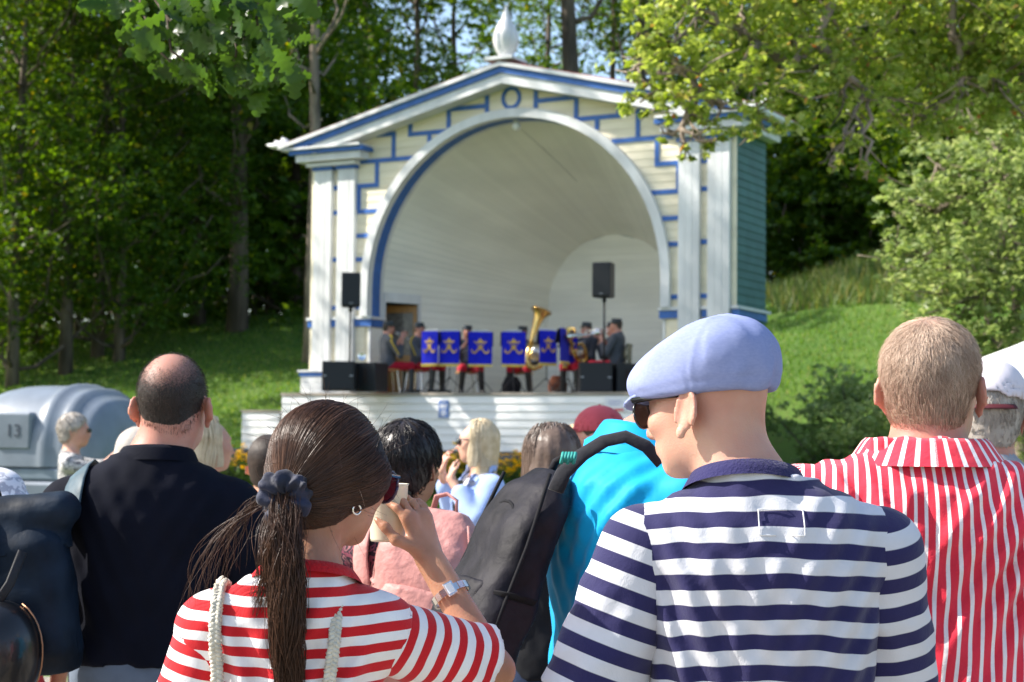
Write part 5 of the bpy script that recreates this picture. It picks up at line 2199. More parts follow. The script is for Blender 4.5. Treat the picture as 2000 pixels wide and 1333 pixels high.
    nr /= np.linalg.norm(nr, axis=1)[:, None]
    d = r.normal(size=(n, 3))
    C = np.stack([P + nr * .03 * t + d * .022 * t * t for t in np.linspace(0, 1, 7)], 1)
    tag(ribbons('flyaway_hair', C, np.full(n, .00032), HAIR_BR, cap_, 7), kind='stuff')
    # scrunchie: a ruffled torus
    SC = mat('navy_velvet', (.008, .011, .03), .7, .5, 30., .4, 40., sheen=.12)
    F = Field(tie - .11, tie + .11, .0035)
    rn_ = np.random.default_rng(12)
    us = np.linspace(0, 2 * np.pi, 15)
    ring = [tie + np.array([.027 * math.cos(u), -.022 + .012 * math.sin(2 * u + 1), .024 * math.sin(u)]) * s for u in us]
    ring[-1] = ring[0]
    F.chain(ring, [.019 * s] * 15, .004)
    for k_ in range(16):
        u = k_ * 2 * math.pi / 16 + rn_.normal() * .12
        e = np.array([math.cos(u), rn_.normal() * .5 - .2, math.sin(u)])
        p0 = tie + np.array([.024 * math.cos(u), -.030, .022 * math.sin(u)]) * s
        F.cap(p0, p0 + e * rn_.uniform(.008, .015), .012, .010, .006)
    q_ = lambda P: P - tie
    F.warp(lambda P: .0035 * np.sin(np.arctan2(q_(P)[:, 2], q_(P)[:, 0]) * 8 + 3 * wav(P, 9, 2) + 90 * q_(P)[:, 1]) + .0018 * wav(P, 30, 3))
    V, Fc = F.mesh()
    sc_o = np_mesh('scrunchie', V, Fc, SC, None)
    sc_o.location = I['root'].location
    sc_o.rotation_euler = I['root'].rotation_euler
    tag(sc_o, 'dark blue velvet scrunchie holding the brown ponytail', 'hair tie')


pony = person('drinking woman in a red and white striped T-shirt with a long brown ponytail', G_(588, 2.8), 0, H=1.635, woman=True, wx=.95, wy=1.0,
              headyaw=math.radians(-38), headpitch=math.radians(-10), headoff=(.050, .02), headsize=.98, h=.007, hb=.005, skin=SKIN_T, top=ST_RED, topname='t_shirt', sleeve=.225, sleeve_loose=.028,
              bottom=JEANS, shoe=SHOE, stripe=rstripe, sstripe=rsleeve, hem=.84, wrinkle=.0055, topthick=.013, shdrop=.0,
              arms={-1: [(-.205, -.0, 1.12), (-.18, .12, .93), (0, .6, -1), (1, 0, 0), .6], 1: [(.352, .13, 1.275), (.222, .215, 1.475), (-.32, .10, 1), (-.75, .65, 0), .62]}, hairfn=brown_hair, ears=0,
              extra=lambda F, w, s, R: [F.ell(w((q * .078, -.010, -.034)), np.array((.008, .013, .019)) * s, .006, 'u', R) for q in (-1, 1)])
neckband(pony, cloth('red_rib', (.52, .012, .018), .1, .4, 200), ((.008, .096), (.018, .090), (.030, .081), (.030, .075), (.016, .072)), dip=.35)
I = pony
w, s, R = I['w'], I['s'], I['R']
# sunglasses
GL2 = thing('sunglasses', 'dark sunglasses with pink reflections worn by the woman with the ponytail', 'sunglasses', I['root'].location)
mb = MB()
for q in (-1, 1):
    mb.tube([w((q * .080, -.005, .012)), w((q * .080, .05, .018)), w((q * .074, .100, .020))], [.0025, .003, .004], 8)
    ring = [w((q * (.040 + .034 * math.cos(t)), .112 - .012 * (1 + math.cos(t)) * .5, .002 + .030 * math.sin(t))) for t in np.linspace(0, 2 * math.pi, 17)]
    mb.tube(ring, .003, 6)
mb.build('frame', mat('violet_frame', (.03, .012, .05), .2, coat=.5), GL2, smooth='all')
for q in (-1, 1):
    ring = [tuple(w((q * (.040 + .031 * math.cos(t)), .1135 - .012 * (1 + math.cos(t)) * .5, .002 + .028 * math.sin(t)))) for t in np.linspace(0, 2 * math.pi, 16, endpoint=False)]
    MB().loft([ring, [tuple(np.array(p) + R @ np.array((0, -.002, 0))) for p in ring]]).build('lens', mat('lens_pink_reflection', (.25, .03, .06), .06, spec=.8), GL2)  # pink reflection is put into the lens base colour
# hoop earring
e0 = w((.084, -.012, -.050))
ER = MB().tube([(e0[0] + .006 * math.cos(t), e0[1] + .005 * math.cos(t), e0[2] - .006 + .008 * math.sin(t)) for t in np.linspace(0, 6.0, 20)], .0018, 8).build('earring', mat('silver', (.8, .78, .74), .2, metal=1.), None, smooth='all')
ER.location = I['root'].location
tag(ER, 'small silver hoop earring of the woman with the ponytail', 'earring')
# watch
a, b = I['A'][1][0], I['A'][1][1]
d = (b - a) / np.linalg.norm(b - a)
wc = a + d * np.linalg.norm(b - a) * .66
WT = thing('wristwatch', 'small silver wristwatch on the raised arm of the drinking woman', 'watch', I['root'].location)
SILV = mat('silver', (.8, .78, .74), .2, metal=1.)
dV = Vector(d)
n1 = dV.orthogonal().normalized()
n2 = dV.cross(n1)
rw = .033
mb = MB()
for i in range(18):
    t0, t1 = 2 * math.pi * (i + .06) / 18, 2 * math.pi * (i + .94) / 18
    vs = []
    for off in (-.0065, .0065):
        for t in (t0, t1):
            for r_ in (rw, rw + .003):
                vs.append(Vector(wc) + dV * off + (n1 * math.cos(t) + n2 * math.sin(t)) * r_)
    mb.add(vs, [(0, 1, 3, 2), (4, 6, 7, 5), (0, 4, 5, 1), (2, 3, 7, 6), (1, 5, 7, 3), (0, 2, 6, 4)])
mb.build('strap', SILV, WT)
cam_side = (Vector((.15, -1, .1)) - dV * dV.dot(Vector((.15, -1, .1)))).normalized()
oth = dV.cross(cam_side)
Tm = Matrix((oth, dV, cam_side)).transposed().to_4x4()
Tm.translation = Vector(wc) + cam_side * (rw + .002)
mb = MB().bbox(-.009, .009, -.013, .013, -.002, .005, .002, T=Tm)
wcase = mb.build('case', SILV, WT)
MB().bbox(-.006, .006, -.009, .009, .0052, .006, .0003, T=Tm).build('dial', mat('dial', (.85, .85, .82), .3), wcase)
# rings on the finger
hw = I['A'][1][1]
# cup
hd = I['A'][1][2] / np.linalg.norm(I['A'][1][2])
cc = hw + hd * .085 + np.array([-.050, .02, .0])
CUP = MB().lathe([(.030, -.055), (.031, -.05), (.036, .045), (.038, .048), (.035, .048), (.030, -.048)], 24, tuple(cc)).build('drinking_cup', mat('frosted_cup', (.80, .74, .58), .35, trans=.3), None, smooth='all')
CUP.location = I['root'].location
tag(CUP, 'pale translucent cup held to the mouth of the woman with the ponytail', 'cup')
# two rope straps over the shoulders
ROPE = mat('cream_rope', (.62, .58, .48), .9, .12, 60., .6, 120.)


def braid(pts, r, name, m, parent=None, loc=None, n=3, pitch=.022, sides=6):
    """plaited cord along a polyline"""
    pts = [Vector(p) for p in pts]
    # resample
    L_ = [0]
    for i in range(1, len(pts)):
        L_.append(L_[-1] + (pts[i] - pts[i - 1]).length)
    N_ = int(L_[-1] / (pitch / 7)) + 2
    res = []
    for i in range(N_):
        t = L_[-1] * i / (N_ - 1)
        k = max(j for j in range(len(L_)) if L_[j] <= t + 1e-9)
        k = min(k, len(pts) - 2)
        res.append(pts[k].lerp(pts[k + 1], (t - L_[k]) / (L_[k + 1] - L_[k] + 1e-9)))
    mb = MB()
    for q in range(n):
        line = []
        for i, p in enumerate(res):
            d = (res[min(i + 1, N_ - 1)] - res[max(i - 1, 0)]).normalized()
            sd = d.cross(Vector((0, 1, 0))).normalized()
            bk = d.cross(sd)
            ph = 2 * math.pi * (i / 7 + q / n)
            line.append(p + sd * math.sin(ph) * r * 1.0 + bk * math.sin(2 * ph) * r * .5)
        mb.tube(line, r * .62, sides)
    o = mb.build(name, m, parent, smooth='all')
    if loc is not None:
        o.location = loc
    return o


def over_shoulder(I, x, zf, xb, zb, back=.02, n=14):
    """polyline from the chest over the shoulder and down the back, lying on the profile"""
    P0, s = I['P0'], I['H'] / 1.75
    out = []
    zs = np.linspace(zf, I['shz'] + .03, 5)
    def dep(xx, z, sgn):
        pr = np.array(sorted(P0))
        cy_ = np.interp(z, pr[:, 0], pr[:, 2])
        rx = np.interp(z, pr[:, 0], pr[:, 3]) + .02
        ry = np.interp(z, pr[:, 0], pr[:, 4]) + .02
        u = min(.98, abs(xx) / rx)
        return cy_ + sgn * ry * (1 - u ** 2.4) ** (1 / 2.4)
    rs = .045 * s + .032
    def surf(xx, z, sgn):
        y = dep(xx, z, sgn)
        dz_ = z - I['shz']
        if abs(dz_) < rs:
            c = sgn * math.sqrt(rs * rs - dz_ * dz_) - .012 * s
            y = max(y, c) if sgn > 0 else min(y, c)
        return y
    for z in np.linspace(zf, I['shz'] - .01, 6):
        out.append((x, surf(x, z, 1) + back, z))
    for t in np.linspace(.25, math.pi - .25, 7):
        out.append((x + (xb - x) * .1 * t, (rs + back) * math.cos(t) - .012 * s, I['shz'] + (rs + back * .6) * math.sin(t)))
    for i, z in enumerate(np.linspace(I['shz'] - .01, zb, 8)):
        xx = x + (xb - x) * (.3 + .7 * i / 7)
        out.append((xx, surf(xx, z, -1) - back, z))
    return out


for x, xb, side in ((-.125, -.105, 'left'), (.085, .045, 'right')):
    o = braid(over_shoulder(pony, x, 1.1, xb, 1.0, .006), .0072, 'rope_strap', ROPE, None, pony['root'].location)
    tag(o, 'cream plaited rope bag strap over the %s shoulder of the woman with the ponytail' % side, 'strap')
# ------------------------------------------------------------ bags
def pack(name, label, loc, rz, w_, d_, h_, m, group=None, style='day', tilt=0., lean=0.):
    """rucksack: local y points to the wearer's back, origin at its bottom middle"""
    root = thing(name, label, 'backpack', loc, rz)
    root.rotation_euler = (lean, tilt, rz)
    F = Field((-w_, -d_ * 1.6, -.05), (w_, d_ * .7, h_ + .12), .009)
    F.trunk([(0, 0, 0, w_ * .44, d_ * .40), (.05, 0, -.01, w_ * .50, d_ * .5), (h_ * .5, 0, -.015, w_ * .5, d_ * .52), (h_ * .80, 0, -.01, w_ * .46, d_ * .44), (h_ * .92, 0, .0, w_ * .38, d_ * .34), (h_, 0, .02, w_ * .22, d_ * .20)], .02, e=3.2)
    F.warp(lambda P: .008 * wav(P * [1, 1, .7], 5, 9) + .0035 * np.abs(wav(P * [1.4, 1, .6], 13, 19)))
    V, Fc = F.mesh()
    body = np_mesh('pack_body', V, Fc, m, root)
    body.data.materials.append(BLACKC)
    if style in ('day', 'pink'):
        F = Field((-w_ * .6, -d_ * 1.9, 0), (w_ * .6, 0, h_ * .8), .008)
        F.trunk([(.05, 0, -d_ * .52, w_ * .36, d_ * .20), (h_ * .30, 0, -d_ * .56, w_ * .38, d_ * .26), (h_ * .58, 0, -d_ * .50, w_ * .30, d_ * .16)], .02, e=3)
        F.warp(lambda P: .006 * wav(P, 7, 4) + .003 * np.abs(wav(P * [1.4, 1, .6], 15, 29)))
        V, Fc = F.mesh()
        pk = np_mesh('front_pocket', V, Fc, m, root)
        mb = MB()
        mb.tube([(w_ * .40 * math.cos(t), -d_ * (.53 - .10 * math.sin(t) - .12 * abs(math.cos(t)) ** 3), h_ * (.58 + .27 * math.sin(t))) for t in np.linspace(-.1, math.pi + .1, 18)], .004, 6)
        zp = mb.build('zip', mat('zip_black', (.014, .014, .016), .8, spec=.1), root, smooth='all')
        mb = MB()
        mb.tube([(w_ * .22, -d_ * .78, h_ * .36), (w_ * .22, -d_ * .80, h_ * .30)], .004, 6)
        mb.build('zip_puller', mat('zip_black', (.014, .014, .016), .8, spec=.1), pk, smooth='all')
        # piping round the body, grab loop, side compression straps
        mb = MB()
        for q in (-1, 1):
            mb.tube([(q * w_ * (.475 - .09 * max(0, t - .75) * 4), -d_ * .30, h_ * (.06 + .9 * t)) for t in np.linspace(0, 1, 12)], .0045, 6)
        mb.build('piping', mat('zip_black', (.014, .014, .016), .8, spec=.1) if style == 'day' else PINKN, root, smooth='all')
        mb = MB()
        mb.tube([(-.035, .03, h_ - .01), (-.03, .03, h_ + .03), (0, .03, h_ + .042), (.03, .03, h_ + .03), (.035, .03, h_ - .01)], .009, 8, flat=.5)
        mb.build('grab_loop', m, root, smooth='all')
        for q in (-1, 1):
            mb = MB()
            mb.tube([(q * w_ * .40, -d_ * .46, h_ * .55), (q * w_ * .50, -d_ * .25, h_ * .56), (q * w_ * .505, .02, h_ * .57)], .010, 8, flat=.25)
            mb.build('side_strap', mat('zip_black', (.014, .014, .016), .8, spec=.1) if style == 'day' else PINKN, root, smooth='all')
    if style == 'roll':
        F = Field((-w_, -d_ * 1.5, h_ * .6), (w_, d_, h_ + .16), .008)
        F.cap((-w_ * .45, -.0, h_ * .98), (w_ * .45, -.02, h_ * .98), .045, .045, .02, flat=((0, 1, 0), 1.25))
        F.trunk([(h_ * .75, 0, -.01, w_ * .5, d_ * .48), (h_ * .97, 0, 0, w_ * .48, d_ * .30)], .02)
        F.warp(lambda P: .005 * wav(P, 8, 14))
        V, Fc = F.mesh()
        np_mesh('roll_top', V, Fc, m, root)
        STR = mat('black_webbing', (.014, .014, .016), .7, .2, 80)
        for x in (-w_ * .2,):
            mb = MB()
            mb.tube([(x, .05, h_ * 1.0), (x, .0, h_ + .05), (x, -.06, h_ * .96), (x, -d_ * .58, h_ * .8), (x, -d_ * .62, h_ * .4), (x + .02, -d_ * .56, .04)], .015, 8, flat=.2)
            mb.build('strap', STR, root, smooth='all')
        mb = MB()
        mb.tube([(-w_ * .52, 0, h_ * .96), (-w_ * .57, -.02, h_ * .8), (-w_ * .55, -.02, h_ * .55), (-w_ * .54, -.01, .1)], .012, 8, flat=.25)
        mb.build('side_strap', STR, root, smooth='all')
        bk = MB()
        bk.bbox(-w_ * .60, -w_ * .52, -.05, .0, h_ * .78, h_ * .83, .005)
        bk.bbox(-w_ * .24, -w_ * .14, -d_ * .66, -d_ * .58, h_ * .76, h_ * .80, .005)
        bk.build('buckle', BLKP, root)
        mb = MB()
        mb.tube([(w_ * .5 * math.sin(t), -d_ * .53 * math.cos(t) - .01, .07 + .01 * math.cos(t)) for t in np.linspace(-1.2, 1.2, 14)], .003, 6)
        mb.build('reflective_piping', mat('reflective_grey', (.4, .42, .42), .4), root, smooth='all')
    return root


def strap_over(I, x, m, name, label, r=.026, zf=1.0, zb=1.1, xb=None, flat=.16, back=.012):
    mb = MB()
    pts = over_shoulder(I, x, zf, x if xb is None else xb, zb, back)
    mb.tube(pts, r, 10, flat=flat)
    o = mb.build(name, m, None, smooth='all')
    o.location = I['root'].location
    o.rotation_euler = I['root'].rotation_euler
    return o


def on_back(I, dx, z, dy):
    """world location at (dx, -dy, z) of the wearer"""
    r = I['root']
    return (Matrix.Translation(r.location) @ Matrix.Rotation(r.rotation_euler.z, 4, 'Z')) @ Vector((dx, -dy, z))


# ---- balding man with the roll-top bag --------------------------------------
H_DARK = hair_mat('dark_short_hair', (.018, .013, .010), (.07, .05, .04), .6)
H_GREY = hair_mat('grey_hair', (.28, .25, .22), (.55, .5, .44), .5)
H_SAND = hair_mat('sandy_grey_hair', (.30, .19, .13), (.70, .54, .42), .5)
H_BLOND = hair_mat('blond_hair', (.40, .30, .17), (.80, .68, .48), .45)
H_BLACK = hair_mat('black_hair', (.006, .005, .006), (.028, .022, .022), .35)


def h_bald(I):
    def th(v):
        d1 = np.sqrt(((v[:, 0]) / .058) ** 2 + ((v[:, 1] + .075) / .065) ** 2 + ((v[:, 2] - .105) / .055) ** 2)
        d2 = sstep(-.070, -.105, v[:, 2]) if False else np.clip((-.058 - v[:, 2]) / .035, 0, 1)
        d3 = np.clip((v[:, 1] - .0) / .05, 0, 1) * (v[:, 2] > .05)
        return np.clip(np.maximum(np.maximum(1.12 - d1 * .72, d2), d3), 0, 1)
    hair_cap(I, (thin_mat('thinning_scalp', (.40, .20, .15), (.022, .016, .013)), H_DARK), .002, back=-.112, front=.03, noise_=.0, strands=6000, length=.006, seed=3, h=.0055, sw=.00035, thin=th)


balding = person('balding man in a dark navy polo shirt with a roll-top rucksack on his left shoulder', G_(303, 4.1), math.radians(2), H=1.785, wx=1.08, wy=1.12, headyaw=math.radians(-6), headoff=(.045, 0), h=.009, hb=.0065,
                 skin=SKIN_R, top=NAVYP, topname='polo_shirt', sleeve=.225, sleeve_loose=.020, bottom=DENIM, shoe=SHOE, hem=1.02, wrinkle=.004, hairfn=h_bald, shdrop=.015,
                 arms={-1: [(-.26, .0, 1.13), (-.17, .2, 1.2), (.5, .6, .6), (0, 0, -1), .6], 1: [(.272, .0, 1.13), (.20, .22, 1.08), (-.4, .6, .4), (0, 0, -1), .6]})
I = balding
mb = MB()
nbp = I['nb']
rg_ = []
for dz, rr in ((.012, .102), (.040, .090), (.048, .084), (.040, .078)):
    rg_.append([(nbp[0] + .0 + (rr) * math.cos(t), nbp[1] + .004 + rr * .93 * math.sin(t), nbp[2] + dz - .012 * math.sin(t)) for t in np.linspace(0, 2 * math.pi, 28, endpoint=False)])
c_ = MB().loft(rg_, True, False).build('collar', NAVYP, [c for c in I['root'].children if c.name.startswith('polo')][0], smooth='all')
TEAL = cloth('teal_tarpaulin', (.007, .014, .026), .4, .5, 14, .6, sheen=0)
PETROL = cloth('petrol_strap', (.06, .10, .125), .35, .3, 30, .5)
bp = pack('roll_top_backpack', 'dark teal roll-top rucksack hanging from the left shoulder of the balding man', on_back(I, -.235, 1.03, .17), math.radians(2), .235, .19, .38, TEAL, style='roll', tilt=math.radians(-7))
st = strap_over(I, -.155, PETROL, 'shoulder_strap', '', .033, 1.15, 1.36, -.205, .13, .02)
tag(st, 'wide petrol grey strap of the roll-top rucksack over the navy polo shirt', 'strap')
# bicycle helmet hanging off the bag
HL = thing('bicycle_helmet', 'glossy black bicycle helmet hanging from the roll-top rucksack at the lower left', 'helmet', at(-18, 1290, 3.75))
BLKG = mat('black_gloss', (.008, .008, .009), .3, coat=.25)
F = Field((-.2, -.2, -.2), (.2, .2, .2), .007)
F.ell((0, 0, 0), (.105, .125, .135), 0)
F.ell((0, .06, -.02), (.082, .13, .11), .01, 's')
for k_ in range(3):
    F.cap((-.075, -.07, -.05 + .055 * k_), (-.03, -.12, -.06 + .06 * k_), .013, .011, .008, 's')
V, Fc = F.mesh()
shell_ = np_mesh('shell', V, Fc, BLKG, HL)
HL.rotation_euler = (0, .25, -.35)
mb = MB()
mb.tube([(-.01, -.02, .12), (-.012, .02, .17), (-.02, .05, .24)], .011, 8, flat=.25)
mb.build('strap', mat('black_webbing', (.014, .014, .016), .7), HL, smooth='all')
mb = MB()
mb.tube([(.105 * math.cos(t), .01 + .03, .133 * math.sin(t)) for t in np.linspace(-1.4, 1.4, 16)], .0022, 5)
mb.build('trim', mat('copper_trim', (.35, .18, .10), .4, metal=.6), HL, smooth='all')


def text_obj(txt, size, m, parent, T, name='lettering', ext=.0006, align='CENTER'):
    cu = bpy.data.curves.new(name, 'FONT')
    cu.body = txt
    cu.size = size
    cu.extrude = ext
    cu.align_x = align
    cu.align_y = 'CENTER'
    tmp = bpy.data.objects.new(name, cu)
    COL.objects.link(tmp)
    dg = bpy.context.evaluated_depsgraph_get()
    me = bpy.data.meshes.new_from_object(tmp.evaluated_get(dg))
    bpy.data.objects.remove(tmp)
    me.transform(T)
    me.materials.clear()
    me.materials.append(m)
    o = bpy.data.objects.new(name, me)
    COL.objects.link(o)
    o.parent = parent
    return o


# side writing on the helmet, running down
Tt = Matrix.Translation((.052, -.109, -.02)) @ Matrix.Rotation(math.radians(26), 4, 'Z') @ Matrix.Rotation(math.radians(90), 4, 'X') @ Matrix.Rotation(math.radians(70), 4, 'Z')
text_obj('ovelo', .026, mat('helmet_lettering', (.55, .55, .55), .4), shell_, Tt, ext=.002)

# ---- man in the red and white shirt ----------------------------------------
def sh_stripe(V):
    q = V[:, 0] + .012 * np.sin(V[:, 2] * 7 + 1) + .30 * (V[:, 2] - 1.3) * V[:, 0] + .006 * wav(V * [1, 1, .5], 3, 31)
    return q / .0215 + 40


def sh_sleeve(V, S, d):
    q = V - S
    a = np.arctan2(q[:, 0] - (q @ d) * d[0], -q[:, 1] - .02)
    return a * .075 / .0215 + 3 * (q @ d) + 40 + .2 * wav(V, 4, 3)


def h_sandy(I):
    hair_cap(I, (thin_mat('sandy_scalp', (.52, .32, .25), (.30, .21, .15)), H_SAND), .007, back=-.104, front=.05, noise_=.0006, strands=9000, length=.075, seed=8, h=.006, sw=.00038,
             thin=lambda v: np.clip(np.maximum(1.1 - np.sqrt((v[:, 0] / .06) ** 2 + ((v[:, 1] + .03) / .08) ** 2 + ((v[:, 2] - .12) / .04) ** 2), (-.062 - v[:, 2]) / .05), 0, .75))


redman = person('grey blond man in a wide red shirt with thin white stripes, seen from behind', G_(1800, 3.3), math.radians(-6), H=1.83, wx=1.24, wy=1.2, headyaw=math.radians(-20), headtilt=0, headoff=(.025, .0), headsize=1.03, h=.0085, hb=.0065,
                skin=SKIN_R, top=ST_SHIRT, topname='shirt', sleeve=.42, sleeve_loose=.035, bottom=BEIGE, shoe=SHOE, hem=.84, wrinkle=.014, topthick=.022, flare=.03, stripe=sh_stripe, sstripe=sh_sleeve, hairfn=h_sandy, armr=1.15,
                arms={-1: [(-.315, .02, 1.14), (-.22, .2, 1.0), (.4, .5, 0), (0, 0, -1), .6], 1: [(.36, .06, 1.17), (.22, .26, 1.2), (-.5, .5, .5), (0, 0, -1), .6]})
I = redman
nbp = I['nb']
rg_ = []
for dz, rr, dd in ((.012, .156, .010), (.028, .142, .006), (.048, .124, 0), (.055, .116, 0), (.042, .104, 0)):
    rg_.append([(nbp[0] + rr * math.cos(t), nbp[1] + .012 + rr * .95 * math.sin(t), nbp[2] + dz - .028 * max(0, math.sin(t)) - dd) for t in np.linspace(0, 2 * math.pi, 260, endpoint=False)])
mb = MB().loft(rg_, True, False)
c_ = mb.build('collar', ST_SHIRT, [c for c in I['root'].children if c.name.startswith('shirt')][0], smooth='all')
va = np.array([v.co[:] for v in c_.data.vertices])
at_ = c_.data.attributes.new('stripe', 'FLOAT', 'POINT')
at_.data.foreach_set('value', (np.mod(np.arctan2(va[:, 1] - nbp[1] - .012, va[:, 0] - nbp[0]) + math.pi / 2, 2 * math.pi) * 30 / (2 * math.pi)).astype(np.float32))

# ---- person in the cyan shirt with the black rucksack ------------------------
cyanp = person('stooping person in a bright cyan shirt with a black rucksack, behind the flat cap', G_(1262, 3.75), math.radians(-62), H=1.83, wx=1.15, wy=1.55, headoff=(0, .135), headpitch=math.radians(-30), h=.0095,
               skin=SKIN_R, top=CYAN, topname='shirt', sleeve=.30, sleeve_loose=.032, bottom=BLACKC, shoe=SHOE, hem=.85, wrinkle=.008, topthick=.02, hairfn=lambda I: hair_cap(I, H_GREY, .006, h=.008),
               arms={-1: [(-.27, .05, 1.14), (-.16, .25, 1.15), (.4, .5, .3), (0, 0, -1), .6], 1: [(.27, .07, 1.13), (.16, .26, 1.1), (-.4, .5, .3), (0, 0, -1), .6]})
I = cyanp
nbp = I['nb']
rg_ = []
for dz, rr in ((-.01, .155), (.02, .128), (.052, .106), (.060, .099), (.045, .09)):
    rg_.append([(nbp[0] + rr * math.cos(t), nbp[1] + .02 + rr * .95 * math.sin(t), nbp[2] + dz - .03 * math.sin(t)) for t in np.linspace(0, 2 * math.pi, 30, endpoint=False)])
MB().loft(rg_, True, False).build('collar', CYAN, [c for c in I['root'].children if c.name.startswith('shirt')][0], smooth='all')
BLKN = cloth('black_nylon', (.013, .012, .016), .4, .5, 22, .6, sheen=0)
pack('black_backpack', 'large black rucksack with a big zipped front pocket on the back of the cyan shirt', on_back(I, -.05, .90, .50), math.radians(-62), .27, .14, .68, BLKN, lean=math.radians(-24))
mb = MB()
mb.tube([at(1292, 905, 3.40), at(1262, 872, 3.40), at(1222, 853, 3.40), at(1180, 862, 3.40), at(1135, 890, 3.38), at(1100, 925, 3.34), at(1085, 960, 3.33)], .017, 10, flat=.35)
st = mb.build('shoulder_strap', cloth('black_strap', (.016, .016, .02), .2, .3, 40), None, smooth='all')
tag(st, 'padded black rucksack strap crossing the shoulder of the cyan shirt', 'strap')
mb = MB()
pp_ = on_back(I, -.13, 1.47, .17)
for k_ in range(5):
    mb.tube([(-.012 + .006 * k_, 0, .004 * (k_ % 2)), (-.010 + .006 * k_, -.012, .010), (-.008 + .006 * k_, 0, .02)], .004, 6)
o = mb.build('cord_knot', mat('teal_cord', (.02, .25, .22), .7), None, smooth='all')
o.location = at(1108, 905, 3.33)
tag(o, 'small teal cord knotted at the top of the black rucksack strap', 'cord')


# ---- long hair helpers --------------------------------------------------------
def long_hair(I, m, length=.22, n=900, vol=.016, seed=2, spread=.03, wave=.006, wd=.003, h=.009, tiehair=False, part=True, strands=True):
    w, s, R, hc = I['w'], I['s'], I['R'], I['hc']
    F = Field(hc - .16 - [0, 0, length], hc + .2, h)
    F.ell(w((0, -.018, .030)), np.array((.080, .100, .094)) * s + vol, 0, 'u', R)
    F.ell(w((0, -.04, -.045)), np.array((.082, .078, .08)) * s + vol * .6, .03, 'u', R)
    dn = min(length, .3)
    F.cap(w((0, -.035, -.06)), w((0, -.035, -.06)) - np.array([0, 0, dn]), .076 * s + vol * .4, .060 * s + spread, .03)
    F.half(w((0, .055, .03)), R @ np.array([0, 1., -.25]))
    F.half(w((0, .015, -.04)), R @ np.array([0, 1., .0]) if False else R @ np.array([0, .9, -.1]))
    F.warp(lambda P: .003 * np.sin(np.arctan2(P[:, 1] - hc[1], P[:, 0] - hc[0]) * 22 + 1.5 * wav(P, 5, seed)))
    F.half(w((0, 0, 0)) - np.array([0, 0, length + .07]), (0, 0, -1))
    V, Fc = F.mesh()
    o = np_mesh('hair', V, Fc, m, I['root'])
    if strands:
        r = np.random.default_rng(seed)
        zc_ = hc[2]
        top_ = V[V[:, 2] > zc_ - .02]
        P = top_[r.choice(len(top_), n)]
        cr = w((0, -.03, .12))
        C = []
        a = np.arctan2(P[:, 1] - hc[1], P[:, 0] - hc[0])
        for t in np.linspace(0, 1, 9):
            z = P[:, 2] + (zc_ - length - P[:, 2]) * t
            f = np.clip((zc_ + .02 - z) / .12, 0, 1)
            rad0 = np.hypot(P[:, 0] - hc[0], P[:, 1] - hc[1])
            rmax = (.083 * s + vol + .004) * np.sqrt(np.clip(1 - ((z - hc[2] - .03) / (.1 * s + vol)) ** 2, .0, 1)) * (z > zc_ + .02) + (z <= zc_ + .02) * (.088 * s + vol * .8 + (spread - .01) * np.clip((zc_ - z) / .3, 0, 1))
            aa = a + wave * 8 * np.sin(z * 30 + a * 5)
            C.append(np.stack([hc[0] + np.cos(aa) * rmax, hc[1] - .012 + np.sin(aa) * rmax * 1.05, z], 1))
        C = np.stack(C, 1)
        keep = ~((C[:, -1] - hc) @ (R @ np.array([0, 1., 0])) > .035)
        C = C[keep]
        tag(ribbons('hair_strands', C, np.full(len(C), wd), m, o, seed), kind='stuff')
    return o


FLORAL_D = pattern_mat('dark_floral', [(.012, .008, .014), (.22, .05, .08), (.015, .010, .02), (.30, .12, .13), (.02, .01, .02)], 16)
FLORAL_P = pattern_mat('pink_floral', [(.62, .05, .18), (.75, .6, .62), (.55, .03, .15), (.8, .7, .7)], 26)
BW = pattern_mat('grey_white_print', [(.06, .06, .07), (.55, .54, .52), (.10, .10, .11), (.62, .60, .58), (.2, .2, .2)], 18)
PINKN = cloth('dusty_pink_nylon', (.46, .21, .19), .18, .8, 26, .5)
LBLUE = cloth('light_blue_cotton', (.32, .43, .72), .08, .35, 9)
WHITE_T = cloth('white_cotton', (.66, .66, .72), .04, .3, 9)
MINT = cloth('mint_cotton', (.46, .60, .50), .06, .3, 8)
REDC = cloth('red_cotton', (.45, .03, .03), .1, .3, 9)
SLATE = cloth('slate_trousers', (.16, .20, .26), .1, .3, 9)

# ---- woman with the black plait and pink rucksack -----------------------------
def plait_hair(I):
    w, s, R, hc = I['w'], I['s'], I['R'], I['hc']
    o = hair_cap(I, H_BLACK, .018, back=-.11, front=.05, noise_=.002, strands=900, length=.08, seed=5, h=.008, sw=.0012)
    p0 = Vector(w((.02, -.105, -.07)))
    pts = [p0, p0 + Vector((.03, -.02, -.10)), p0 + Vector((.075, -.10, -.22)), p0 + Vector((.12, -.20, -.34)), p0 + Vector((.145, -.24, -.46))]
    braid([p for p in pts], .020, 'plait', H_BLACK, o, None, 3, .075, 8)


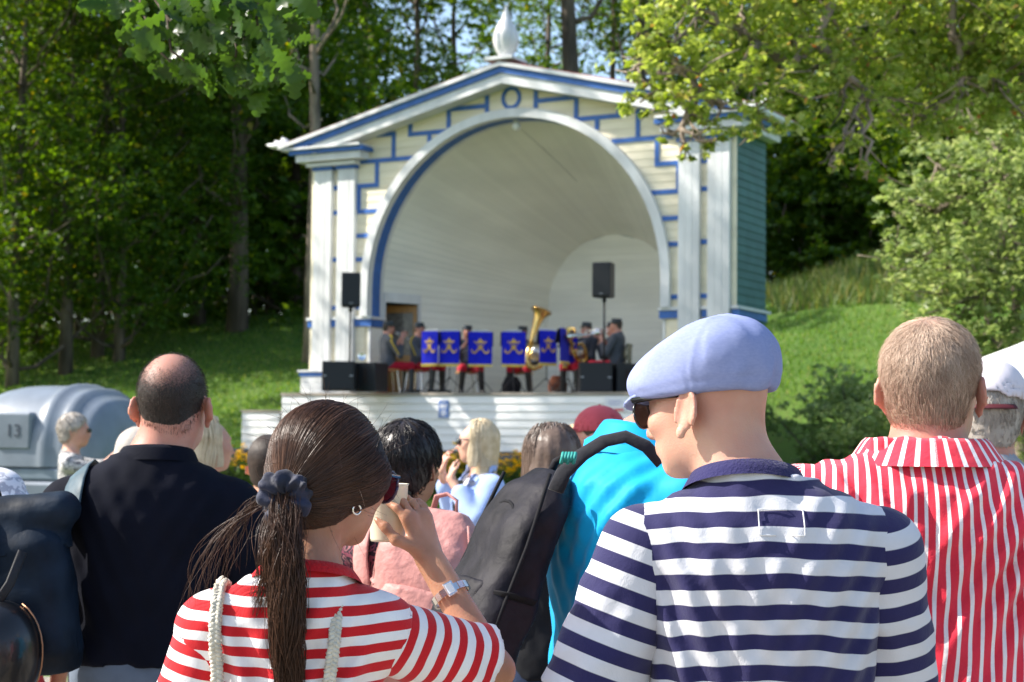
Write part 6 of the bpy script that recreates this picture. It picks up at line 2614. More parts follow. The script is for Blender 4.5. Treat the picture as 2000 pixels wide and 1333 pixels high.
plait = person('woman with a long black plait, dark floral dress and dusty pink rucksack', G_(800, 4.7), math.radians(-14), H=1.62, woman=True, wx=1.08, h=.011, skin=SKIN_T, top=FLORAL_D, topname='dress', sleeve=.16, bottom=FLORAL_D, skirt=.55,
               shoe=SHOE, hem=.9, wrinkle=.005, headyaw=math.radians(-10), hairfn=plait_hair, headpitch=math.radians(-4),
               arms={-1: [(-.24, .0, 1.11), (-.2, .14, .95), (0, .6, -.6), (1, 0, 0), .5], 1: [(.25, .0, 1.11), (.22, .14, .95), (0, .6, -.6), (-1, 0, 0), .5]})
I = plait
pack('pink_backpack', 'dusty pink crinkled rucksack on the back of the woman with the black plait', on_back(I, .085, .93, .20), math.radians(-24), .29, .17, .47, PINKN, style='pink', tilt=math.radians(9))
for x, sd_ in ((-.11, 'left'), (.12, 'right')):
    st = strap_over(I, x, PINKN, 'shoulder_strap', '', .028, .98, 1.10, x + .03, .2, .016)
    tag(st, 'dusty pink rucksack strap over the %s shoulder of the woman with the plait' % sd_, 'strap')

# ---- blonde woman in the light blue shirt -------------------------------------
blonde = person('blonde woman in an open light blue shirt, hands raised to her neck', G_(938, 9.3), math.radians(112), H=1.66, woman=True, wx=1.08, h=.013, skin=SKIN, top=WHITE_T, topname='white_top', sleeve=0,
                bottom=SLATE, shoe=SHOE, hem=.9, wrinkle=.005, headyaw=math.radians(-28), hairfn=lambda I: long_hair(I, H_BLOND, .13, 700, .020, 3, .02, .006, .004, .012),
                arms={-1: [(-.24, .10, 1.20), (-.07, .20, 1.42), (.4, -.3, 1), (0, -1, 0), .7], 1: [(.27, .06, 1.22), (.09, .20, 1.46), (-.3, -.2, 1), (0, -1, 0), .7]})
I = blonde
s_ = 1.66 / 1.75
F = Field((-.45, -.4, .7), (.45, .5, 1.6), .012)
F.trunk([r for r in I['P0'] if r[0] > .78], .02, off=.034)
F.cap(I['sp'][-1], I['sp'][1], .07, .07, .05)
for q in (-1, 1):
    F.cap(I['sp'][q], I['A'][q][0], .066, .062, .02)
    mid = I['A'][q][0] * .4 + I['A'][q][1] * .6
    F.cap(I['A'][q][0], mid, .062, .056, .01)
F.trunk([r for r in I['P0'] if r[0] > .6], .02, off=.022, op='s')
F.trunk([(.6, 0, .22, .075, .2), (1.25, 0, .2, .075, .2), (1.6, 0, .2, .05, .22)], .01, op='s')
F.half((0, 0, .87), (0, 0, -1))
F.cap(I['nb'] + [0, .02, -.02], I['nb'] + [0, .04, .12], .066, .08, .004, 's')
F.warp(lambda P: .005 * wav(P, 4, 6))
V, Fc = F.mesh()
np_mesh('open_shirt', V, Fc, LBLUE, I['root'])
mb = MB()
mb.tube([(-.12, .15, 1.34), (-.14, .19, 1.2), (-.2, .16, 1.0), (-.22, .08, .86)], .016, 8, flat=.3)
o = mb.build('bag_strap', BLACKC, None, smooth='all')
o.location = I['root'].location
o.rotation_euler = I['root'].rotation_euler
tag(o, 'black bag strap hanging down the front of the blonde woman in light blue', 'strap')
mb = MB()
w = I['w']
for q in (-1, 1):
    mb.tube([w((q * .078, .0, .016)), w((q * .070, .098, .02))], .004, 6)
    mb.sphere(tuple(w((q * .036, .104, .006))), (.024, .012, .020), 10)
o = mb.build('sunglasses', BLKP, None, smooth='all')
o.location = I['root'].location
o.rotation_euler = I['root'].rotation_euler
tag(o, 'dark sunglasses of the blonde woman in the light blue shirt', 'sunglasses')

# ---- heads between the rows ----------------------------------------------------
person('brown haired woman with straight long hair behind the black rucksack', G_(1080, 5.3), math.radians(8), H=1.625, woman=True, h=.012, skin=SKIN, top=BLACKC, topname='top', sleeve=.25, bottom=JEANS, shoe=SHOE,
       hairfn=lambda I: long_hair(I, hair_mat('ash_brown_hair', (.035, .022, .016), (.13, .09, .07), .4), .24, 900, .012, 5, .03, .003, .003, .01))
person('person with wavy blond hair standing close to the stage beside the red cap', G_(1128, 8.4), 0, H=1.63, woman=True, h=.015, skin=SKIN, top=MINT, topname='top', sleeve=.25, bottom=JEANS, shoe=SHOE,
       hairfn=lambda I: long_hair(I, hair_mat('honey_blond_hair', (.36, .22, .10), (.70, .52, .30), .45), .12, 400, .018, 6, .02, .01, .004, .012))


def cap_on(I, m, label, name='baseball_cap', back_gap=False, strap=None, h=.008, peak=True, grow=.004):
    w, s, R, hc = I['w'], I['s'], I['R'], I['hc']
    rt_ = thing(name, label, 'cap', I['root'].location, I['root'].rotation_euler.z)
    F = Field(hc - .2, hc + .25, h)
    F.ell(w((0, -.016, .042)), np.array((.090, .110, .098)) * s + grow, 0, 'u', R)
    F.half(w((0, 0, .030)), R @ np.array([0, -.10, -1.]))
    F.ell(w((0, -.016, .035)), np.array((.084, .104, .090)) * s + grow - .002, .004, 's', R)
    if back_gap:
        F.ell(w((0, -.125, .034)), np.array((.045, .04, .026)) * s, .004, 's', R)
    V, Fc = F.mesh()
    cr = np_mesh('crown', V, Fc, m, rt_)
    MB().sphere(tuple(w((0, -.016, .142))), .006, 8).build('button', m, cr, smooth='all')
    if peak:
        F = Field(hc - .25, hc + .3, h)
        F.ell(w((0, .110, .034)), np.array((.070, .080, .010)) * s, 0, 'u', R @ rotm(-.22, 0, 0))
        F.ell(w((0, -.01, .04)), np.array((.08, .10, .09)) * s, .004, 's', R)
        V, Fc = F.mesh()
        np_mesh('peak', V, Fc, m, rt_)
    if strap:
        mb = MB()
        mb.tube([w((-.0 + .115 * math.sin(t), -.020 - .118 * math.cos(t), .020)) for t in np.linspace(-.62, .62, 12)], .010, 8, flat=.3)
        mb.build('strap', strap, rt_, smooth='all')
    return rt_


PINKCAP = cloth('faded_red_cotton', (.42, .07, .09), .08, .3, 12)
I = person('person in sunglasses and a faded red baseball cap facing left in front of the stage', G_(1172, 7.0), math.radians(75), H=1.70, h=.013, skin=SKIN_R, top=GREY_SH, topname='t_shirt', sleeve=.25, bottom=JEANS, shoe=SHOE,
           hairfn=lambda I: hair_cap(I, H_DARK, .006, h=.01))
cap_on(I, PINKCAP, 'faded red baseball cap with its peak pointing left, in front of the stage')
I = person('grey haired woman in a printed top holding up a phone by the trailer', G_(146, 13.0), math.radians(-82), H=1.70, woman=True, wx=1.12, h=.016, skin=SKIN, top=BW, topname='blouse', sleeve=.28, bottom=BLACKC, shoe=SHOE, headsize=1.06,
           hairfn=lambda I: hair_cap(I, H_GREY, .022, h=.012, back=-.08, strands=300, length=.05, sw=.003),
           arms={-1: [(-.16, .22, 1.34), (-.05, .42, 1.52), (.1, .3, 1), (1, 0, 0), .5], 1: [(.16, .24, 1.30), (.05, .43, 1.50), (-.1, .3, 1), (-1, 0, 0), .5]})
Mx = Matrix.Translation(I['root'].location) @ Matrix.Rotation(I['root'].rotation_euler.z, 4, 'Z')
o = MB().bbox(-.04, .04, -.006, .006, -.075, .075, .003).build('phone', BLKP, None)
o.location = Mx @ Vector((0, .50, 1.585))
o.rotation_euler = (0, math.radians(90), I['root'].rotation_euler.z)
tag(o, 'dark phone held up by the grey haired woman near the trailer', 'phone')
mb = MB()
for q in (-1, 1):
    mb.sphere(tuple(I['w']((q * .034, .108, .008))), (.024, .012, .020), 8)
o = mb.build('sunglasses', BLKP, None, smooth='all')
o.location = I['root'].location
o.rotation_euler = I['root'].rotation_euler
tag(o, 'dark sunglasses of the woman photographing beside the trailer', 'sunglasses')

person('woman with a light blond bob and pink flowered dress behind the balding man', G_(405, 7.2), math.radians(-60), H=1.65, woman=True, h=.013, skin=SKIN, top=FLORAL_P, topname='dress', sleeve=.18, bottom=FLORAL_P, skirt=.5, shoe=SHOE,
       hairfn=lambda I: long_hair(I, H_BLOND, .09, 500, .018, 8, .012, .008, .004, .012))
person('person in a pale green top hidden between navy polo and ponytail', G_(528, 6.3), 0, H=1.58, woman=True, wx=1.1, h=.014, skin=SKIN, top=MINT, topname='top', sleeve=.25, bottom=JEANS, shoe=SHOE,
       hairfn=lambda I: hair_cap(I, H_DARK, .01, h=.012))
person('stooping person in a pale mint shirt beside the grey trailer', G_(190, 6.4), math.radians(-70), H=1.60, wx=1.15, wy=1.35, h=.014, skin=SKIN_T, top=cloth('pale_mint', (.55, .66, .60), .05, .3, 8), topname='shirt', sleeve=.25, bottom=BLACKC, shoe=SHOE, headoff=(0, .16), headpitch=math.radians(-25),
       hairfn=lambda I: hair_cap(I, H_GREY, .01, h=.012))
I = person('person in a patterned white sun hat and red clothes cut by the left edge', G_(2, 5.0), math.radians(30), H=1.47, woman=True, wx=1.1, h=.012, skin=SKIN_T, top=REDC, topname='blouse', sleeve=.12, bottom=REDC, shoe=SHOE,
           hairfn=lambda I: hair_cap(I, H_DARK, .012, h=.012))
hat = thing('sun_hat', 'white sun hat with a faint grey print at the left edge', 'hat', I['root'].location, I['root'].rotation_euler.z)
w, s, R, hc = I['w'], I['s'], I['R'], I['hc']
F = Field(hc - .3, hc + .3, .01)
F.ell(w((0, -.012, .05)), np.array((.098, .115, .09)) * s, 0, 'u', R)
F.ell(w((0, -.01, .022)), np.array((.17, .19, .016)) * s, .03, 'u', R)
F.ell(w((0, -.016, .0)), np.array((.088, .108, .10)) * s, .004, 's', R)
V, Fc = F.mesh()
np_mesh('hat_body', V, Fc, pattern_mat('hat_print', [(.7, .7, .72), (.66, .66, .7), (.35, .36, .42), (.7, .7, .72)], 22), hat)

# white cap man at the right
I = person('grey haired man in a white baseball cap and grey shirt behind the striped shirt', G_(1925, 4.6), math.radians(-15), H=1.79, wx=1.05, h=.011, skin=SKIN_R, top=GREY_SH, topname='shirt', sleeve=.26, bottom=BEIGE, shoe=SHOE, headoff=(.01, 0),
           hairfn=lambda I: hair_cap(I, H_GREY, .014, back=-.115, h=.008, strands=900, length=.05, sw=.0012))
cap_on(I, cloth('white_cap_cotton', (.62, .58, .62), .06, .25, 14), 'white baseball cap with a dark red strap at the back', back_gap=True, strap=mat('maroon_strap', (.07, .006, .012), .7), grow=.014)
nbp = I['nb']
rg_ = []
for dz, rr in ((-.02, .10), (.03, .085), (.038, .08), (.03, .074)):
    rg_.append([(nbp[0] + rr * math.cos(t), nbp[1] + .01 + rr * .95 * math.sin(t), nbp[2] + dz - .02 * math.sin(t)) for t in np.linspace(0, 2 * math.pi, 24, endpoint=False)])
MB().loft(rg_, True, False).build('collar', GREY_SH, [c for c in I['root'].children if c.name.startswith('shirt')][0], smooth='all')
person('brown haired child in dark clothes beyond the neck of the flat cap man', G_(1503, 11.5), 0, H=1.45, h=.015, skin=SKIN, top=cloth('dark_green_fleece', (.02, .05, .06), .1, .3, 9), topname='jumper', sleeve=.5, bottom=BLACKC, shoe=SHOE,
       hairfn=lambda I: hair_cap(I, hair_mat('chestnut_hair', (.06, .03, .02), (.2, .12, .08), .5), .014, h=.012))
# ------------------------------------------------------------ band on the stage
SZ = FZ - .002
JACK = cloth('grey_uniform', (.075, .08, .095), .1, .3, 12)
JACK_D = cloth('dark_uniform', (.03, .034, .045), .1, .3, 12)
REDT = cloth('uniform_red', (.42, .012, .03), .08, .3, 10)
YEL = cloth('uniform_yellow', (.70, .48, .02), .08, .2, 30)
SILB = cloth('silver_braid', (.5, .52, .56), .1, .3, 80)
BOOT = mat('black_boots', (.012, .012, .014), .35, coat=.2)
BRASS = mat('brass', (.72, .47, .16), .22, .1, 10, metal=1.)
NICK = mat('silver_plate', (.80, .79, .77), .18, metal=1.)
STEEL = mat('black_steel', (.02, .02, .022), .4)
CHROME = mat('chrome', (.6, .6, .62), .25, metal=1.)


def W_(px, Y):
    return Vector((X_(px, Y), Y, SZ))


def stool(loc, rz, label):
    t = thing('stool', label, 'stool', loc, rz, 'stools of the musicians')
    MB().bbox(-.19, .19, -.19, .19, .42, .455, .01).build('seat', WOOD, t)
    for a in (-1, 1):
        for b in (-1, 1):
            MB().tube([(a * .19, b * .19, 0), (a * .15, b * .15, .42)], .011, 8).build('leg', CHROME, t)
    return t


def musician(px, Y, rz, label, arms, jacket=JACK, yellow=True, hy=0., hp=0., legs=(.06, .10, .0), k=.0, where=''):
    loc = W_(px, Y)
    I = person(label, loc, rz, H=1.75, wx=1.12, wy=1.15, h=.017, skin=SKIN_R, top=jacket, topname='jacket', sleeve=.60, sleeve_loose=.012, bottom=REDT, shoe=BOOT, hem=.86, wrinkle=.004, topthick=.016,
               sit=.50, legs=legs, arms=arms, headyaw=hy, headpitch=hp, hairfn=lambda I: hair_cap(I, H_DARK, .006, h=.014, noise_=0), group='uniformed musicians seated on the stage')
    w, s, R, hc = I['w'], I['s'], I['R'], I['hc']
    rt_ = I['root']
    jk = [c for c in rt_.children if c.name.startswith('jacket')][0]
    # frogging and shoulder pieces
    P0 = np.array(sorted(I['P0']))
    mb = MB()
    for z in np.arange(I['shz'] - .32, I['shz'] - .02, .05):
        ry = np.interp(z, P0[:, 0], P0[:, 4]) + .022
        mb.tube([(-.10, ry * .93, z), (-.05, ry, z - .004), (0, ry * 1.01, z), (.05, ry, z - .004), (.10, ry * .93, z)], .007, 6)
    mb.build('frogging', SILB, jk, smooth='all')
    if yellow:
        for q in (-1, 1):
            S, E_ = I['sp'][q], I['A'][q][0]
            mb = MB()
            mb.tube([tuple(S + [-q * .10, 0, .072]), tuple(S + [-q * .02, -.005, .072]), tuple(S + [q * .045, 0, .040]), tuple(S + [q * .07, .0, -.02])], [.018, .026, .030, .012], 8, flat=.5)
            mb.build('epaulette', YEL, jk, smooth='all')
            mb = MB()
            d = (E_ - S)
            mb.tube([tuple(S + d * t + np.array([q * .066 * (1 - .2 * t), -.03, 0])) for t in np.linspace(.05, .95, 5)], .010, 6)
            mb.build('sleeve_stripe', YEL, jk, smooth='all')
        mb = MB()
        mb.tube([(-.17, .05, .595), (-.17, .2, .595), (-.165, .36, .585)], .012, 6, flat=.5)
        mb.build('trouser_stripe', YEL, rt_, smooth='all')
    # kepi
    kp = thing('uniform_cap', 'grey uniform cap worn by the ' + label, 'cap', loc, rz, 'uniform caps of the musicians')
    if 'musician' not in kp['label']:
        pass
    kp['label'] = 'grey peaked cap of the ' + where
    F = Field(hc - .18, hc + .22, .014)
    Rz = R
    F.cap(w((0, -.012, .052)), w((0, -.018, .112)), .098 * s, .094 * s, 0)
    F.half(w((0, 0, .040)), -(R @ np.array([0, .08, 1.])))
    F.half(w((0, 0, .128)), R @ np.array([0, -.10, 1.]))
    V, Fc = F.mesh()
    np_mesh('crown', V, Fc, cloth('cap_grey', (.055, .062, .07), .1, .3, 20), kp)
    F = Field(hc - .2, hc + .25, .010)
    F.ell(w((0, .105, .040)), np.array((.068, .05, .009)) * s, 0, 'u', R @ rotm(-.45, 0, 0))
    V, Fc = F.mesh()
    np_mesh('peak', V, Fc, BLKP, kp)
    # boots to the knee
    mb = MB()
    return I


def trumpet(name, label, T, m, grp=None, big=1.):
    t = thing(name, label, name, T.translation, 0)
    t.matrix_world = T
    b = big
    mb = MB()
    # along +y: mouthpiece at 0, bell at .5
    mb.tube([(0, 0, 0), (0, .10, 0), (0, .36, 0)], [.004 * b, .006 * b, .007 * b], 8)
    mb.build('leadpipe', m, t, smooth='all')
    prof_ = [(0, .006), (.18, .008), (.30, .013), (.38, .024), (.43, .044), (.46, .062)]
    mb = MB()
    mb.tube([(0, .04 + y * b, -.045 * b) for y, r in prof_], [r * b for y, r in prof_], 18, caps=False)
    mb.build('bell', m, t, smooth='all')
    mb = MB()
    mb.tube([(0, .36 * 1, 0), (0, .40, -.004), (0, .41, -.022 * b), (0, .40, -.041 * b), (0, .36, -.045 * b)], .007 * b, 8)
    mb.tube([(0, .06, -.045 * b), (0, .03, -.04 * b), (0, .02, -.022 * b), (0, .03, -.004), (0, .06, 0)], .006 * b, 8)
    mb.build('tuning_slide', m, t, smooth='all')
    for k_ in range(3):
        MB().tube([(.0, .17 + .03 * k_, -.075 * b), (.0, .17 + .03 * k_, .03)], .0115 * b, 10).build('valve', m, t, smooth='all')
    return t


# players, left to right
hands_tr = {-1: [(-.27, .14, 1.10), (-.05, .30, 1.47), (.1, .5, .6), (1, 0, 0), .8], 1: [(.27, .16, 1.10), (.05, .28, 1.45), (-.1, .5, .6), (-1, 0, 0), .8]}
m1 = musician(757, 31.6, math.radians(-68), 'uniformed trumpeter with yellow shoulder bands seated at the far left of the stage', hands_tr, hp=math.radians(-6), where='trumpeter sitting farthest left')
m2 = musician(818, 31.9, math.radians(-118), 'uniformed musician second from the left, left shoulder turned to the audience', hands_tr, where='second musician from the left')
m3 = musician(912, 32.6, math.radians(-165), 'uniformed musician playing behind the widest banner left of centre', hands_tr, yellow=False, where='musician behind the wide banner left of centre')
m4 = musician(1021, 32.7, math.radians(170), 'uniformed tuba player almost hidden behind the big brass bell', {-1: [(-.30, .12, 1.05), (-.12, .32, 1.0), (.3, .5, .2), (1, 0, 0), .7], 1: [(.30, .16, 1.05), (.16, .34, 1.05), (-.3, .5, .2), (-1, 0, 0), .7]}, yellow=False, hy=0, where='tuba player')
m5 = musician(1146, 31.3, math.radians(130), 'uniformed horn player in the darker jacket beside the angled music stand', {-1: [(-.27, .12, 1.08), (-.08, .30, 1.18), (.2, .5, .2), (1, 0, 0), .7], 1: [(.28, .14, 1.08), (.10, .30, 1.16), (-.2, .5, .2), (-1, 0, 0), .7]}, JACK_D, False, where='horn player in the dark jacket')
m6 = musician(1205, 30.2, math.radians(72), 'uniformed musician in profile behind the right speaker pole', hands_tr, yellow=False, hp=math.radians(-4), where='musician in profile behind the right speaker pole')
m7 = musician(1196, 31.2, math.radians(76), 'uniformed musician behind the one in profile, only dark cap and back showing', hands_tr, JACK_D, False, where='musician hidden behind the profile player')
for (px, Y, rz, lb) in ((757, 31.6, -68, 'wooden topped stool under the trumpeter at the far left'), (818, 31.9, -118, 'stool under the second musician from the left'), (912, 32.6, -165, 'stool under the musician behind the widest left banner'),
                        (1021, 32.7, 170, 'stool under the tuba player'), (1146, 31.3, 130, 'stool under the horn player in the dark jacket')):
    stool(W_(px, Y), math.radians(rz), lb)


def chair(loc, rz, label):
    t = thing('folding_chair', label, 'chair', loc, rz, 'folding chairs at the right of the stage')
    OL = mat('olive_chair', (.12, .13, .09), .6)
    MB().bbox(-.21, .21, -.20, .20, .43, .455, .01).build('seat', OL, t)
    for q in (-1, 1):
        MB().tube([(q * .21, .2, 0), (q * .2, -.24, .88)], .013, 8).build('leg', STEEL, t)
        MB().tube([(q * .19, -.26, 0), (q * .19, .16, .44)], .013, 8).build('leg', STEEL, t)
    for k_ in range(3):
        MB().bbox(-.15 + .105 * k_, -.06 + .105 * k_, -.245 + .0, -.225, .52, .90, .004).build('back_slat', OL, t)
    return t


chair(W_(1205, 30.2), math.radians(72), 'folding chair with upright back slats nearest the front at the stage right')
chair(W_(1196, 31.2), math.radians(76), 'folding chair behind the first one at the stage right')


def from_local(I, p):
    r = I['root']
    return (Matrix.Translation(r.location) @ Matrix.Rotation(r.rotation_euler.z, 4, 'Z')) @ Vector(p)


def inst_T(I, p, pitch=0., yaw=0.):
    r = I['root']
    return Matrix.Translation(from_local(I, p)) @ Matrix.Rotation(r.rotation_euler.z + yaw, 4, 'Z') @ Matrix.Rotation(pitch, 4, 'X')


zl = I['hc'][2] if False else m1['hc'][2]
trumpet('trumpet', 'silver trumpet pointing right, played at the far left of the stage', inst_T(m1, (0, .15, zl - .06), -.32), NICK)
trumpet('trumpet', 'silver trumpet of the second musician from the left', inst_T(m2, (0, .15, zl - .06), -.45), NICK)
trumpet('trumpet', 'small trumpet of the musician behind the widest left banner', inst_T(m3, (0, .15, zl - .06), -.3), BRASS)
trumpet('flugelhorn', 'silver horn raised by the profile musician beside the right speaker pole', inst_T(m6, (-.05, .15, zl - .06), -.1, .2), NICK, big=1.5)
trumpet('flugelhorn', 'silver horn of the musician hidden behind the profile player', inst_T(m7, (0, .15, zl - .06), .1, .2), NICK, big=1.5)


def tuba(name, label, T, sc, m):
    t = thing(name, label, name, (0, 0, 0))
    t.matrix_world = T @ Matrix.Scale(sc, 4)
    # z up, body oval in the xz plane
    pf = [(0, .035), (.18, .05), (.36, .072), (.50, .10), (.58, .135), (.63, .175), (.655, .205)]
    mb = MB()
    mb.tube([(-.08 + .10 * y ** 2, 0, .30 + y) for y, r in pf], [r for y, r in pf], 24, caps=False)
    b_ = mb.build('bell', m, t, smooth='all')
    mb = MB()
    mb.tube([(-.08 + .10 * .655 ** 2 + .205 * math.cos(a), .205 * math.sin(a), .955) for a in np.linspace(0, 2 * math.pi, 25)], .006, 6)
    mb.build('bell_rim', m, b_, smooth='all')
    mb = MB()
    # great bow
    mb.tube([(-.08, 0, .31), (-.085, 0, .1), (-.07, 0, -.08), (.0, 0, -.17), (.10, 0, -.19), (.20, 0, -.12), (.23, 0, .05), (.235, 0, .25), (.20, 0, .40), (.12, 0, .44), (.05, .02, .40)],
            [.038, .05, .056, .058, .056, .052, .046, .04, .034, .028, .024], 14)
    mb.build('great_bow', m, t, smooth='all')
    for k_ in range(5):
        mb = MB()
        x0 = .0 + .038 * k_
        mb.tube([(x0 - .03, -.05, .30 - .02 * k_), (x0 - .03, -.055, .0), (x0 - .015, -.055, -.05), (x0 + .005, -.055, 0), (x0 + .005, -.05, .30 - .02 * k_)], .010, 8)
        mb.build('tubing', m, t, smooth='all')
    for k_ in range(4):
        MB().tube([(.0 + .042 * k_, -.085, .02), (.0 + .042 * k_, -.085, .26)], .017, 10).build('valve', NICK, t, smooth='all')
    return t


T_ = Matrix.Translation(W_(1038, 32.2) + Vector((0, 0, .72))) @ Matrix.Rotation(math.radians(14), 4, 'Y') @ Matrix.Rotation(math.radians(-12), 4, 'X')
tuba('tuba', 'big brass tuba with its bell tilted up to the right at centre stage', T_, 1.0, BRASS)
T_ = Matrix.Translation(W_(1131, 30.95) + Vector((0, 0, .68))) @ Matrix.Rotation(math.radians(-22), 4, 'Y') @ Matrix.Rotation(math.radians(38), 4, 'X')
tuba('baritone_horn', 'brass horn with its bell facing the audience, right of the tuba', T_, .66, BRASS)

# music stands with banners ---------------------------------------------------
BAN = cloth('royal_blue_velvet', (.012, .018, .50), .1, .25, 14)
GOLD = mat('gold_embroidery', (.75, .45, .08), .5, .2, 60, .4, 90)
FRI = mat('gold_fringe', (.80, .58, .10), .7, .3, 90, .6, 120, stretch=(1, 1, .1))


def emblem(par, w_, zt):
    """crown over two crossed horns"""
    y = -.0405
    k = w_ / .45

    def poly(ps, nm):
        MB().prism([(x * k, zt + z) for x, z in ps], y - .006, y).build(nm, GOLD, par)
    poly([(-.05, -.21), (.05, -.21), (.062, -.16), (.035, -.175), (.028, -.135), (.012, -.155), (0, -.105), (-.012, -.155), (-.028, -.135), (-.035, -.175), (-.062, -.16)], 'crown_emblem')
    for q in (-1, 1):
        pts = [(q * .055, -.215), (q * .085, -.195), (q * .11, -.20), (q * .105, -.165)]
        mb = MB()
        mb.tube([(x * k, y - .004, zt + z) for x, z in pts], [.010, .016, .013, .008], 8, flat=.4)
        mb.tube([(q * .02 * k, y - .004, zt - .25), (q * .05 * k, y - .004, zt - .265), (q * .065 * k, y - .004, zt - .24)], [.012, .012, .007], 8, flat=.4)
        # horn: from the crossing down and out, curling up
        hp = [(-q * .012, -.235), (q * .03, -.30), (q * .065, -.36), (q * .10, -.39), (q * .145, -.385), (q * .165, -.345), (q * .145, -.32)]
        mb.tube([(x * k, y - .004 - .002 * (q > 0), zt + z) for x, z in hp], [.008, .013, .020, .026, .026, .02, .010], 10, flat=.35)
        mb.build('horn_emblem', GOLD, par, smooth='all')
    poly([(-.022, -.33), (.022, -.33), (.03, -.30), (0, -.27), (-.03, -.30)], 'knot_emblem')


def stand(px, Y, rz, wdt, label, ztop=1.10, blank=False):
    t = thing('music_stand', label, 'music stand', W_(px, Y), rz, 'music stands with blue banners')
    MB().tube([(0, .02, .25), (0, .02, ztop + .02)], .010, 8).build('post', STEEL, t)
    for a in range(3):
        an = a * 2.094 + .5
        MB().tube([(0, .02, .30), (.30 * math.cos(an), .02 + .30 * math.sin(an), .012)], .008, 6).build('leg', STEEL, t)
    T2 = Matrix.Translation((0, .02, ztop)) @ Matrix.Rotation(math.radians(14), 4, 'X')
    MB().bbox(-wdt / 2 - .02, wdt / 2 + .02, -.008, .006, -.23, .03, .004, T=T2).build('desk', STEEL, t)
    MB().bbox(-wdt / 2 - .02, wdt / 2 + .02, -.008 + .01, .055, -.235, -.223, .002, T=T2).build('shelf', STEEL, t)
    # sheets of music
    MB().box(-.15, .15, .009, .014, -.21, .075, T=T2).build('sheet_music', mat('sheet_paper', (.72, .72, .7), .8), t)
    # banner, gently waved
    n = 15
    ht = .60
    V, F_ = [], []
    xs = np.linspace(-wdt / 2, wdt / 2, n)
    for j in range(8):
        z = ztop + .035 - ht * j / 7
        for x in xs:
            V.append((x, -.034 - .05 * (ztop - z) * 0 - .006 * math.sin(x * 38 + px) * j / 7 * .8, z))
    for j in range(7):
        for i in range(n - 1):
            F_.append((j * n + i, (j + 1) * n + i, (j + 1) * n + i + 1, j * n + i + 1))
    V2 = [(x, y + .006, z) for x, y, z in V]
    m = MB().add(V, F_).add(V2, [f[::-1] for f in F_])
    bn = m.build('banner', BAN, t, smooth='all')
    m = MB()
    k_ = 0
    for x in np.arange(-wdt / 2, wdt / 2 - .004, .012):
        m.box(x, x + .010, -.044 + .003 * (k_ % 2), -.032, ztop + .035 - ht - .045, ztop + .035 - ht + .004)
        k_ += 1
    tag(m.build('fringe', FRI, bn), kind='stuff')
    if not blank:
        emblem(bn, wdt, ztop + .035)
    return t


stand(841, 30.95, math.radians(-32), .36, 'music stand with a narrow blue banner, leftmost of the row')
stand(878, 30.9, math.radians(-12), .38, 'music stand whose blue banner overlaps the leftmost one')
stand(938, 31.0, math.radians(2), .44, 'music stand with a wide blue banner left of centre')
stand(1003, 30.9, math.radians(4), .44, 'music stand with a wide blue banner left of the tuba')
stand(1069, 30.9, math.radians(28), .36, 'music stand with a blue banner directly right of the tuba', 1.13)
stand(1100, 30.6, math.radians(66), .42, 'music stand seen edge on with its pale music sheet leaning out', 1.15, True)
stand(1112, 31.2, math.radians(40), .36, 'music stand with a half hidden blue banner beside the horn player')

# loudspeakers ------------------------------------------------------------------
CAB = mat('speaker_cabinet', (.012, .013, .016), .5, .1, 60, .3, 220)
GRL = mat('speaker_grille', (.02, .021, .025), .6, .3, 400, .5, 500)


def speaker(loc, rz, pole_h, label, grp):
    t = thing('loudspeaker', label, 'speaker', loc, rz, grp)
    z0 = 0
    F_ = [(-.17, -.16), (.17, -.16), (.15, .12), (.09, .17), (-.09, .17), (-.15, .12)]
    m = MB().loft([[(x * f, y * f, z) for x, y in F_] for z, f in ((z0, .93), (z0 + .02, 1), (z0 + .60, 1), (z0 + .62, .93))])
    b_ = m.build('cabinet', CAB, t)
    MB().bbox(-.16, .16, -.172, -.159, z0 + .03, z0 + .60, .006).build('grille', GRL, t)
    MB().box(-.03, .03, -.1745, -.1725, z0 + .055, z0 + .068).build('badge', mat('badge_grey', (.4, .4, .42), .4), t)
    MB().tube([(0, 0, -pole_h), (0, 0, -.02)], .019, 10).build('pole', STEEL, t, smooth='all')
    MB().tube([(0, 0, -.08), (0, 0, 0)], .035, 12).build('pole_collar', STEEL, t, smooth='all')
    return t


def sub(loc, rz, label, holes=False):
    t = thing('subwoofer', label, 'speaker', loc, rz, 'black bass bins on the stage')
    MB().bbox(-.29, .29, -.29, .29, 0, .53, .012).build('cabinet', CAB, t)
    if not holes:
        MB().bbox(-.265, .265, -.302, -.291, .03, .50, .006).build('grille', GRL, t)
        for x in (-.24, .24):
            MB().box(x - .03, x + .03, -.312, -.303, .26, .28).build('clamp', mat('badge_grey', (.4, .4, .42), .4), t)
    else:
        for x in (-.08, .09):
            MB().bbox(x - .04, x + .04, -.298, -.291, .14, .42, .003).build('port', DARK, t)
    return t


sub(W_(664, 30.35), math.radians(0), 'black bass bin with a flat grille at the left front of the stage')
sub(W_(718, 30.75), math.radians(-20), 'black bass bin with two dark handle slots right of the left one', True)
sub(W_(1163, 29.75), math.radians(0), 'black bass bin below the right speaker pole', False)
sub(W_(1220, 30.1), math.radians(22), 'black bass bin at the far right, behind the peak of the flat cap', True)
speaker(W_(683, 30.35) + Vector((0, 0, 1.52)), math.radians(8), .99, 'black loudspeaker on a pole in front of the left pilasters', 'loudspeakers on poles')
speaker(W_(1180, 29.75) + Vector((0, 0, 1.69)), math.radians(-24), 1.16, 'black loudspeaker on a pole inside the right half of the arch', 'loudspeakers on poles')
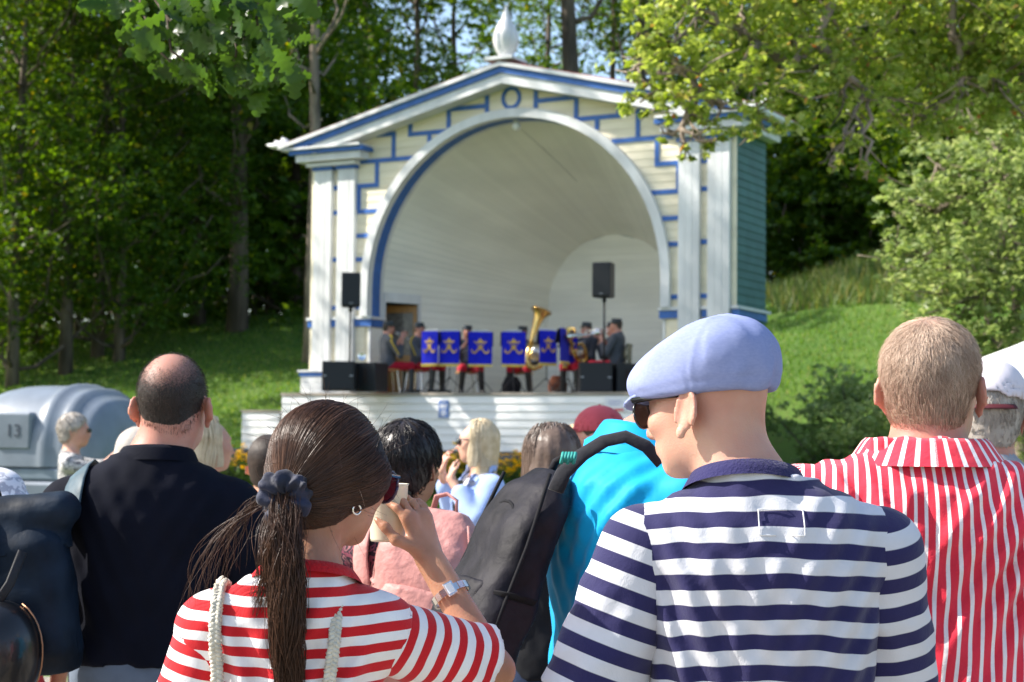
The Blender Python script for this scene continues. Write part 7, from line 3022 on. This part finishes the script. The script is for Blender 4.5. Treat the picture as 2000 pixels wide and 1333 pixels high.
# bright bell of a horn lying on the left bin
o = MB().lathe([(.012, 0), (.02, .03), (.05, .06), (.075, .075), (.07, .075), (.045, .058)], 18).build('horn_bell', NICK, None, smooth='all')
o.location = W_(706, 30.5) + Vector((0, 0, .62))
o.rotation_euler = (math.radians(80), 0, .2)
tag(o, 'shiny silver bell resting on top of the left bass bins', 'horn')
# bags under the players
for px, Y, c, lb in ((1000, 32.2, (.012, .012, .015), 'black bag on the floor below the tuba player'), (1090, 31.6, (.12, .04, .02), 'brown leather case on the floor below the banners'), (748, 31.9, (.5, .03, .02), 'red bag under the stool of the far left trumpeter')):
    F = Field((-.25, -.2, 0), (.25, .2, .45), .02)
    F.trunk([(0, 0, 0, .17, .12), (.2, 0, 0, .19, .13), (.36, 0, 0, .12, .06)], .01)
    F.warp(lambda P: .012 * wav(P, 4, int(px)))
    F.half((0, 0, 0.004), (0, 0, -1))
    V, Fc = F.mesh()
    o = np_mesh('bag', V, Fc, cloth('bag_%d' % px, c, .2, .3, 12), None)
    o.location = W_(px, Y)
    o.scale = (.6, .6, .6) if px == 748 else (1, 1, 1)
    tag(o, lb, 'bag')

# ------------------------------------------------------------ trailer with a ribbed cover
TRA = mat('trailer_grey', (.17, .20, .24), .42, .12, 3, .1, 20, coat=.1)
TRD = mat('trailer_dark_grey', (.17, .21, .25), .4, .1, 4)
ty = 17.0
tx = X_(124, ty)
tz = float(hgt(tx, ty))
TR = thing('trailer', 'rounded grey moulded trailer cover marked 13 at the left edge', 'trailer', (tx, ty, tz), math.radians(-14))
Lx, Ht, Dp = .84, 1.92, .85
zb_ = 1.12          # half length, top height, half depth
nx_ = 44
rings = []
for i in range(nx_ + 1):
    u = -1 + 2 * i / nx_
    x = Lx * u
    e = (1 - abs(u) ** 2.6) ** (1 / 2.6) if abs(u) < 1 else 0
    e = max(e, .03)
    rib = 0
    for rc in (.32, .56, .80):
        rib += .035 * math.exp(-((u - rc) / .055) ** 2)
    hh = (Ht - zb_) * (e ** .8) + rib
    dd = Dp * (.72 + .28 * e) * (e ** .25) + rib * .6
    ring = []
    for a in np.linspace(0, math.pi, 21):
        c, s_ = math.cos(a), math.sin(a)
        ring.append((x, -dd * math.copysign(abs(c) ** .75, c), zb_ + hh * abs(s_) ** .7))
    rings.append(ring)
cv = MB().loft(rings, closed=False, caps=False).build('cover', TRA, TR, smooth='all')
MB().bbox(-Lx * .98, Lx * .98, -Dp * .98, Dp * .98, .98, 1.119, .03).build('sill', TRD, TR)
MB().bbox(-Lx * 1.02, Lx * 1.02, -Dp * 1.03, Dp * 1.03, .42, .978, .03).build('chassis', TRA, TR)
for q in (-1, 1):
    wl = MB().lathe([(.02, -.09), (.27, -.09), (.30, -.06), (.30, .06), (.27, .09), (.02, .09)], 24, T=Matrix.Translation((.1, q * (Dp + .02), .30)) @ Matrix.Rotation(math.radians(90), 4, 'X')).build('wheel', mat('tyre', (.02, .02, .02), .8), TR, smooth='all')
    MB().lathe([(.02, -.1), (.16, -.1), (.17, .1), (.02, .1)], 16, T=Matrix.Translation((.1, q * (Dp + .02), .30)) @ Matrix.Rotation(math.radians(90), 4, 'X')).build('hub', CHROME, wl, smooth='all')
Tt = Matrix.Translation((-.04, -Dp * .985 - .0245, 1.46)) @ Matrix.Rotation(math.radians(90), 4, 'X')
pn = MB().bbox(-.22, .14, -Dp * .985 - .022, -Dp * .80, 1.28, 1.64, .02).build('number_panel', TRA, cv)
text_obj('13', .17, mat('number_dark', (.05, .06, .08), .5), pn, Tt, 'number', .003)

# ------------------------------------------------------------ white tent at the right
TENT = mat('white_canvas', (.80, .80, .80), .7, .02, 2, .1, 8)
tp = at(1990, 770, 12.5)
tgz = float(hgt(tp.x, tp.y))
TT = thing('tent', 'white pointed party tent cut by the right edge of the picture', 'tent', (tp.x + 1.22, tp.y, tgz), math.radians(4))
hw_ = 1.5
ze = 2.10 - tgz
ap = (0, 0, ze + .85)
cs = [(-hw_, -hw_, ze), (hw_, -hw_, ze), (hw_, hw_, ze), (-hw_, hw_, ze)]
for k_ in range(4):
    a, b_ = Vector(cs[k_]), Vector(cs[(k_ + 1) % 4])
    n = 9
    V, F_ = [], []
    for j in range(n):
        t = j / (n - 1)
        for i in range(n):
            u = i / (n - 1)
            p = a.lerp(b_, u).lerp(Vector(ap), t)
            p.z -= .10 * math.sin(math.pi * t) * (1) + .04 * math.sin(math.pi * u) * (1 - t)
            V.append(tuple(p))
    for j in range(n - 1):
        for i in range(n - 1):
            F_.append((j * n + i, j * n + i + 1, (j + 1) * n + i + 1, (j + 1) * n + i))
    MB().add(V, F_).build('roof_panel', TENT, TT, smooth='all')
    mid = Vector(((a.x + b_.x) / 2, (a.y + b_.y) / 2, 0)).normalized() * .004
    V = []
    for z in (0, -.27):
        for i in range(n):
            p = a.lerp(b_, i / (n - 1)) + mid
            V.append((p.x, p.y, ze - .04 * math.sin(math.pi * i / (n - 1)) * (1 if z == 0 else 1) + z))
    MB().add(V, [(i, i + 1, n + i + 1, n + i) for i in range(n - 1)]).build('valance', TENT, TT)
    MB().tube([(a.x, a.y, 0), (a.x, a.y, ze - .01)], .025, 8).build('leg', CHROME, TT, smooth='all')

# ------------------------------------------------------------ coneflowers below the wall
FLM = leaf_mat('coneflower_leaves', [(0, (.03, .08, .015)), (.6, (.06, .12, .02)), (1, (.10, .16, .03))], .35, .5, .15, 2.)
PET = leaf_mat('yellow_petals', [(0, (.75, .42, .0)), (.5, (.85, .55, .01)), (1, (.9, .68, .04))], .3, .5, .06, 3.)
CONE = mat('flower_centre', (.10, .05, .01), .8)


def clump(name, seed):
    r = random.Random(seed)
    rn = np.random.default_rng(seed)
    t = thing(name, '', 'flowers')
    P = np.stack([rn.normal(size=420) * .22, rn.normal(size=420) * .18, rn.uniform(.02, .72, 420)], 1)
    V, F_ = leaf_quads(P, .11, rn, .3, .35)
    tag(np_mesh('leaves', V, F_, FLM, t, smooth=False), kind='stuff')
    st, pt, cn = MB(), MB(), MB()
    for k_ in range(40):
        x, y = r.gauss(0, .30), r.gauss(-.05, .2)
        z = r.uniform(.55, .98)
        st.tube([(x * .5, y * .5, 0), (x * .8, y * .8, z * .6), (x, y, z)], .004, 4)
        tx_, ty_ = r.uniform(-.5, .5), r.uniform(-.9, .3)
        T = Matrix.Translation((x, y, z)) @ Matrix.Rotation(-ty_, 4, 'X') @ Matrix.Rotation(tx_, 4, 'Y')
        cn.sphere((0, 0, .008), (.013, .013, .012), 6, T=T)
        for q in range(11):
            a = 2 * math.pi * q / 11
            c_, s_ = math.cos(a), math.sin(a)
            pt.add([(c_ * .01, s_ * .01, .004), (c_ * .034 - s_ * .014, s_ * .034 + c_ * .014, .0), (c_ * .062, s_ * .062, -.008), (c_ * .034 + s_ * .014, s_ * .034 - c_ * .014, .0)], [(0, 1, 2, 3)], T=T)
    st.build('stems', FLM, t)
    tag(pt.build('petals', PET, t), kind='stuff')
    tag(cn.build('flower_centres', CONE, t), kind='stuff')
    return t


cls = [clump('coneflower_clump', 60 + k_) for k_ in range(4)]
k_ = 0
place_lb = []
for row, (by_, n_) in enumerate(((-2.25, 18), (-1.75, 17))):
    for i in range(n_):
        bx_ = -6.6 + 10.4 * (i + .5 * row) / n_ + .15 * math.sin(i * 3.1 + row)
        p = BM @ Vector((bx_, by_ + .1 * math.sin(i * 1.7), 0))
        z = float(hgt(p.x, p.y))
        o = cls[k_ % 4]
        if k_ < 4:
            o.location = (p.x, p.y, z)
            o.scale = (.8, .8, .8)
        else:
            o = copy_tree(o, (p.x, p.y, z), k_ * 1.1, scale=.72 + .2 * ((k_ * 7) % 5) / 5)
        o['label'] = 'clump of yellow coneflowers in the bed under the granite wall'
        o['group'] = 'coneflower clumps under the stage'
        k_ += 1
